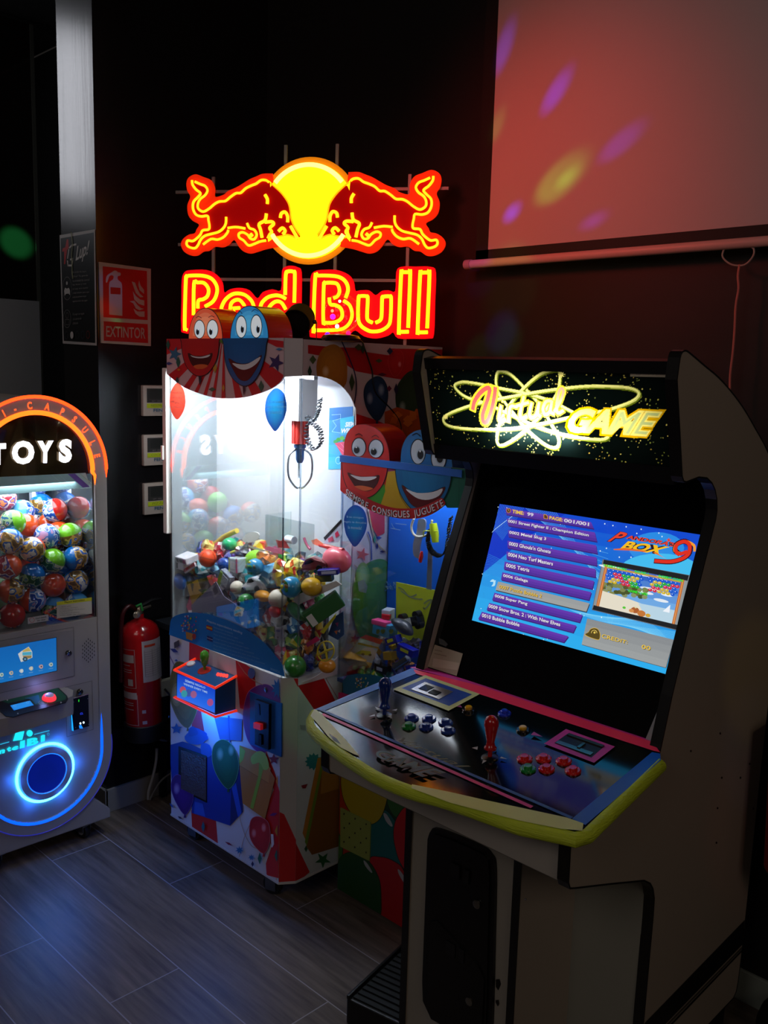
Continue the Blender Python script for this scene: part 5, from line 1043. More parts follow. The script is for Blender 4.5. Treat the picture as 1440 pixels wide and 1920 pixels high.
# ================================================================== right claw machine (smaller, behind the arcade)
c2 = thing('claw_machine', (-1.7, 2.0, 0), 'smaller blue claw machine with red SIEMPRE CONSIGUES JUGUETE banner, behind the arcade cabinet', 'claw machine')
Q0, Q1, QY, QB = -1.922, -1.472, 1.78, 2.20; QP = PY(QY); QL = 1.807; QPb = PY(QL)
put('lower_cabinet', box(Q0-.006, Q1, QL, QB, .012, .69), mat('3c3430', .45), c2, label='lower cabinet covered with balloon print')
put('back_panel', box(Q0, Q1, 1.98, 1.995, .70, 1.34), mat('0f5cc8', .45, key='q2blue'), c2, label='blue back panel')
put('rear_body', box(Q0, Q1, 1.998, QB, .70, 1.355), mat('0a2c60', .5), c2)
put('roof', box(Q0, Q1, QY, QB, 1.345, 1.358), mat('1c58a8', .4), c2)
put('sill', box(Q0, Q1, QY, QB, .69, .70), mat('20508c', .4), c2)
put('roof_edge', box(Q0-.002, Q1, QY-.006, QY+.004, 1.342, 1.361), mat('2462b8', .4), c2, label='blue top rim')
put('front_glass', box(Q0+.002, Q1, QY, QY+.003, .70, 1.34), glassmat((.95, .97, 1), .08), c2, label='clear front pane')
put('side_glass', box(Q0, Q0+.002, QY+.004, 1.98, .70, 1.34), glassmat((.95, .97, 1), .05), c2, label='clear left pane')
put('corner_strip', box(Q0, Q0+.004, QY, QY+.006, .70, 1.342), glassmat((.8, .86, .9), .3, .1, 'edge2'), c2)
k4 = lambda p: Z(620, 820, 5.143, p)
hb = [(115, 190), (1330, 305), (1330, 680), (1135, 678)]+sm([(1110, 650), (1000, 730), (880, 775), (740, 785), (600, 768), (450, 730), (300, 650), (200, 590), (110, 510)], 3)
hp = [(max(Q0-.002, a), b) for a, b in [QP.at(*p) for p in k4(hb)]]; hp[0] = (Q0, hp[0][1]); hp[-1] = (Q0, hp[-1][1])
put('header_panel', prism(QP, hp, .0, .003), mat('8a7430', .4), c2, label='scalloped printed header')
H2 = Art(QP, .0034, clipl=hp)
H2.poly('c01818', k4([(80, 150), (560, 200), (560, 700), (80, 700)])).poly('8c2c60', k4([(560, 230), (650, 240), (640, 330), (560, 330)])).poly('b89018', k4([(560, 330), (660, 320), (780, 700), (480, 700), (530, 500)])).poly('3a8c28', k4([(350, 580), (530, 450), (535, 520), (490, 650), (380, 640)])).poly('145c48', k4([(1150, 280), (1340, 300), (1340, 700), (1080, 700)]))
H2.line('0c2820', k4([(1250, 310), (1245, 680)]), .0008).line('161012', k4(sm([(635, 320), (680, 560), (770, 700)], 4)), .0012)
body(H2, k4, 0, 'cc2018', 'c01a16', [(125, 100), (122, 260), (140, 400), (190, 510), (270, 570), (360, 580), (450, 530), (520, 430), (555, 300), (562, 150)], [(178, 342), (250, 372), (340, 382), (420, 378), (478, 368), (460, 440), (410, 500), (340, 515), (260, 480), (210, 410)], [(200, 358), (300, 380), (450, 378), (420, 405), (350, 418), (270, 405)], [(245, 470), (320, 465), (420, 490), (380, 510), (330, 515), (270, 490)])
body(H2, k4, 0, '1272a8', '105c90', [(650, 150), (640, 320), (665, 480), (720, 600), (800, 690), (900, 740), (1010, 690), (1100, 590), (1160, 450), (1175, 280), (1160, 150)], [(702, 462), (790, 520), (900, 540), (1010, 520), (1115, 478), (1080, 560), (1010, 640), (930, 690), (860, 680), (790, 640), (740, 560)], [(740, 495), (850, 535), (1000, 525), (1092, 492), (1060, 560), (960, 600), (860, 590), (780, 540)])
bnr = sm([(150, 505), (260, 590), (400, 665), (560, 715), (720, 730), (860, 715), (980, 675), (1085, 620)], 5)
bo_ = sm([(110, 515), (200, 590), (330, 665), (480, 730), (640, 775), (740, 785), (880, 775), (1000, 730), (1115, 650), (1100, 600), (1070, 585), (960, 640), (860, 675), (740, 685), (600, 675), (450, 625), (330, 565), (220, 505), (150, 480)], 3, True)
H2.poly('b01418', k4(bo_)); 
base2 = sm([(150, 545), (260, 625), (400, 703), (560, 755), (720, 770), (870, 755), (1000, 712), (1110, 655)], 5)
H2.arctext('1a1416', 'SIEMPRE CONSIGUES JUGUETE', k4([(a+5, b+5) for a, b in base2]), .0190, bold=.03, gap=.1, wide=.92); H2.arctext('d8d0d4', 'SIEMPRE CONSIGUES JUGUETE', k4(base2), .0185, bold=.012, gap=.1, wide=.92)
H2.build('header_artwork', c2, label='two smiling balloons and red banner reading SIEMPRE CONSIGUES JUGUETE')
sticker(QP, k4, [(240, 652), (165, 700), (130, 800), (145, 920), (190, 1010), (235, 1055), (290, 1000), (340, 900), (352, 800), (320, 700)], ('1878a0', '1c3c88'), ('Si no consigues', 'regalo te devuelve', 'la moneda!'), ([(155, 755), (320, 765), (320, 790), (155, 780)], [(130, 800), (345, 815), (345, 842), (130, 826)], [(170, 850), (300, 860), (300, 890), (170, 880)]), .0006, c2)
K2 = lambda p: Z(580, 620, 4.235, p)
def head2(nm, out, face, rim, eyes, brows, dep):
    P = PY(QY+.012); o = [P.at(*p) for p in K2([tuple(q) for q in sm(out, 5)])]; o = o+[(o[-1][0], 1.355), (o[0][0], 1.355)] if True else o
    ob = put('balloon_head', prism(P, o, -dep, 0), mat(rim, .35, coat=.2), c2, label=nm); A = Art(P, .0006, clipl=o); A.poly('180c10', o, loc=True); A.fan(face[0], face[1], [(x*.985+sum(q[0] for q in o)/len(o)*.015, y-.001) for x, y in o], loc=True)
    for (ex, ey, erx, ery, px_, py_) in eyes:
        A.poly('0c0c14', K2(ell(ex, ey, erx*1.14, ery*1.08, 24))); A.poly('c8ccd4', K2(ell(ex, ey+2, erx, ery, 24))); A.fan('4a6a88', 'b8c4d0', K2(ell(px_, py_, erx*.6, ery*.5, 18))); A.poly('101014', K2(ell(px_, py_, erx*.45, ery*.38, 16))); A.poly('e0e0e0', K2(ell(px_-erx*.05, py_-ery*.3, erx*.14, ery*.1, 8)))
    for b in brows: A.line('1c0c10', K2(sm(b, 4)), .002)
    A.build('face', ob)
head2('red balloon head with two eyes', [(275, 985), (280, 880), (310, 800), (370, 750), (450, 745), (540, 780), (600, 850), (632, 940), (640, 1020)], ('cc2a20', 'c01c18'), 'b01010', [(395, 925, 52, 72, 378, 948), (532, 935, 54, 70, 515, 962)], [[(370, 830), (400, 818), (425, 835)], [(500, 845), (530, 830), (555, 848)]], .085)
head2('blue balloon head with two eyes', [(725, 1020), (735, 930), (770, 850), (830, 800), (900, 785), (980, 800), (1060, 850), (1120, 930), (1140, 1070)], ('1872b0', '1260a0'), '0c3c70', [(865, 960, 55, 95, 885, 985), (1030, 1010, 56, 90, 1040, 1015)], [[(820, 830), (855, 815), (885, 840)]], .085)
put('heads_backing', box(-1.60, -1.50, 1.85, 1.95, 1.358, 1.40), mat('6a1420', .5), c2)
# balloon print of the lower front
L2_ = Art(QPb, .0006, clipl=[(Q0-.006, .014), (Q1, .014), (Q1, .69), (Q0-.006, .69)]); b5 = lambda p: Z(560, 1400, 4.8, p)
L2_.poly('1c4428', [(600, 1200), (800, 1200), (800, 1800), (600, 1800)])
def bal(c, pts): L2_.poly('10140c', b5(rings([tuple(p) for p in sm(pts, 5, True)], 5))); L2_.poly(c, b5(sm(pts, 5, True)))
bal('a82c10', [(300, 150), (360, 100), (410, 250), (390, 380), (480, 600), (500, 900), (380, 980), (300, 900)])
bal('2c6428', [(800, 380), (900, 200), (1100, 300), (1060, 600), (960, 660), (860, 620), (800, 500)]); bal('3c6c20', [(340, 760), (390, 850), (395, 980), (370, 1090), (330, 1150), (300, 900)])
bal('0c6464', [(770, 570), (850, 640), (930, 800), (950, 1060), (800, 1150), (640, 1080), (620, 800), (680, 640)]); bal('a89414', [(390, 230), (420, 60), (700, 60), (790, 400), (785, 520), (730, 650), (640, 695), (520, 640), (430, 520), (390, 380)])
bal('b81414', [(990, 560), (900, 620), (862, 740), (870, 880), (920, 1040), (1000, 1120), (1100, 900)]); bal('b01414', [(640, 1030), (740, 992), (860, 1030), (950, 1120), (1000, 1400), (960, 1640), (760, 1640), (700, 1400)])
bal('1c4c1c', [(380, 1000), (460, 950), (560, 970), (660, 1060), (730, 1200), (745, 1360), (735, 1520), (640, 1500), (480, 1400), (350, 1270), (345, 1120)])
for p in ([(768, 598), (800, 610), (850, 700), (835, 715), (790, 665)], [(590, 1020), (625, 1050), (668, 1125), (650, 1125), (605, 1070)], [(898, 1100), (925, 1120), (975, 1200), (960, 1230), (910, 1150)]): L2_.poly('a8aab0', b5(sm(p, 3, True)))
L2_.build('front_artwork', c2, label='printed overlapping balloons')
spk = prism(QPb, [QPb.at(*p) for p in b5([(385, 545), (658, 678), (648, 1025), (385, 895)])], .0, .005); sk = put('speaker_plate', spk, mat('8f9c4c', .55, key='spk', bump=.3, bscale=120), c2, label='yellow-green perforated speaker plate')
hl = Art(QPb, .0056)
for a in ((420, 600), (520, 643), (620, 692), (470, 686), (570, 734), (423, 725), (520, 772), (622, 818), (470, 811), (572, 858), (422, 850), (520, 898), (622, 945)): hl.poly('14140c', b5(ell(a[0], a[1], 6, 9, 10)))
hl.build('holes', sk)
# blue sticker arc and pink edge at the sill
sl_ = Art(QP, .0012, clipl=[(Q0, .6), (Q1, .6), (Q1, .9), (Q0, .9)]); sl_.poly('10688c', C3([(285, 1640), (285, 1560), (320, 1515), (400, 1500), (520, 1505), (640, 1530), (760, 1600), (820, 1700), (285, 1700)]))
for i in range(30): sl_.poly(rnd.choice(('c8c040', '3ca060', 'c86030', '5080c8', 'd8d8e0')), C3(dia(390+rnd.random()*110, 1530+rnd.random()*100, 6, 8)))
sl_.poly('b8286c', C3([(255, 1655), (285, 1655), (420, 1700), (255, 1720)])); sl_.build('info_sticker', c2, label='blue arched sticker on the sill')
# interior of the right machine
IQ = PY(1.915)
put('prize_board', prism(PY(1.95), [PY(1.95).at(*p) for p in C3([(738, 725), (1095, 800), (1040, 1230), (735, 1230)])], 0, .003), mat('b8c428', .5, key='yboard'), c2, label='yellow board standing at the back')
sc_ = Art(PY(1.95), .0036)
for pth in ([(760, 770), (800, 790), (850, 850), (910, 830)], [(780, 800), (880, 860), (960, 870)], [(975, 905), (1010, 880), (1040, 880), (985, 950), (970, 940)]): sc_.line('8f9a7c', C3(sm(pth, 3)), .004)
sc_.build('tape_marks', c2)
bkm = Art(PY(1.98), .0012)
for i in range(40): bkm.poly(rnd.choice(('6a94c0', '4a80b8', '88a8c4')), C3(dia(640+rnd.random()*100, 720+rnd.random()*80, 3+rnd.random()*9, 3+rnd.random()*7, rnd.random()*3)))
for pth in ([(705, 230), (720, 260), (740, 280)], [(740, 230), (830, 240)], [(700, 270), (780, 285)]): bkm.line('6a8cc4', C3(pth), .0025)
bkm.build('worn_tape_marks', c2)
cg = mat('9aa0a8', .35, .6)
put('claw_bar', join(prism(IQ, [IQ.at(*p) for p in sm(C3([(930, 200), (985, 200), (985, 280), (950, 380), (940, 470), (960, 520), (940, 530), (890, 500), (885, 400), (915, 300)]), 3, True)], 0, .005)), cg, c2, label='bent grey claw bar')
put('claw_bar', prism(IQ, [IQ.at(*p) for p in C3([(1020, 430), (1055, 430), (1045, 790), (1005, 780)])], .006, .009), cg, c2, label='straight grey claw bar')
put('hose_loop', tube([IQ.pt(*p, .012) for p in sm(C3([(905, 190), (885, 260), (910, 325), (970, 340), (1040, 300), (1060, 200)]), 5)], .0035, 8), mat('a8a498', .4), c2, smooth=True, label='pale hose loop')
put('claw_core', join(tube([IQ.pt(*p, .02) for p in C3([(1085, 225), (1095, 300), (1105, 385)])], [.0105, .0125, .009], 14)), mat('c8e020', .35, key='ylw'), c2, smooth=True, label='fluorescent yellow claw core')
put('wire_clip', tube([IQ.pt(*p, .028) for p in C3([(1020, 330), (1020, 290), (1040, 285), (1140, 290), (1148, 330)])], .0015, 6), mat('b8c828', .4), c2)
put('red_tip', tube([IQ.pt(*p, .02) for p in C3([(990, 460), (985, 500), (975, 550)])], [.003, .006, .005], 8), mat('e01c18', .3), c2, smooth=True); put('red_tip', ball(IQ.pt(*C3([(1078, 485)])[0], .01), .005, 10), mat('c01c38', .3), c2, smooth=True)
cc_ = []
P = sm(C3([(1060, 270), (1045, 350), (1060, 430), (1100, 480), (1160, 495), (1200, 440), (1220, 300), (1240, 170)]), 12)
for i in range(600):
    t = i/599; q = P[min(len(P)-1, int(t*(len(P)-1)))]; a = t*2*math.pi*46; cc_.append(IQ.pt(q[0], q[1], .022)+Vector((math.cos(a)*.006, math.sin(a)*.005, math.sin(a+1.2)*.005)))
put('coiled_cable', tube(cc_, .0016, 5), mat('101214', .35), c2, smooth=True, label='black coiled cable')
light('right_claw_lamp', 'AREA', (-1.70, 1.90, 1.335), (-1.70, 1.90, .8), 1.5, (.9, .95, 1), .35, .08)
# ================================================================== capsule toy machine
GX = -2.72; GF = PX(GX); YC_, RR, ZT_, ZB_ = 1.247, .237, 1.263, .327
gm = thing('capsule_machine', (-2.92, YC_, 0), 'arched silver capsule toy machine with red light arch, TOYS sign and blue ring chute', 'capsule machine')
def stad(r, yc=YC_, zt=ZT_, zb=ZB_, n=28):
    return [(yc+r*math.cos(math.pi*i/n), zt+r*math.sin(math.pi*i/n)) for i in range(n+1)]+[(yc+r*math.cos(math.pi+math.pi*i/n), zb+r*math.sin(math.pi+math.pi*i/n)) for i in range(n+1)]
silver = mat('9b9793', .42, key='silver', spec=.5); glp = PX(GX)
# hollow upper shell, solid lower body
WY0, WY1, WZ0, WZ1 = 1.055, 1.436, .775, 1.255
put('shell', band(GF, stad(RR-.004), .0, .035, -.40, -.006), silver, gm, label='silver arched shell')
low = [(YC_-RR+.006, WZ0), (YC_+RR-.006, WZ0)]+[p for p in stad(RR-.006)[::-1] if False]
lowp = [(YC_+(RR-.006)*math.cos(math.pi+math.pi*i/28), ZB_+(RR-.006)*math.sin(math.pi+math.pi*i/28)) for i in range(29)]
put('lower_body', prism(GF, [(YC_+RR-.006, WZ0), (YC_-RR+.006, WZ0)]+lowp, -.40, -.008), silver, gm, label='silver lower body')
fr_o = stad(RR); 
# face ring: outer stadium minus window opening
def ringface(name, outer, inner, h0, h1, m, par=gm, label=None):
    n = len(outer); V = [GF.w(a, b, h) for P in (outer, inner) for h in (h0, h1) for a, b in P]
    Fc = []
    for i in range(n):
        j = (i+1) % n; Fc += [(n+i, n+j, 3*n+j, 3*n+i), (i, j, n+j, n+i), (2*n+i, 3*n+i, 3*n+j, 2*n+j), (i, 2*n+i, 2*n+j, j)]
    return put(name, fixn((V, Fc)), m, par, label=label)
ringface('face_frame', stad(RR-.003), stad(RR-.044), -.008, .002, silver, label='silver face frame')
lower_face = [(YC_+RR-.044, WZ0), (YC_-RR+.044, WZ0)]+[(YC_+(RR-.044)*math.cos(math.pi+math.pi*i/28), ZB_+(RR-.044)*math.sin(math.pi+math.pi*i/28)) for i in range(29)]
put('lower_face', prism(GF, lower_face, -.008, -.002), silver, gm, label='silver lower front')
redl = mat('ff3a10', .3, emis=4.2, key='redled'); oral = mat('ff5a14', .3, emis=3.6, key='oraled')
def arcp(r, a0, a1, n=40, zc=ZT_, h=.003): return [GF.w(YC_+r*math.cos(math.radians(a0+(a1-a0)*i/n)), zc+r*math.sin(math.radians(a0+(a1-a0)*i/n)), h) for i in range(n+1)]
put('red_light_strip', tube(arcp(RR-.004, 0, 180)+[], .0052, 8), redl, gm, smooth=True, label='red glowing outer arch')
put('red_light_strip', tube([GF.w(YC_+RR-.004, z_, .001) for z_ in (1.263, 1.235)], [.0048, .001], 8), redl, gm, smooth=True)
put('inner_light_strip', tube(arcp(RR-.052, 0, 180), .0072, 8), oral, gm, smooth=True, label='orange glowing inner arch')
put('inner_light_strip', tube([GF.w(YC_+RR-.052+d, z_, .001) for d, z_ in ((0, 1.263), (0, 1.255), (.008, 1.245), (.008, 1.215))], [.007, .006, .005, .001], 8), oral, gm, smooth=True)
ta = [(YC_+.1965*math.cos(math.radians(a)), ZT_+.1965*math.sin(math.radians(a))) for a in range(118, 9, -3)]
A = Art(GF, .0026); A.arctext('ff4a18', 'I-CAPSULE', ta, .021, bold=.035, loc=True, gap=.75, wide=.62); A.build('arch_lettering', gm, 'emit', 2.6, label='glowing red arch lettering')
# mirror arch with glowing TOYS letters
ar = [(YC_+(RR-.058)*math.cos(math.radians(a)), ZT_+(RR-.058)*math.sin(math.radians(a))) for a in range(0, 181, 6)]+[(YC_-RR+.058, WZ1-.004), (YC_+RR-.058, WZ1-.004)]
put('arch_mirror', prism(GF, ar, -.03, -.006), mat('3a2c14', .04, .75, key='goldmirror'), gm, label='dark gold tinted mirror in the arch')
A = Art(GF, .001)
for ch, q in (('T', [(-20, 832), (11, 831), (11, 871), (-20, 872)]), ('O', [(22, 827), (64, 826), (64, 870), (22, 871)]), ('Y', [(70, 827), (100, 826), (98, 868), (70, 868)]), ('S', [(110, 824), (135, 823), (134, 867), (110, 868)])):
    A.text('e8ecff', ch, q, bold=.06 if ch != 'O' else .05)
A.build('sign_letters', gm, 'emit', 4.0, label='white glowing TOYS letters')
tb_ = Art(GF, -.0045); q = [(0, 895), (158, 887), (172, 912), (0, 928)]
tbq = [GF.at(*p) for p in [(-60, 899), (162, 887), (171, 914), (-60, 935)]]
put('teal_band', prism(GF, [(YC_-RR+.05, tbq[3][1]+.002), (YC_-RR+.05, tbq[0][1]+.002), tbq[1], tbq[2]], -.012, -.005), mat('8fb8bc', .35, key='tealb'), gm, label='pale teal band with purple stripe')
tb_.poly('5a3a9a', Z(0, 700, 4.266, [(548, 806), (605, 803), (722, 908), (668, 915)])).line('a8d4d4', Z(0, 700, 4.266, [(480, 812), (600, 925)]), .001).line('a8d4d4', Z(0, 700, 4.266, [(420, 815), (560, 928)]), .001).line('88a890', Z(0, 700, 4.266, [(640, 800), (735, 880)]), .002); tb_.build('band_stripes', gm)
put('window_glass', prism(GF, [(YC_-RR+.046, WZ0), (YC_+RR-.046, WZ0), (YC_+RR-.046, WZ1-.05), (YC_-RR+.046, WZ1-.05)], -.010, -.008), glassmat((.96, .98, 1), .06), gm, label='clear capsule window')
mir_ = mat('aab4b8', .05, .9, key='mirr')
put('inner_mirror', box(-3.10, GX-.012, 1.436, 1.440, WZ0, 1.26), mir_, gm, label='mirror side wall inside'); put('inner_mirror', box(-3.105, -3.10, 1.05, 1.44, WZ0, 1.26), mat('707a80', .12, .6), gm)
put('light_post', bev(box(-3.06, -3.02, 1.375, 1.415, WZ0, 1.26), .003), mat('dfe6f4', .4), gm, label='white lamp post inside')
put('light_tube', tube([(-3.015, 1.372, .80), (-3.015, 1.372, 1.24)], .006, 8), mat('dfeaff', .4, emis=3, key='gtube'), gm)
light('capsule_lamp', 'AREA', (-2.86, 1.25, 1.235), (-2.88, 1.25, .8), 2.2, (.86, .93, 1), .25, .30)
# printed stickers at the window
z3_ = lambda p: Z(0, 700, 4.266, p)
A = Art(GF, -.0068); A.poly('b8b4a8', z3_([(462, 1832), (742, 1795), (744, 1925), (462, 1965)])).poly('c0c020', z3_([(462, 1832), (742, 1795), (742, 1822), (462, 1860)])).text('2a2a10', 'Playing Instruction', z3_([(525, 1828), (685, 1807), (685, 1825), (525, 1846)]), bold=.02)
for i in range(6): A.text('3a3a38', ('1. Insert coins.', '2. Press the key to start the game.', '3. The ball setting out inside the machine', 'drop automatically, play ten balls.', '4. Take out gifts from the opening part', 'within under the chamber.')[i], z3_([(485, 1868+i*13), (560+(i*53) % 150+20, 1858+i*13), (560+(i*53) % 150+20, 1866+i*13), (485, 1877+i*13)]))
A.poly('b8b4ae', Z(0, 1120, 3.841, [(205, 150), (353, 125), (355, 170), (207, 195)])).line('b02020', Z(0, 1120, 3.841, ell(236, 166, 17, 18, 18)), .0012, closed=True).text('2a2828', "Don't knock", Z(0, 1120, 3.841, [(262, 148), (340, 135), (340, 148), (262, 162)]), bold=.02).text('2a2828', 'the glass', Z(0, 1120, 3.841, [(272, 166), (332, 156), (332, 169), (272, 180)]), bold=.02); A.build('window_sticker', gm, label='small instruction stickers')
# lower front details
d7 = lambda p: Z(0, 1180, 7.2, p); LFp = Plane((GX-.002, 0, 0), (0, 1, 0), (0, 0, 1)); LFp = PX(GX-.002)
dp = [LFp.at(*p) for p in d7([(-60, 168), (992, 0), (1000, 628), (-60, 875)])]
sd_ = put('screen_door', prism(LFp, dp, 0, .002), mat('8f8c89', .42, key='silver2'), gm)
A = Art(PX(GX), .0004)
A.line('2a2828', d7([(-60, 168), (820, 0), (992, -30), (1004, 628), (-60, 875)]), .0010); A.poly('15181c', d7([(-60, 258), (765, 104), (772, 562), (-60, 745)]))
for row, (y0_, n_) in enumerate(((122, 1),)): pass
for i, x_ in enumerate((1115, 1140, 1163, 1188, 1212, 1238, 1264)):
    n_ = (4, 5, 6, 7, 6, 5, 4)[i]; y0_ = (222, 190, 160, 130, 150, 170, 190)[i]
    for k_ in range(n_): A.poly('1c1c1e', d7(ell(x_, y0_+k_*51, 6, 13, 8)))
A.build('panel_lines', gm)
A = Art(PX(GX), .0012); A.quadgrad('1474d0', '1a86e0', d7([(-60, 258), (757, 112), (764, 556), (-60, 738)]), 3)
A.poly('e8ecea', d7([(240, 330), (290, 290), (385, 232), (432, 300), (435, 380), (330, 425), (280, 440), (262, 390)])).poly('d8c070', d7([(300, 290), (382, 240), (415, 290), (310, 305)])).poly('58c0e0', d7([(300, 310), (425, 300), (425, 345), (300, 350)])).poly('a8905a', d7([(300, 355), (425, 350), (420, 385), (330, 400)])).poly('30506a', d7(ell(335, 400, 34, 30, 18))).poly('7ab0c8', d7(ell(335, 400, 16, 14, 12)))
for i, (x_, y_) in enumerate(((15, 615), (145, 590), (282, 562), (412, 528), (545, 503), (678, 475))):
    A.poly(('c8d8d0', 'd8c0a8', 'd0e0e8', 'd8d8c8', 'd8b0a8', 'c0d0d0')[i], d7(sm([(x_-28, y_), (x_-10, y_-26), (x_+22, y_-28), (x_+28, y_+8), (x_, y_+26)], 3, True))).poly(('4890a0', '40a0d0', 'f0f8f8', 'e8e8e0', '305080', '608878')[i], d7(ell(x_+6, y_-4, 11, 11, 10)))
    A.text('a8d0e8', ('Movie', 'Music', 'Video', 'Calendar', 'Explorer', 'Setting')[i], d7([(x_-28, y_+48), (x_+30, y_+38), (x_+30, y_+50), (x_-28, y_+60)]))
A.build('info_screen', gm, 'emit', .62, label='blue menu screen')
for q in ((915, 318), (1070, 838)): put('lock', lathe([(.009, 0), (.009, .010), (.007, .012), (.003, .0115)], GF.pt(*d7([q])[0]), GF.N, 18), mat('5a5850', .2, .9), gm, smooth=True)
# console shelf
cz = GF.at(*d7([(775, 780)])[0])
yR = 1.325; zt_ = .592; dep = .075
ctop = [(1.02, GX-.002), (yR, GX-.002), (yR+.012, GX+.025), (yR-.005, GX+.055), (yR-.06, GX+.068), (1.10, GX+dep+.01), (1.02, GX+dep)]
# world slab: y horizontal, x outwards, slightly sloped top
def shelf(z0, z1, drop=.018, pts=ctop):
    n = len(pts); V = [(x, y, z0+.0*(x-GX)) for y, x in pts]+[(x, y, z1-drop*(x-GX)/dep) for y, x in pts]
    t = tessellate_polygon([[Vector((y, x, 0)) for y, x in pts]]); return fixn((V, [tuple(i) for i in t]+[tuple(i+n for i in reversed(q_)) for q_ in t]+[(i, (i+1) % n, (i+1) % n+n, i+n) for i in range(n)]))
csl = put('console_shelf', shelf(.487, .562), silver, gm, label='silver console shelf')
TPl = Plane((GX, 1.2, .5625), (0, 1, 0), (dep, 0, -.018))
cpp = [TPl.at(*p) for p in d7([(-60, 975), (775, 783), (905, 905), (918, 950), (890, 995), (330, 1140), (180, 1190), (80, 1180), (-60, 1060)])]
put('console_plate', prism(TPl, cpp, .0, .0022), mat('0c0c20', .3, key='consolep'), csl, label='dark green console plate')
A = Art(TPl, .0026); A.poly('0c5a40', d7([(10, 975), (770, 795), (895, 915), (885, 960), (700, 1010), (470, 1030), (400, 945), (110, 1010)])).poly('1c6a80', d7([(330, 940), (520, 895), (540, 990), (480, 1020), (430, 960)])).poly('1c8cf0', d7([(135, 1040), (405, 972), (458, 1035), (185, 1108)]))
A.line('9ad0c8', d7(ell(580, 1000, 60, 34, 20)), .0006, closed=True)
for q in ((98, 967), (240, 1148), (822, 1000)): A.poly('c8ccd0', d7(ell(*q, 10, 10, 10)))
A.build('console_print', csl)
A = Art(TPl, .0034); A.poly('2090f0', d7([(140, 1040), (402, 975), (452, 1035), (188, 1104)])).line('90c8f8', d7(ell(200, 1045, 18, 12, 12)), .0006).line('90c8f8', d7(ell(370, 1002, 18, 12, 12)), .0006); A.build('lcd', csl, 'emit', .8, label='small blue display')
bc = TPl.at(*d7([(662, 945)])[0]); bn = put('start_button', lathe([(.0215, 0), (.0215, .006), (.019, .012), (.014, .016)], TPl.w(*bc), TPl.N, 28), mat('ff3a48', .25, emis=1.0, key='sbtn'), csl, smooth=True, label='glowing pink dome button')
put('dome', ball(TPl.w(*bc, .013), .0145, 20, (1, 1, .7)), mat('b8a8d8', .12, emis=.25, key='sdome', coat=.6), bn, smooth=True)
light('button_glow', 'POINT', TPl.w(bc[0]-.01, bc[1]-.012, .03), None, .05, (.3, .35, 1), .01)
# coin door
A = Art(PX(GX), .0004); A.line('242222', d7([(880, 782), (1242, 695), (1258, 1352), (902, 1450), (880, 782)]), .0009); A.build('panel_lines', gm)
P_ = [GF.at(*p) for p in d7([(958, 930), (1180, 868), (1192, 1300), (975, 1360)])]; cmn = put('coin_mech', prism(GF, P_, 0, .006), mat('26262a', .3, .5), gm, label='black coin slot plate with steel edge')
put('steel_edge', tube([GF.pt(*p, .006) for p in d7([(958, 930), (1180, 868)])], .0022, 8), mat('c8ccd0', .2, .9), cmn, smooth=True)
for nm_, cl_, pq_ in (('coin_slot', '020204', [(1075, 935), (1088, 935), (1090, 1060), (1078, 1060)]), ('return_slot', '020204', [(1080, 1170), (1094, 1168), (1096, 1260), (1082, 1262)]), ('digit_window', '050508', [(1028, 1105), (1150, 1075), (1150, 1140), (1028, 1168)])):
    A = Art(GF, .0064); A.poly(cl_, d7(pq_)); A.build(nm_, cmn)
for q in ((985, 975), (1172, 928), (1008, 1318), (1185, 1275)):
    A = Art(GF, .0064); A.poly('8a8c90', d7(ell(*q, 6, 7, 8))); A.build('screw', cmn)
A = Art(GF, .0068); A.poly('20c830', d7([(1045, 940), (1056, 940), (1056, 970), (1045, 972)])).text('2038e0', 'CL', d7([(1068, 1120), (1110, 1110), (1110, 1138), (1068, 1148)]), bold=.02).poly('d8f0ff', d7(ell(1072, 1262, 13, 16, 12))).poly('d8f0ff', d7(ell(1115, 1250, 14, 16, 12))).poly('1c80f0', d7([(1052, 1290), (1080, 1278), (1108, 1330), (1058, 1330)])).poly('18a0ff', d7([(945, 1120), (955, 1120), (980, 1362), (955, 1360)])); A.build('coin_lights', cmn, 'emit', 1.3)
# logo, chute ring, blue light strip
A = Art(PX(GX), .0012)
A.poly('20e8ff', d7([(210, 1388), (328, 1372), (300, 1490), (172, 1508)])).poly('20e8ff', d7(ell(398, 1402, 42, 44, 22))).line('30d0ff', d7([(462, 1418), (662, 1366)]), .0018).line('30d0ff', d7([(-60, 1570), (120, 1518)]), .0018).line('30d0ff', d7(ell(648, 1412, 14, 16, 14)), .0007, closed=True)
for ch, q in (('n', [(-20, 1635), (70, 1610), (60, 1668), (-25, 1690)]), ('t', [(82, 1590), (150, 1572), (148, 1640), (95, 1655)]), ('e', [(158, 1588), (252, 1560), (245, 1618), (150, 1640)]), ('l', [(268, 1508), (334, 1492), (330, 1592), (262, 1610)]), ('B', [(362, 1478), (522, 1445), (512, 1548), (358, 1582)]), ('i', [(545, 1428), (606, 1415), (606, 1505), (543, 1525)])): A.text('20e0f8', ch, d7(q), bold=.07)
A.build('logo', gm, 'emit', 1.1, label='glowing cyan maker logo')
hc_ = GF.at(85, 1448); 
def circ(c, r, h, n=40): return [GF.w(c[0]+r*math.cos(2*math.pi*i/n), c[1]+r*math.sin(2*math.pi*i/n), h) for i in range(n)]
put('chute_ring', lathe([(.062, -.004), (.088, -.004), (.090, .004), (.086, .012), (.066, .014), (.062, .010)], GF.w(*hc_), GF.N, 48), silver, gm, smooth=True, label='silver chute ring')
put('ring_light', tube(circ(hc_, .0945, .002), .0042, 8, True), mat('38a8ff', .3, emis=11, key='ringled'), gm, smooth=True, label='bright cyan-white ring light')
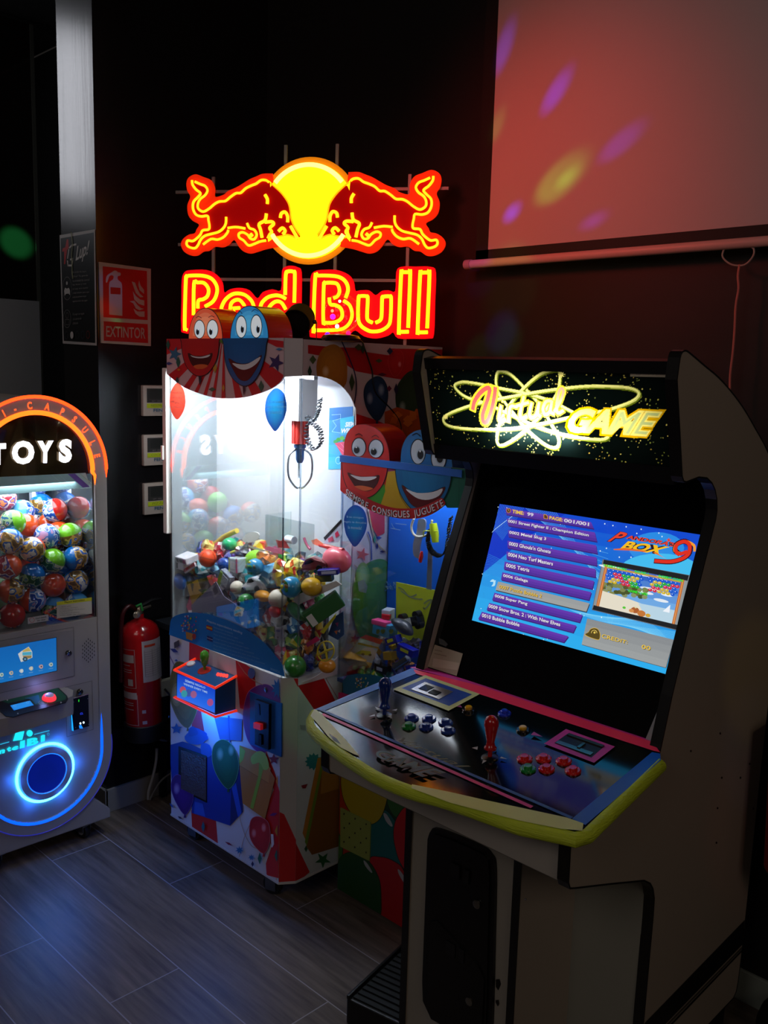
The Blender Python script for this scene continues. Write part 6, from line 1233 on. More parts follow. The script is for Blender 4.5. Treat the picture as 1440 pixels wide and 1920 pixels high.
put('chute_tunnel', (lambda s: (s[0], s[1]))(lathe([(.0655, .011), (.0655, -.12), (.001, -.12)], GF.w(*hc_), GF.N, 48)), mat('1848c8', .35, key='tun'), gm, smooth=True, label='blue lit round chute opening')
put('tunnel_light', tube(circ((hc_[0], hc_[1]), .0655, .013), .0016, 6, True), mat('1878ff', .3, emis=1.6, key='tunled'), gm, smooth=True)
for i in range(6):
    a = i*math.pi/3; light('ring_led', 'POINT', GF.w(hc_[0]+.105*math.cos(a), hc_[1]+.105*math.sin(a), .022), None, .10, (.02, .14, 1), .012)
light('chute_glow', 'POINT', GF.w(hc_[0]+.03, hc_[1]+.03, -.05), None, .12, (.05, .3, 1), .02)
light('ring_glow', 'SPOT', GF.w(hc_[0], hc_[1], .02), GF.w(hc_[0]-.05, hc_[1]-.6, 1.0), 1.3, (.08, .22, 1), .06, spot=2.7, blend=1)
bl_ = [GF.w(YC_+.199, z_, -.001) for z_ in (.50, .42, .36)]+[GF.w(YC_+.199*math.cos(math.radians(-a)), ZB_+.199*math.sin(math.radians(-a)), -.001) for a in range(0, 170, 6)]
put('blue_light_strip', tube(bl_, [.001, .004, .006]+[.006]*(len(bl_)-3), 8), mat('0858ff', .3, emis=1.5, key='bluled'), gm, smooth=True, label='blue glowing strip round the lower front')
bl2 = [GF.w(YC_+(RR-.001)*math.cos(math.radians(-a)), ZB_+(RR-.001)*math.sin(math.radians(-a)), 0) for a in range(-8, 176, 6)]
put('blue_light_strip', tube(bl2, .0028, 6), mat('3838b0', .3, emis=.35, key='bluled2'), gm, smooth=True)
# foot and castors
put('foot', bev(prism(GF, [(YC_-.229, .062), (YC_+.229, .060), (YC_+.229, .092), (YC_+.150, .170), (YC_+.06, .20), (YC_-.06, .20), (YC_-.150, .170), (YC_-.229, .092)], -.36, -.004), .004), silver, gm, label='silver foot plate with sloped shoulders')
put('rear_box', box(-3.16, -3.0, 1.30, 1.47, .10, .30), mat('101820', .4), gm)
castor(-2.765, 1.395, gm, .026, .3, .064); castor(-2.765, 1.09, gm, .026, .3, .064); castor(-3.04, 1.395, gm, .026, .3, .064); castor(-3.04, 1.09, gm, .026, .3, .064)

# ================================================================== fire extinguisher
XE = PX(-2.79); e0 = XE.pt(272, 1378); e1 = XE.pt(262, 1176); ax = (e1-e0).normalized(); Rx = .0675; He = (e1-e0).length
fe = thing('fire_extinguisher', tuple(e0), 'red fire extinguisher with black base ring and white inspection tag on the dark wall', 'fire extinguisher')
put('cylinder', lathe([(.001, .0), (Rx*.9, .002), (Rx, .012), (Rx, He-.03), (Rx*.97, He-.012), (Rx*.85, He+.006), (Rx*.6, He+.02), (Rx*.3, He+.03), (.016, He+.034), (.016, He+.05)], e0, ax, 40), mat('a80f16', .18, coat=.6), fe, smooth=True, label='glossy red cylinder')
put('base_ring', lathe([(Rx*1.0, -.004), (Rx*1.04, .0), (Rx*1.04, .055), (Rx*1.0, .058)], e0, ax, 40), mat('101114', .5), fe, smooth=True, label='black base ring')
def cyl(pts, c0, r):   # pts: (angle deg from the camera-facing line, height)
    f = (CAM-e0); f = (f-ax*f.dot(ax)).normalized(); s = ax.cross(f) 
    if s.dot(RT) < 0: s = -s
    return [c0+ax*h+(f*math.cos(math.radians(a))+s*math.sin(math.radians(a)))*r for a, h in pts]
def cpatch(a0, a1, h0, h1, r, n=10):
    V = []; 
    for i in range(n+1):
        a = a0+(a1-a0)*i/n; V += cyl([(a, h0), (a, h1)], e0, r)
    return V, [(2*i, 2*i+2, 2*i+3, 2*i+1) for i in range(n)]
put('tag', cpatch(3, 78, He*.55, He*.92, Rx+.0008), mat('b8b4b8', .5), fe, label='white inspection tag')
put('tag_heading', cpatch(10, 45, He*.865, He*.885, Rx+.0012), mat('c84020', .5), fe)
for i in range(12): put('tag_line', cpatch(9, 70, He*(.60+i*.02), He*(.602+i*.02), Rx+.0012), mat('6a6468', .5), fe)
for a in (9, 32, 52, 70): put('tag_line', cpatch(a, a+1, He*.60, He*.84, Rx+.0012, 2), mat('6a6468', .5), fe)
for (a0, a1, h0, h1) in ((-78, -22, .73, .80), (-70, -35, .70, .705), (-70, -30, .66, .665), (-70, -30, .64, .645), (-45, -28, .52, .58), (-70, -18, .40, .46), (-70, -30, .36, .365), (-70, -30, .34, .345), (-70, -30, .30, .305), (-5, 6, .27, .30), (-5, 8, .17, .20), (-78, -18, .845, .848), (-78, -18, .50, .503), (-78, -18, .16, .163)): put('printed_label', cpatch(a0, a1, He*h0, He*h1, Rx+.0008), mat('a89a9c', .5), fe)
put('label_edge', cpatch(-20, -18, He*.50, He*.85, Rx+.0008, 2), mat('a87a7c', .5), fe); put('label_edge', cpatch(-18, -16, He*.16, He*.44, Rx+.0008, 2), mat('a87a7c', .5), fe)
tp = e0+ax*(He+.05)
put('valve', join(lathe([(.014, 0), (.016, .01), (.012, .028), (.008, .034)], tp-ax*.004, ax, 16), tube([tp+Vector((0, .0, .012)), tp+Vector((0, .045, .020))], [.010, .006], 10)), mat('9a9080', .25, .9), fe, smooth=True, label='brass valve head')
put('gauge', lathe([(.0125, 0), (.0125, .008), (.009, .010)], tp+Vector((.014, -.018, .002)), (1, -.4, 0), 18), mat('c8c4b8', .2, .8), fe, smooth=True)
put('lever', join(tube([tp+Vector((0, -.01, .02)), tp+Vector((.005, .05, .042)), tp+Vector((.005, .085, .040))], [.006, .007, .005], 8)), mat('0c0c0e', .35), fe, smooth=True, label='black squeeze lever')
put('green_pin', tube([tp+Vector((.01, -.018, .03)), tp+Vector((.012, .0, .036)), tp+Vector((.012, .006, .012))], .005, 8), mat('2a8840', .35), fe, smooth=True, label='green safety pin')
put('hose', tube(sm([tp+Vector((0, -.01, .018)), tp+Vector((.005, -.04, .034)), tp+Vector((.004, -.065, .01)), tp+Vector((.0, -.072, -.06)), tp+Vector((-.01, -.066, -.15)), tp+Vector((-.02, -.062, -.24))], 6), .0078, 10), mat('3a0a10', .35), fe, smooth=True, label='dark red hose')
put('wall_hook', box(XL, -2.80, tp.y-.01, tp.y+.02, tp.z-.015, tp.z+.01), mat('1a1a1c', .4, .4), fe)

# black side table with leads, between extinguisher and claw machine
tb3 = thing('side_table', (-2.72, 1.95, 0), 'black metal side table half hidden between extinguisher and bright claw machine', 'table')
bm_ = mat('0e0f12', .35, key='tabm')
put('table_top', bev(box(-2.86, -2.60, 1.74, 2.2, .66, .685), .003), mat('2a2f36', .3), tb3)
for x, y in ((-2.85, 1.76), (-2.62, 1.76), (-2.85, 2.18), (-2.62, 2.18)): put('leg', box(x-.011, x+.011, y-.011, y+.011, 0, .66), bm_, tb3)
put('lower_shelf', box(-2.85, -2.60, 1.72, 2.19, .26, .275), bm_, tb3)
def cable(name, pts, pl, r, col, label, grp=None):
    P = [pl.pt(*p) for p in sm(pts, 5)]; P = [Vector((p.x, p.y, max(p.z, r))) for p in P]
    o = put(name, tube(P, r, 8), mat(col, .45), None, smooth=True); tag(o, label, 'cable', grp); return o
cable('power_cable', [(294, 1403), (293, 1425), (287, 1455), (279, 1482), (278, 1499)], PX(-2.835), .0052, 'a8a8a8', 'pale grey cable hanging steeply beside the black table leg')
cable('power_cable', [(322, 1449), (303, 1463), (290, 1482), (281, 1500)], PX(-2.80), .0036, '6a6864', 'thin grey cable curving along the floor behind the claw machine')
cable('power_cable', [(288, 1378), (300, 1386), (312, 1388), (322, 1385)], PX(-2.79), .0045, '8a8c90', 'short grey cable under the extinguisher going to the claw machine')
so_ = thing('junction_box', (-2.74, 1.72, .44), 'small pale junction box between extinguisher and bright claw machine', 'box')
so_.location = PX(-2.74).pt(312, 1290); WL[so_.name] = so_.location.copy(); b_ = so_.location
put('housing', bev(box(b_.x-.02, b_.x+.002, b_.y-.025, b_.y+.03, .275 if False else b_.z-.03, b_.z+.03), .003), mat('8a8c80', .5), so_); put('cable_stub', tube([b_+Vector((.004, -.01, 0)), b_+Vector((.02, .0, -.02)), b_+Vector((.03, .03, -.03))], .004, 6), mat('101010', .4), so_)

# party lights on the claw machine roof
pcn = thing('spotlight', (-2.14, 1.78, KT), 'round black stage spotlight on a yoke on top of the bright claw machine', 'lamp')
pl_ = PY(1.80); c = pl_.pt(558, 603); dch = Vector((.45, -.6, -.25)).normalized()
put('can', lathe([(.034, -.05), (.044, -.045), (.044, .03), (.041, .032), (.040, .018), (.001, .016)], c, dch, 32), mat('0a0808', .9, spec=.1), pcn, smooth=True, label='black round lamp can')
put('yoke', tube([c+Vector((-.046, -.02, 0)), Vector((c.x-.046, c.y-.02, KT+.004)), Vector((c.x+.046, c.y+.035, KT+.004)), c+Vector((.046, .035, 0))], .0022, 6), mat('141010', .3), pcn, smooth=True)
for s in (-1, 1): put('yoke_knob', ball(c+Vector((.046*s, .027*s, 0)), .007, 10), mat('0a0808', .4), pcn, smooth=True)
cbp = PY(1.78); cb = cbp.pt(640, 592)
cbl = thing('crystal_ball_light', (cb.x, cb.y, KT), 'clear crystal ball party light on the claw machine roof in front of the neon letters', 'lamp')
put('dome', ball(cb+Vector((0, 0, .006)), .054, 32), glassmat((1, .93, .96), .05, .02, 'crystal', .15), cbl, smooth=True, label='clear dome')
put('base', lathe([(.05, 0), (.056, .006), (.05, .014), (.03, .018)], (cb.x, cb.y, KT), (0, 0, 1), 28), mat('120a0c', .35), cbl, smooth=True)
for (x, y, r, cl_, e) in ((626, 594, .008, 'c020ff', 1.6), (616, 628, .008, '8020f0', 1.4), (639, 565, .004, 'fff0ff', 4), (634, 612, .006, 'ffe8ff', 3), (625, 583, .0045, 'ffb080', 1.2), (655, 625, .007, 'ff2080', 1.2)):
    put('led_lens', ball(cbp.pt(x, y, .004), r, 10), mat(cl_, .2, emis=e), cbl, smooth=True)
dsp = Vector((cb.x, cb.y, cb.z))
db_ = Vector((-2.02, 1.86, 1.80))
def spotdot(q, pl, col, en, ang, off=None):
    T_ = pl.pt(*q); s_ = off or dsp; light('party_beam', 'SPOT', s_, T_, en*16 if off is db_ else en*3, col, .012, spot=math.radians(ang), blend=.7)
WB = PY(2.19); far = Vector((-.85, .3, 2.9))
bluec, grnc = (.12, .1, 1), (.05, 1, .25)
db = db_
for q, c_, en, a in (((958, 400), (.06, .05, 1), 1.1, 4.6), ((1040, 175), (.06, .03, 1), 2.4, 4.2), ((942, 95), (.06, .06, 1), 1.8, 4.4), ((1160, 270), (.1, .03, 1), 1.3, 4.2), ((1110, 415), (.2, .04, 1), .8, 3.2), ((1045, 340), (.12, .5, .03), 1.3, 9), ((1060, 335), (.2, .8, .05), 1.2, 3.5), ((928, 240), (.05, .4, .05), .7, 5)):
    spotdot(q, WB, c_, en, a, db)
WC = PY(2.247)
for q, c_, en, a in (((940, 622), (.05, .15, 1), 60, 3), ((950, 640), grnc, 30, 3), ((897, 657), grnc, 26, 2.4), ((960, 545), grnc, 10, 5), ((902, 523), bluec, 14, 3)):
    spotdot(q, WC, c_, en, a, far)
spotdot((30, 455), PX(-4.5), grnc, 700, 3.4, Vector((-2.2, .6, 2.8)))
for q, c_, en, a in (((219, 604), grnc, 10, 1.3), ((215, 545), (.35, .25, 1), 5, 4.2), ((199, 580), (1, .02, .01), 9, 2.2)): spotdot(q, EP, c_, en, a, Vector((-1.7, .6, 2.6)))
spotdot((572, 1350), SD, grnc, 2.2, 6, Vector((-1.2, .9, 1.9)))
for q, c_, en, a in (((1415, 1270), (1, .65, .05), 1.2, 9), ((1405, 1400), (.2, .3, 1), .5, 8), ((1395, 1560), (1, .1, .08), .6, 10)): spotdot(q, PX(XA1), c_, en, a, Vector((.6, .8, 1.9)))
# things cut by the right edge of the frame
RP = PY(1.99); c0 = RP.at(1428, 1636); c1 = RP.at(1439, 1400)
re_ = thing('plastic_seat', (c0[0]+.17, 2.07, 0), 'glossy red plastic shell by the back wall, cut by the right frame edge', 'seat')
put('red_shell', bev(prism(RP, [(c0[0], c0[1]+.015), (c0[0]+.01, c0[1]), (c0[0]+.34, c0[1]), (c0[0]+.35, c0[1]+.015), (c1[0]+.35, c1[1]+.05), (c1[0], c1[1]+.05)], -.19, 0), .012, 3), mat('6a0505', .2, coat=.5), re_, smooth=True, label='glossy red shell')
put('foot', join(lathe([(.10, 0), (.10, .012), (.035, .03), (.03, c0[1]+.004)], (c0[0]+.20, 2.09, 0), (0, 0, 1), 24)), mat('0a0a0a', .4), re_, smooth=True, label='black round foot')
fb = PX(-.70); st_c = fb.at(1460, 1935)
bk = thing('floor_pouf', (-.62, 2.08, 0), 'rounded black base on the floor at the bottom right frame edge', 'seat')
bp0 = PZ(0.0); cpt = bp0.pt(1512, 1975)
put('cushion', lathe([(.001, 0), (.10, .0), (.115, .012), (.118, .05), (.11, .08), (.08, .095), (.001, .10)], (cpt.x, cpt.y, 0), (0, 0, 1), 32), mat('0a0a0a', .6), bk, smooth=True)
bk.location = (cpt.x, cpt.y, 0); [setattr(c_, 'location', Vector((0, 0, 0))) for c_ in bk.children]
for c_ in bk.children:
    for v in c_.data.vertices: v.co += WL[bk.name]-Vector((cpt.x, cpt.y, 0))
# ================================================================== toys
rnd = random.Random(11)
PAL = {'red and white': ('c82020', 'e8e4e0', 'b01828', 'f0d0c0'), 'blue and purple': ('2038a0', '5a48b0', '8088d0', '141848'), 'silver and black': ('b8bcc0', '18181c', '8a8c90', 'e8e8ec'), 'green and yellow': ('2c9038', 'd8d030', '1c6028', 'a0c850'),
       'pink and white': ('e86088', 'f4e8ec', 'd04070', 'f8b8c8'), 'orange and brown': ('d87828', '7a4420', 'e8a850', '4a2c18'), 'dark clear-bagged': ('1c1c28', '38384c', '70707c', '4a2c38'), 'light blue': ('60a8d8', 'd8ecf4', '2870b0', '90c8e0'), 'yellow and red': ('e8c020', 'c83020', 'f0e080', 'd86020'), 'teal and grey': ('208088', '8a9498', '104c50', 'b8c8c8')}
def busy(name):
    k = ('busy', name)
    if k in MATS: return MATS[k]
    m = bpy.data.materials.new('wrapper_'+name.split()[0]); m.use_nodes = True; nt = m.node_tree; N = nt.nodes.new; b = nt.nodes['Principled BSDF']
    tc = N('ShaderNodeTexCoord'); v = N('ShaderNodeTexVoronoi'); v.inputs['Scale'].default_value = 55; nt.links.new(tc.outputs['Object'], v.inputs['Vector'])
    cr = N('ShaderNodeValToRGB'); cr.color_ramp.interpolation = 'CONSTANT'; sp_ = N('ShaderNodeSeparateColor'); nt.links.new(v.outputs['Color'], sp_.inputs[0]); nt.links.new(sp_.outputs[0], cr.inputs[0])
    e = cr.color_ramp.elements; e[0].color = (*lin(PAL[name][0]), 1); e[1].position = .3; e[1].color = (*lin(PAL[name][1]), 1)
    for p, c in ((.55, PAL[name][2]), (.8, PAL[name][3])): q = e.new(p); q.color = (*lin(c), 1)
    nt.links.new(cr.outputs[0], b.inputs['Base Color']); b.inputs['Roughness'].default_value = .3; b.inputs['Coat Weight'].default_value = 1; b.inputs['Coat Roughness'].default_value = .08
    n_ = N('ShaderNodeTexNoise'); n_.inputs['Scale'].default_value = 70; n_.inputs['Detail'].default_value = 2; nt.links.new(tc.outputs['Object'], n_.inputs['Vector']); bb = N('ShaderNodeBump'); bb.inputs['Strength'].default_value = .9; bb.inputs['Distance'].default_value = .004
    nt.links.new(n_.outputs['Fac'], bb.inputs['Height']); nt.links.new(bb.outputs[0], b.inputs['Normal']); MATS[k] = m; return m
LAND = []     # (short name, centre)
def pxof(X):
    d = Vector(X)-CAM; w = d.dot(FW); return (720+F*d.dot(RT)/w, 960-F*d.dot(UP)/w)
def toy(name, vf, m, label, cat, short=None, smooth=True, grp='toys in the bright claw machine'):
    o = put(name, vf, m, None, smooth=smooth); tag(o, label, cat, grp)
    if short:
        vs = vf[0]; c = sum((Vector(v) for v in vs), Vector())/len(vs); LAND.append((short, c))
    return o
zA = lambda a, b: (320+a/6, 980+b/6)
zB = lambda a, b: (500+a/6, 960+b/6)
def cen(z, a, b, y): return PY(y).pt(*z(a, b))
def rball(z, a, b, y, r, m, label, cat, short, name='toy_ball', sc3=(1, 1, 1), rot=None, grp='toys in the bright claw machine'):
    c = cen(z, a, b, y); return toy(name, ball(c, r, 22, sc3, rot), m, label, cat, short, grp=grp), c
RX = lambda a: Matrix.Rotation(a, 3, 'Y')
o, c = rball(zA, 415, 400, 1.640, .0285, mat('f05020', .45), 'orange rubber basketball with black seams on the toy pile', 'ball', 'basketball')
put('seam', join(*[tube([c+R_m @ Vector((math.cos(t)*.0286, 0, math.sin(t)*.0286)) for t in [i*math.pi/12 for i in range(24)]], .0005, 5, True) for R_m in (Matrix.Rotation(.3, 3, 'Z'), Matrix.Rotation(1.6, 3, 'Z') @ Matrix.Rotation(.3, 3, 'X'), Matrix.Rotation(1.3, 3, 'X'))]), mat('3a1008', .5), o)
for a, b, r, lb, sh in ((745, 730, .021, 'smaller red-stitched baseball left of the white racing car', 'left baseball'), (1205, 855, .0275, 'larger red-stitched baseball below the white racing car', 'large baseball')):
    o, c = rball(zA, a, b, 1.642, r, mat('d0c4b0', .5), lb, 'ball', sh)
    put('stitching', join(*[tube([c+Vector((math.sin(t)*r*1.01*math.cos(f_), -math.cos(t)*r*1.01*math.cos(f_), r*1.01*math.sin(f_)+0)) for t in [-.9+i*.15 for i in range(13)]], .0006, 5) for f_ in (-.25, -.45)]), mat('a02020', .5), o)
def globe(z, a, b, y, r, lb, sh):
    o, c = rball(z, a, b, y, r, mat('2888b8', .3, coat=.5), lb, 'ball', sh)
    for i in range(7):
        d = Vector((rnd.uniform(-1, 1), -1, rnd.uniform(-1, 1))).normalized(); put('land_print', ball(c+d*r*.93, r*.32, 8, (1, .3, .8)), mat(rnd.choice(('c8c030', '3a8c40', '8a6a30')), .4), o, smooth=True)
globe(zA, 950, 500, 1.64, .026, 'blue globe ball above the white racing car', 'upper globe ball'); globe(zB, 275, 845, 1.626, .030, 'blue globe ball pressed against the corner pane', 'corner globe ball')
rball(zB, 505, 840, 1.66, .029, mat('d8a818', .4, coat=.3), 'yellow plum shaped squeeze ball with a clear tag', 'ball', 'yellow plum ball', sc3=(1.1, 1, .9))
o, c = rball(zA, 845, 895, 1.63, .026, mat('1c7828', .35, coat=.3), 'green toy football with black patches under the racing car', 'ball', 'green football')
for d in ((0, -1, 0), (.8, -.5, .4), (-.7, -.5, .5), (.3, -.5, -.8), (-.5, -.6, -.6)): put('black_patch', ball(c+Vector(d).normalized()*.0225, .0085, 8, (1, 1, 1)), mat('0c1410', .4), o, smooth=True)
rball(zA, 1035, 825, 1.645, .026, mat('d89020', .4), 'orange-yellow soft toy under the racing car', 'toy', 'orange soft toy', 'soft_toy', (1.25, .8, .65))
rball(zB, 790, 540, 1.745, .040, mat('f06878', .35, coat=.3), 'big pink inflated pig toy near the right side pane', 'toy', 'pink pig', 'soft_toy', (1.3, .8, .95))
rball(zA, 660, 240, 1.70, .024, mat('30b070', .3, coat=.5), 'green plastic egg on top of the pile', 'toy', 'green egg', 'toy_egg', (1, 1, .85))
rball(zB, 320, 1740, 1.648, .033, mat('2c7c28', .3, coat=1), 'green ball in a clear bag at the bottom corner of the window', 'ball', 'bagged green ball')
rball(zB, 680, 1730, 1.70, .024, mat('d88818', .35, coat=.4), 'orange rubber duck at the bottom of the side window', 'toy', 'orange duck', 'rubber_duck', (1.1, 1, .85))
rball(zB, 350, 1120, 1.68, .034, mat('1c6030', .4), 'dark green dinosaur toy beside the large baseball', 'toy', 'green dinosaur', 'toy_dinosaur', (1.3, .6, .6), RX(.3))
rball(zB, 90, 1120, 1.628, .02, mat('c81c28', .3, coat=.6), 'red star wrapped toy below the large baseball', 'toy', 'red star toy', 'wrapped_toy', (1.2, .6, .9))
rball(zA, 960, 420, 1.70, .052, mat('90d038', .4), 'large lime green soft toy behind the globe ball', 'toy', 'lime soft toy', 'soft_toy', (1.0, .5, .6), RX(-.2))
rball(zA, 600, 470, 1.66, .024, mat('1c4898', .25, coat=.8), 'shiny dark blue wrapped toy right of the basketball', 'toy', 'blue wrapped toy', 'wrapped_toy', (1.2, .7, .9))
rball(zA, 100, 660, 1.632, .03, mat('24509c', .35), 'blue plastic toy at the left glass edge', 'toy', 'left blue toy', 'wrapped_toy', (1.1, .6, .8), RX(.5))
rball(zA, 70, 590, 1.64, .016, mat('e0c818', .35), 'yellow and black mask toy at the left glass edge', 'toy', 'yellow mask toy', 'toy_mask', (1.5, .5, .7))
def tbox(z, a, b, y, w, h, d, ang, m, label, cat, short, name='toy_box', yaw=0, tilt=0, parts=None, grp='toys in the bright claw machine'):
    c = cen(z, a, b, y) if z else Vector((a, y, b)); R_ = Matrix.Rotation(yaw, 3, 'Z') @ Matrix.Rotation(-ang, 3, 'Y') @ Matrix.Rotation(tilt, 3, 'X')
    o = toy(name, bev(obox(c, R_ @ Vector((w/2, 0, 0)), R_ @ Vector((0, d/2, 0)), R_ @ Vector((0, 0, h/2))), min(w, h, d)*.12), m, label, cat, short, False, grp)
    for (pa, pb, pw, ph, pc) in (parts or []):
        cc = c+R_ @ Vector((pa*w/2, -d/2-.0004, pb*h/2)); put('print', obox(cc, R_ @ Vector((pw*w/2, 0, 0)), R_ @ Vector((0, .0004, 0)), R_ @ Vector((0, 0, ph*h/2))), mat(pc, .5), o)
    return o
tbox(zA, 185, 400, 1.645, .062, .022, .05, 0, mat('dcd8dc', .4), 'white toy camera box with black icons left of the basketball', 'box', 'white camera box', parts=[(-.6, 0, .2, .6, '181818'), (-.1, 0, .15, .5, '404048'), (.2, 0, .15, .5, '404048'), (.6, 0, .2, .6, 'a83878')], tilt=.25)
tbox(zA, 140, 480, 1.640, .05, .026, .03, 0, mat('c8c8cc', .4), 'pale round-cornered toy box under the white camera box', 'box', 'pale toy box', parts=[(-.6, 0, .3, .7, '202024')])
tbox(zA, 220, 510, 1.622, .068, .014, .006, .5, mat('d8d4d8', .4), 'slanted red and white toy card below the camera box', 'card', 'red slanted card', 'toy_card', parts=[(0, .35, 1, .65, 'c82020'), (-.75, .3, .12, .4, 'f0e8e8'), (0, .3, .15, .5, '40a040')])
tbox(zB, 640, 1090, 1.685, .115, .05, .028, .62, mat('1c5c28', .5, bump=.2, bscale=80), 'dark green rectangular soap box leaning in the side window', 'box', 'green box', yaw=.9, parts=[(-.75, -.2, .16, .7, 'c8c8c8')])
tbox(zB, 700, 670, 1.70, .06, .016, .03, .12, mat('24248c', .35, coat=.5), 'small dark blue car box below the pink pig', 'box', 'blue car box', yaw=.6, parts=[(.1, 0, .7, .5, 'b8c0e8')])
tbox(zB, 650, 730, 1.70, .05, .024, .03, .1, mat('3a4838', .25, coat=1), 'clear-lidded box with green toy car below the blue car box', 'box', 'clear car box', yaw=.6)
tbox(zA, 760, 470, 1.665, .045, .045, .04, .05, mat('c8d4d8', .2, coat=1), 'clear toy tub with pink and yellow edges above the white racing car', 'tub', 'clear tub', 'toy_tub', parts=[(.85, 0, .15, 1, 'e85890'), (-.85, 0, .12, 1, 'd8e050'), (-.1, 0, .5, .5, 'e8e8e8')])
tbox(zA, 625, 640, 1.640, .052, .05, .02, -.4, mat('8a90a0', .2, coat=1), 'bagged grey and lime toy pack left of the small baseball', 'packet', 'grey lime pack', 'toy_packet', parts=[(-.7, -.3, .3, 1, '98c020'), (.2, 0, .6, .6, 'b8bcc8')])
def card(z, pts, y, col, label, short, th=.0012, extra=None, name='toy_card', rough=.5, grp='toys in the bright claw machine'):
    P = PY(y); o = toy(name, prism(P, [P.at(*z(*p)) for p in pts], -th, 0), mat(col, rough), label, 'card', short, False, grp)
    if extra:
        A = Art(P, .0005)
        for c_, q in extra: A.poly(c_, [z(*p) for p in q])
        A.build('print', o)
    return o
card(zA, [(510, 660), (600, 830), (725, 915), (700, 1000), (560, 1010), (240, 1010), (230, 930)], 1.612, '8c86a0', 'plain grey backing card lying across the left front of the pile', 'grey backing card', extra=[('b0a8b4', [(445, 735), (520, 670), (560, 790), (490, 850)]), ('706878', [(470, 745), (510, 700), (540, 780), (500, 815)])])
card(zA, [(520, 960), (720, 920), (855, 1000), (855, 1190), (700, 1170), (520, 1080)], 1.616, 'a8a0b8', 'printed card with blue bird shape above the blue instruction sticker', 'bird card', extra=[('c050a0', [(525, 985), (575, 975), (585, 1050), (540, 1040)]), ('d8c030', [(580, 975), (620, 970), (615, 1030)]), ('30488c', [(690, 920), (740, 990), (800, 1150), (740, 1110), (680, 1000)]), ('402c50', [(660, 990), (700, 980), (710, 1060), (680, 1050)])])
card(zA, [(180, 700), (300, 640), (350, 790), (240, 920)], 1.626, 'd8a830', 'yellow card with black splashes below the slanted red card', 'yellow splash card', extra=[('1c1810', [(210, 640), (260, 690), (250, 780), (280, 810), (240, 760)]), ('1c1810', [(310, 760), (400, 700), (350, 790)])])
card(zB, [(255, 960), (355, 1045), (840, 815), (780, 775)], 1.675, 'b0a8a0', 'long pale card edge under the yellow plum ball', 'pale card', th=.003)
card(zB, [(690, 1380), (760, 1180), (860, 1120), (870, 1380), (800, 1440)], 1.735, '2c5088', 'blue card with small cartoon prints right of the green box', 'blue cartoon card', extra=[('a84890', [(770, 1250), (810, 1240), (800, 1290)]), ('c87040', [(760, 1340), (800, 1330), (790, 1380)]), ('d0c8d0', [(800, 1340), (830, 1320), (825, 1360)])])
card(zB, [(650, 300), (745, 190), (840, 90), (850, 240), (800, 340), (660, 360)], 1.76, 'b8c8e0', 'slanted pack with pink hearts at the top right of the pile', 'heart pack', extra=[('101018', [(640, 290), (840, 80), (850, 110), (660, 320)]), ('d83060', [(770, 240), (800, 210), (820, 260), (780, 290)]), ('c85878', [(690, 300), (740, 270), (760, 320), (700, 340)])])
card(zB, [(440, 1480), (560, 1400), (600, 1440), (450, 1525)], 1.69, 'c01858', 'magenta card corner below the green box', 'magenta card'); card(zB, [(600, 1350), (780, 1140), (770, 1190), (640, 1370)], 1.70, 'd0c818', 'bright yellow card edge below the green box', 'yellow card edge')
card(zB, [(500, 320), (560, 300), (640, 360), (600, 390), (520, 360)], 1.74, 'f08060', 'salmon orange card left of the heart pack', 'salmon card'); card(zA, [(820, 240), (1130, 330), (1110, 360), (860, 270)], 1.70, 'b8b8b0', 'thin grey card edge behind the lime soft toy', 'grey card edge'); card(zA, [(1050, 290), (1100, 265), (1290, 320), (1260, 360), (1160, 340)], 1.69, 'e07898', 'pink card on top of the pile right of the lime toy', 'pink card')
card(zB, [(100, 310), (160, 330), (190, 290), (240, 380), (260, 410), (130, 400)], 1.70, 'c84848', 'red pointed paper hat near the corner pane on top of the pile', 'red paper hat')
card(zB, [(95, 1300), (190, 1315), (190, 1450), (90, 1425)], 1.606, 'b8b0b8', 'small white price tag hanging in the lower front window corner', 'white tag', extra=[('6a60a0', [(105, 1325), (150, 1330), (150, 1350), (105, 1345)]), ('6a5060', [(120, 1400), (135, 1402), (135, 1420), (120, 1418)])])
def tubetoy(z, pts, y, r, col, label, cat, short, name='toy_tube', rough=.35):
    P = PY(y); return toy(name, tube([P.pt(*z(*p)) for p in sm([tuple(q) for q in pts], 4)], r, 10), mat(col, rough, coat=.4), label, cat, short)
tubetoy(zA, [(470, 270), (600, 160), (745, 90)], 1.72, .0085, 'd8c050', 'yellow and clear water tube toy slanting up on the pile', 'toy', 'yellow tube'); tubetoy(zA, [(600, 370), (720, 325), (840, 295)], 1.69, .005, 'd8dc40', 'bright yellow stick across the top of the pile', 'toy', 'yellow stick')
tubetoy(zB, [(600, 370), (720, 400), (860, 430)], 1.745, .0065, 'd83c34', 'long red pencil toy above the pink pig', 'toy', 'red pencil'); tubetoy(zB, [(420, 290), (450, 370), (490, 420)], 1.72, .004, 'e04080', 'pink toy fork standing near the chute', 'toy', 'pink fork'); tubetoy(zB, [(230, 300), (310, 320)], 1.71, .012, 'e0e4ec', 'short white cylinder toy near the corner pane', 'toy', 'white cylinder')
P = PY(1.705); toy('toy_disc', prism(P, [P.at(*zA(*p)) for p in ell(900, 165, 98, 55, 28, -.35)], -.003, 0), mat('e8e8e0', .4), 'white oval disc leaning on top of the toy pile', 'toy', 'white disc', False)
P = PY(1.66); o = toy('propeller_toy', tube([P.pt(*zB(*p)) for p in ell(665, 1565, 92, 112, 30, .25)], .0022, 8, True), mat('c8b418', .4), 'yellow ring propeller toy low in the side window', 'toy', 'yellow propeller')
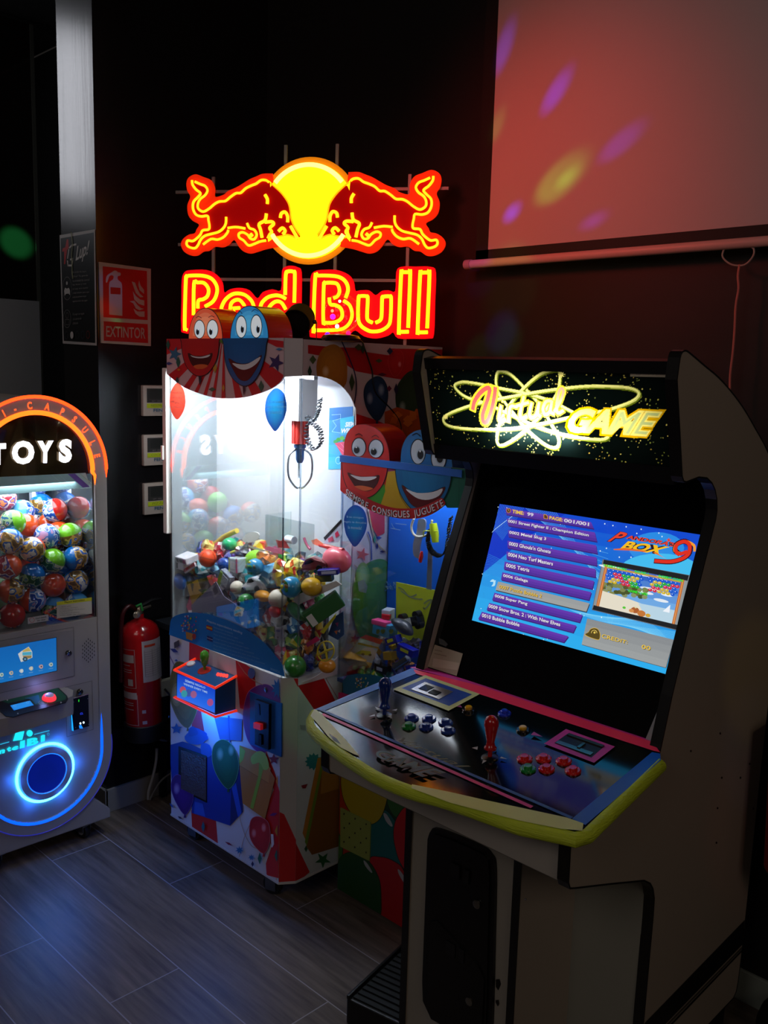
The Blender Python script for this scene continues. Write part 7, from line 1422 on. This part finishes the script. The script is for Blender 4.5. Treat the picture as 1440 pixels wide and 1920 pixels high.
put('blade', join(*[tube([P.pt(*zB(665, 1565)), P.pt(*zB(665+90*math.cos(a), 1565+105*math.sin(a)))], [.004, .0025], 6) for a in (-1.9, -.3, 1.4, 2.7)]), mat('c8b418', .4), o, smooth=True)
def car(c, L, yaw, pitch, col, label, short, dark='181820', wheel='24304c'):
    R_ = Matrix.Rotation(yaw, 3, 'Z') @ Matrix.Rotation(-pitch, 3, 'Y'); pl = Plane(c, R_ @ Vector((1, 0, 0)), R_ @ Vector((0, 0, 1)), True); W2 = L*.21
    bodyp = sm([(-.5, .05), (-.49, .16), (-.36, .21), (-.2, .24), (-.05, .37), (.12, .39), (.24, .30), (.40, .22), (.5, .13), (.5, .04)], 3)
    o = toy('toy_car', bev(prism(pl, [(a*L, b*L) for a, b in bodyp], -W2, W2), L*.02), mat(col, .22, coat=.8), label, 'car', short, True)
    for s in (-1, 1):
        put('window', prism(pl, [(a*L, b*L) for a, b in [(-.13, .25), (-.03, .34), (.11, .355), (.2, .27), (.05, .24)]], s*W2*.995, s*(W2+.0008)), mat(dark, .1), o)
        for a in (-.31, .30): put('wheel', lathe([(L*.03, -.004), (L*.085, -.004), (L*.09, 0), (L*.085, .004), (L*.03, .004)], pl.w(a*L, .06*L, s*(W2+.001)), pl.N, 18), mat(wheel, .4), o, smooth=True)
car(cen(zA, 975, 765, 1.672), .112, 0, .24, 'd8d8e0', 'white toy racing car with blue wheels lying on top of the pile', 'white racing car'); car(cen(zB, 520, 660, 1.70), .10, .5, .30, '6a3038', 'dark red and silver toy racing car in shiny wrap left of the pink pig', 'dark racing car', wheel='101014')
# loose small packets filling the heap
SPK = []
for i in range(10):
    r2 = random.Random(100+i); me_ = ball((0, 0, 0), .024, 10, (1.2, .62, .95)); vs = []
    for v in me_[0]:
        n_ = math.sin(v.x*170+i)*math.cos(v.z*150+i*2)+.6*math.sin(v.y*310+v.x*260+i*3); vs.append(v*(1+.24*n_)+Vector((r2.uniform(-1, 1), r2.uniform(-1, 1), r2.uniform(-1, 1)))*.0022)
    SPK.append((vs, me_[1]))
names = list(PAL); MESH = {}; USED = set(o.get('label') for o in sc.objects if o.get('label'))
DIRN = {'r': 'right of', 'l': 'left of', 'u': 'above', 'd': 'below'}
def rel(X, pool):
    q = pxof(X); best = sorted(pool, key=lambda L_: (pxof(L_[1])[0]-q[0])**2+(pxof(L_[1])[1]-q[1])**2)
    return q, best
def autolabel(colr, noun, X, pool):
    q, best = rel(X, pool)
    for k_ in range(6):
        n1, c1 = best[k_]; p = pxof(c1); dx, dy = q[0]-p[0], q[1]-p[1]
        d = DIRN['r' if dx > 0 else 'l'] if abs(dx) > abs(dy) else DIRN['d' if dy > 0 else 'u']
        for lb in ('small %s %s just %s the %s' % (colr, noun, d, n1),):
            if lb not in USED: USED.add(lb); return lb
    for i in range(0, 5):
        for j in range(i+1, 7):
            lb = 'small %s %s between the %s and the %s' % (colr, noun, best[i][0], best[j][0])
            if lb not in USED and len(lb.split()) <= 16: USED.add(lb); return lb
    for i in range(0, 4):
        for j in range(i+1, 6):
            for w_ in ('crumpled', 'rounded', 'narrow', 'tilted', 'upright'):
                lb = '%s %s %s between the %s and the %s' % (w_, colr, noun, best[i][0], best[j][0])
                if lb not in USED: USED.add(lb); return lb
    return lb
def packet(X, s, colr, pool, grp, vis=True):
    k = (rnd.randrange(10), colr)
    if k not in MESH:
        me_ = bpy.data.meshes.new('toy_packet'); me_.from_pydata(SPK[k[0]][0], [], SPK[k[0]][1]); me_.materials.append(busy(colr))
        MESH[k] = me_
    o = bpy.data.objects.new('toy_packet', MESH[k]); COL.objects.link(o); o.location = X; o.scale = (s, s, s); o.rotation_euler = (rnd.uniform(-.5, .5), rnd.uniform(-3, 3), rnd.uniform(-.6, .6))
    tag(o, autolabel(colr, 'wrapped toy packet', X, pool), 'toy', grp); return o
def topz(x, y): return .965+.10*min(1, (x+2.54)/.25)+(.035*(y-1.64)/.14)+(-.02 if x > -2.06 else 0)
def relax(L_, bound, fixed=(), n=60, axis_w=(1, 1, 1)):
    for it in range(n):
        for i in range(len(L_)):
            a, ra = L_[i]
            for j in range(i+1, len(L_)):
                b, rb = L_[j]; d = a-b; l_ = d.length; m_ = (ra+rb)*.86
                if 1e-5 < l_ < m_:
                    k_ = d/l_*(m_-l_)*.3; a += k_; b -= k_
            for c_, rc in fixed:
                d = a-c_; l_ = d.length; m_ = (ra+rc)*.8
                if 1e-5 < l_ < m_: d.y = abs(d.y)+.2*l_; d.normalize(); a += d*(m_-l_)*.4
            bound(a, ra)
PEND = []
def later(X, s, colr, pool, grp): PEND.append([X, s, colr, pool, grp])
def flush(bound, fixed):
    L_ = [(p[0], .023*p[1]) for p in PEND]; relax(L_, bound, fixed)
    for p in PEND: packet(*p)
    PEND.clear()
pool1 = list(LAND); G1 = 'wrapped toys in the bright claw machine'
x = K0+.03
while x < -1.97:
    z_ = GZ+.028
    while z_ < topz(x, 1.64)-.01:
        X = Vector((x+rnd.uniform(-.008, .008), 1.690+rnd.uniform(-.006, .010), z_+rnd.uniform(-.006, .006)))
        if not (x < -2.2 and z_ < .78+.0): later(X, rnd.uniform(1.15, 1.55), rnd.choice(names), pool1, G1)
        z_ += .052
    x += .056
for y in (1.70, 1.745):
    z_ = GZ+.03
    while z_ < 1.03: later(Vector((-1.972+rnd.uniform(-.006, .004), y, z_)), rnd.uniform(.85, 1.1), rnd.choice(names), pool1, G1); z_ += .046
x = K0+.035
while x < -1.98:
    for y in (1.69, 1.75): later(Vector((x+rnd.uniform(-.01, .01), y, topz(x, y)-.03+rnd.uniform(-.012, .01))), rnd.uniform(1.1, 1.5), rnd.choice(names), pool1, G1)
    x += .062
def bd1(v, r):
    v.x = max(K0+.025, min(CX-.032, v.x)); v.y = max(1.632+r*.4, min(1.775, v.y)); v.z = max(GZ+.02, min(1.03, v.z))
flush(bd1, [(c_, .024) for n_, c_ in pool1])
# heap underneath (never seen singly)
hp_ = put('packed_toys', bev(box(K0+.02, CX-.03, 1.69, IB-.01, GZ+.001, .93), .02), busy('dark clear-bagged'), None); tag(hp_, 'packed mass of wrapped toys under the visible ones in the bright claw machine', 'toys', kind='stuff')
# toys of the right machine
G2 = 'toys in the right claw machine'; LAND.clear()
zC = lambda a, b: (580+a/4.5, 930+b/4.5)
def P2(a, b, y): return PY(y).pt(*zC(a, b))
o = toy('toy_box', bev(obox(P2(450, 1340, 1.86), Vector((.036, .012, .0)), Vector((-.01, .034, .016)), Vector((.0, -.012, .013))), .002), mat('c89018', .4), 'yellow toy car box with picture lid in the right claw machine', 'box', 'yellow car box', False, G2)
LAND.append(('yellow car box', P2(450, 1340, 1.86)))
A = Art(PY(1.835), .001); lid = [zC(*p) for p in [(330, 1340), (430, 1200), (600, 1250), (530, 1410)]]
A.poly('d0ccb8', lid).poly('e05030', [zC(*p) for p in [(430, 1195), (480, 1170), (625, 1215), (600, 1252)]]).poly('b8c020', [zC(*p) for p in [(385, 1330), (440, 1300), (520, 1310), (525, 1345), (450, 1340)]]).poly('30401c', [zC(*p) for p in ell(455, 1335, 14, 10, 10)]).poly('30401c', [zC(*p) for p in ell(515, 1340, 14, 10, 10)]).poly('d0a020', [zC(*p) for p in [(415, 1235), (590, 1275), (588, 1290), (410, 1250)]]); A.build('picture_lid', o)
def t2(fn, *a): return fn(*a)
toy('milk_truck', bev(obox(P2(665, 1005, 1.91), Vector((.013, .004, 0)), Vector((-.006, .018, 0)), Vector((0, 0, .019))), .002), mat('b8c4d0', .4), 'red and white toy delivery truck standing behind the hamper', 'toy', 'delivery truck', False, G2)
toy('truck_cab', bev(obox(P2(650, 1015, 1.895), Vector((.013, .004, 0)), Vector((-.004, .008, 0)), Vector((0, 0, .007))), .002), mat('b82430', .35), 'small red toy cab just in front of the delivery truck', 'toy', 'red cab', False, G2)
o = toy('toy_hamper', bev(obox(P2(640, 1120, 1.885), Vector((.032, .004, -.002)), Vector((0, .018, 0)), Vector((.002, 0, .020))), .004), mat('3a90b8', .35), 'light blue toy hamper with pink rim and heart holes', 'toy', 'blue hamper', True, G2)
put('pink_rim', bev(obox(P2(610, 1068, 1.878), Vector((.028, .002, .0)), Vector((0, .014, 0)), Vector((0, 0, .0075))), .003), mat('e8508c', .4), o, smooth=True)
ho = Art(PY(1.865), .0); [ho.poly('5a6a28', [zC(*p) for p in sm([(a, 1165), (a-20, 1140), (a-8, 1122), (a, 1130), (a+10, 1122), (a+20, 1142)], 3, True)]) for a in (575, 620, 690)]; ho.build('heart_hole', o)
toy('toy_dolphin', tube([P2(*p, 1.875) for p in sm([(700, 1050), (760, 1080), (830, 1130), (870, 1170)], 4)], [.006, .009, .012, .015, .017, .019, .020, .019, .017, .014, .011, .007, .003][:13], 12), mat('3c4048', .3, coat=.4), 'dark grey rubber dolphin beside the blue hamper', 'toy', 'grey dolphin', True, G2)
c = P2(860, 1060, 1.915); R_ = Matrix.Rotation(-.35, 3, 'Y'); pl = Plane(c, R_ @ Vector((1, 0, 0)), R_ @ Vector((0, 0, 1)), True)
o = toy('toy_truck', bev(obox(c, R_ @ Vector((.040, 0, 0)), R_ @ Vector((0, .016, 0)), R_ @ Vector((0, 0, .014))), .004), mat('14161a', .3), 'black toy monster truck lying upside down with a white label', 'car', 'black truck', True, G2)
for a in (-.03, .03):
    for b in (-.013, .016): put('wheel', lathe([(.005, -.01), (.012, -.01), (.012, .01), (.005, .01)], pl.w(a, b, 0), pl.N, 16), mat('0a0a0c', .5), o, smooth=True)
put('white_label', obox(c+R_ @ Vector((0, -.0168, .001)), R_ @ Vector((.015, 0, 0)), Vector((0, .0004, 0)), R_ @ Vector((0, 0, .011))), mat('c8c8c0', .5), o)
for a, b, w_, h_, an, cl_, lb, sh in ((710, 1215, .048, .022, .45, '1c2494', 'dark blue snack box slanting up beside the hamper', 'slanted blue box'), (830, 1300, .062, .022, -.12, '1820a0', 'long dark blue box with yellow lettering', 'long blue box'), (680, 1345, .034, .024, .2, 'c89c20', 'small yellow cube box behind the black box', 'yellow cube'), (620, 1455, .046, .024, 0, '0c0c0e', 'black box with white barcode label at the front sill', 'black box'), (880, 1450, .04, .02, .35, '2428a0', 'crumpled dark blue wrapper near the arcade cabinet', 'blue wrapper')):
    c = P2(a, b, 1.85); R_ = Matrix.Rotation(-an, 3, 'Y'); o = toy('toy_box', bev(obox(c, R_ @ Vector((w_/2, 0, 0)), Vector((0, .012, 0)), R_ @ Vector((0, 0, h_/2))), .0015), mat(cl_, .25, coat=.8), lb, 'box', sh, False, G2)
    if sh in ('long blue box', 'black box', 'slanted blue box'): put('print', obox(c+Vector((-.002, -.0125, 0)), R_ @ Vector((w_*.25, 0, 0)), Vector((0, .0004, 0)), R_ @ Vector((0, 0, h_*.2))), mat('c8c820' if sh != 'black box' else 'c0c0c4', .5), o)
toy('spray_can', tube([P2(720, 1450, 1.85), P2(835, 1370, 1.86)], .011, 14), mat('8a9098', .2, .8), 'silver can lying behind the black box', 'can', 'silver can', True, G2)
for a, b, r, cl_, lb in ((300, 1380, .0095, 'a8c818', 'leftmost yellow-green toy grape at the front sill'), (345, 1410, .008, '88c030', 'middle green toy grape beside the yellow car box'), (385, 1445, .0085, 'a0c020', 'rightmost yellow-green toy grape under the yellow car box'), (440, 1490, .013, '40b030', 'green pointed soft toy in front of the yellow car box')):
    toy('toy_grape', ball(P2(a, b, 1.835), r, 12), mat(cl_, .3, coat=.4), lb, 'toy', 'green grapes' if a == 345 else None, True, G2)
toy('wrapped_toy', tube([P2(*p, 1.84) for p in sm([(270, 1530), (320, 1490), (370, 1450), (400, 1430)], 3)], .011, 10), mat('d84018', .25, coat=1), 'orange-red wrapped stick toy at the left sill', 'toy', 'orange stick toy', True, G2)
pool2 = list(LAND)
for i in range(10):
    for y, zz_ in ((1.86, .752), (1.93, .80)): later(Vector((Q0+.04+i*.043, y, zz_+rnd.uniform(-.008, .012))), rnd.uniform(.8, 1.1), rnd.choice(names), pool2, G2)
for i in range(8): later(Vector((Q0+.05+i*.05, 1.84, .715+rnd.uniform(0, .006))), .85, rnd.choice(names), pool2, G2)
def bd2(v, r):
    v.x = max(Q0+.025, min(Q1-.02, v.x)); v.y = max(1.845, min(1.955, v.y)); v.z = max(.715, min(.83, v.z))
flush(bd2, [(c_, .022) for n_, c_ in pool2])
# capsules
COLN = {'orange': 'e85018', 'blue': '1878d0', 'lime green': '78c820', 'red': 'c82020', 'sky blue': '58b0e8'}
def capmat(name):
    k = ('cap', name)
    if k in MATS: return MATS[k]
    m = bpy.data.materials.new('printed_shell_'+name); m.use_nodes = True; nt = m.node_tree; N = nt.nodes.new; b = nt.nodes['Principled BSDF']; tc = N('ShaderNodeTexCoord')
    v = N('ShaderNodeTexNoise'); v.inputs['Scale'].default_value = 1.7; v.inputs['Detail'].default_value = 1.2; nt.links.new(tc.outputs['Object'], v.inputs['Vector']); cr = N('ShaderNodeValToRGB'); cr.color_ramp.interpolation = 'CONSTANT'; nt.links.new(v.outputs['Fac'], cr.inputs[0])
    pal = {'gold': ('7a5a28', 'd8a850', '3060b0', 'e8e0d0'), 'bluewhite': ('1c48a8', 'd8e0f0', '4888d8', 'c8a0c8'), 'greenish': ('2c6a48', 'a0c890', '286890', 'e0e8c0'), 'pinkish': ('a83040', 'f0d8d8', '6048a0', 'e89060')}[name]
    e = cr.color_ramp.elements; e[0].color = (*lin(pal[0]), 1); e[1].position = .42; e[1].color = (*lin(pal[1]), 1)
    for p, c_ in ((.5, pal[2]), (.58, pal[3])): q = e.new(p); q.color = (*lin(c_), 1)
    nt.links.new(cr.outputs[0], b.inputs['Base Color']); b.inputs['Roughness'].default_value = .12; b.inputs['Coat Weight'].default_value = .6; MATS[k] = m; return m
PRN = {'gold': 'gold-printed', 'bluewhite': 'blue-and-white printed', 'greenish': 'green-printed', 'pinkish': 'pink-printed'}
CM = {}
def capsule(X, cn, pn, lb, tilt=None, r=.0405):
    k = (cn, pn)
    if k not in CM:
        V, Fc = ball((0, 0, 0), 1, 28); me_ = bpy.data.meshes.new('toy_capsule'); me_.from_pydata(V, [], Fc); me_.materials.append(mat(COLN[cn], .12, coat=.6)); me_.materials.append(capmat(pn))
        for p in me_.polygons: p.use_smooth = True; p.material_index = 0 if p.center.z > .18 else 1
        CM[k] = me_
    o = bpy.data.objects.new('toy_capsule', CM[k]); COL.objects.link(o); o.location = X; o.scale = (r, r, r); o.rotation_euler = tilt or (rnd.uniform(-2, 2), rnd.uniform(-1.5, 1.5), rnd.uniform(0, 6)); return tag(o, lb, 'toy capsule', 'toy capsules in the capsule machine')
kc, kp = list(COLN), list(PRN)
front = [(110, 1575, 'orange', 'pinkish'), (310, 1525, 'orange', 'gold'), (510, 1520, 'lime green', 'greenish'), (690, 1490, 'blue', 'gold'), (620, 1680, 'blue', 'gold'), (410, 1690, 'orange', 'bluewhite'), (185, 1770, 'orange', 'gold'), (15, 1750, 'red', 'gold'), (110, 1440, 'blue', 'gold'), (340, 1850, 'orange', 'bluewhite'), (50, 1900, 'lime green', 'greenish'), (545, 1850, 'sky blue', 'greenish'), (10, 1370, 'orange', 'gold'), (700, 1830, 'sky blue', 'bluewhite'), (200, 1930, 'red', 'pinkish'), (230, 1640, 'blue', 'greenish')]
rows_ = {}
depth2 = {0: -2.772}
placed = []
for a, b, cn, pn in front:
    X = PX(-2.772).pt(a/4.266, 700+b/4.266); placed.append((X, cn, pn))
for a, b, cn, pn in ((320, 1360, 'sky blue', 'bluewhite'), (420, 1400, 'blue', 'gold'), (210, 1300, 'orange', 'bluewhite'), (470, 1375, 'lime green', 'gold'), (180, 1400, 'lime green', 'greenish'), (590, 1440, 'sky blue', 'bluewhite'), (300, 1440, 'red', 'pinkish'), (40, 1290, 'orange', 'gold'), (110, 1270, 'lime green', 'greenish')): placed.append((PX(-2.835).pt(a/4.266, 700+b/4.266), cn, pn))
for a, b, cn, pn in ((530, 1360, 'lime green', 'gold'), (640, 1310, 'orange', 'pinkish'), (530, 1290, 'orange', 'gold'), (640, 1220, 'red', 'bluewhite'), (130, 1180, 'sky blue', 'bluewhite'), (60, 1200, 'blue', 'gold'), (180, 1250, 'sky blue', 'greenish'), (-30, 1180, 'red', 'gold'), (30, 1010, 'red', 'pinkish')): placed.append((PX(-2.93).pt(a/4.266, 700+b/4.266), cn, pn))
for a, b, cn, pn in ((560, 1180, 'lime green', 'gold'), (650, 1130, 'orange', 'pinkish'), (540, 1095, 'blue', 'bluewhite'), (450, 1130, 'blue', 'gold'), (440, 1190, 'orange', 'greenish')): placed.append((PX(-3.0).pt(a/4.266, 700+b/4.266), cn, pn))
placed = [(Vector((p[0].x, min(p[0].y, 1.394), max(p[0].z, WZ0+.042))), p[1], p[2]) for p in placed]
fix = [('Playing Instruction sticker', PX(GX).pt(140, 1142)), ('upper right window corner', PX(GX).pt(168, 925)), ('white lamp post', Vector((-3.02, 1.39, 1.1))), ('left picture edge', PX(GX).pt(0, 1050)), ('small no-knocking sticker', PX(GX).pt(65, 1160)), ('lower left window edge', PX(GX).pt(0, 1180))]
pl3 = fix+[('%s %s capsule' % (cn, PRN[pn]), X) for X, cn, pn in placed[:8]]
Xs = [p[0] for p in placed]
for it in range(120):
    for i in range(len(Xs)):
        for j in range(i+1, len(Xs)):
            d = Xs[i]-Xs[j]; L_ = d.length
            if L_ < .0785 and L_ > 1e-5:
                k_ = (.0785-L_)*.5; n_ = d/L_; n_.x *= 1.6; Xs[i] += n_*k_*.5; Xs[j] -= n_*k_*.5
    for v in Xs: v.x = min(v.x, -2.772); v.x = max(v.x, -3.05); v.y = min(v.y, 1.394); v.z = max(v.z, WZ0+.040)
for X, cn, pn in placed:
    capsule(X, cn, pn, autolabel(cn+' and '+PRN[pn], 'capsule', X, [q for q in pl3 if (q[1]-X).length > .001 and q[0] != '%s %s capsule' % (cn, PRN[pn])]))
hh = put('packed_capsules', bev(box(-3.09, -2.90, 1.06, 1.43, WZ0+.001, .90), .03, 3), capmat('greenish'), None, smooth=True); tag(hh, 'mass of capsules filling the bottom of the capsule machine behind the front row', 'toy capsules', kind='stuff')
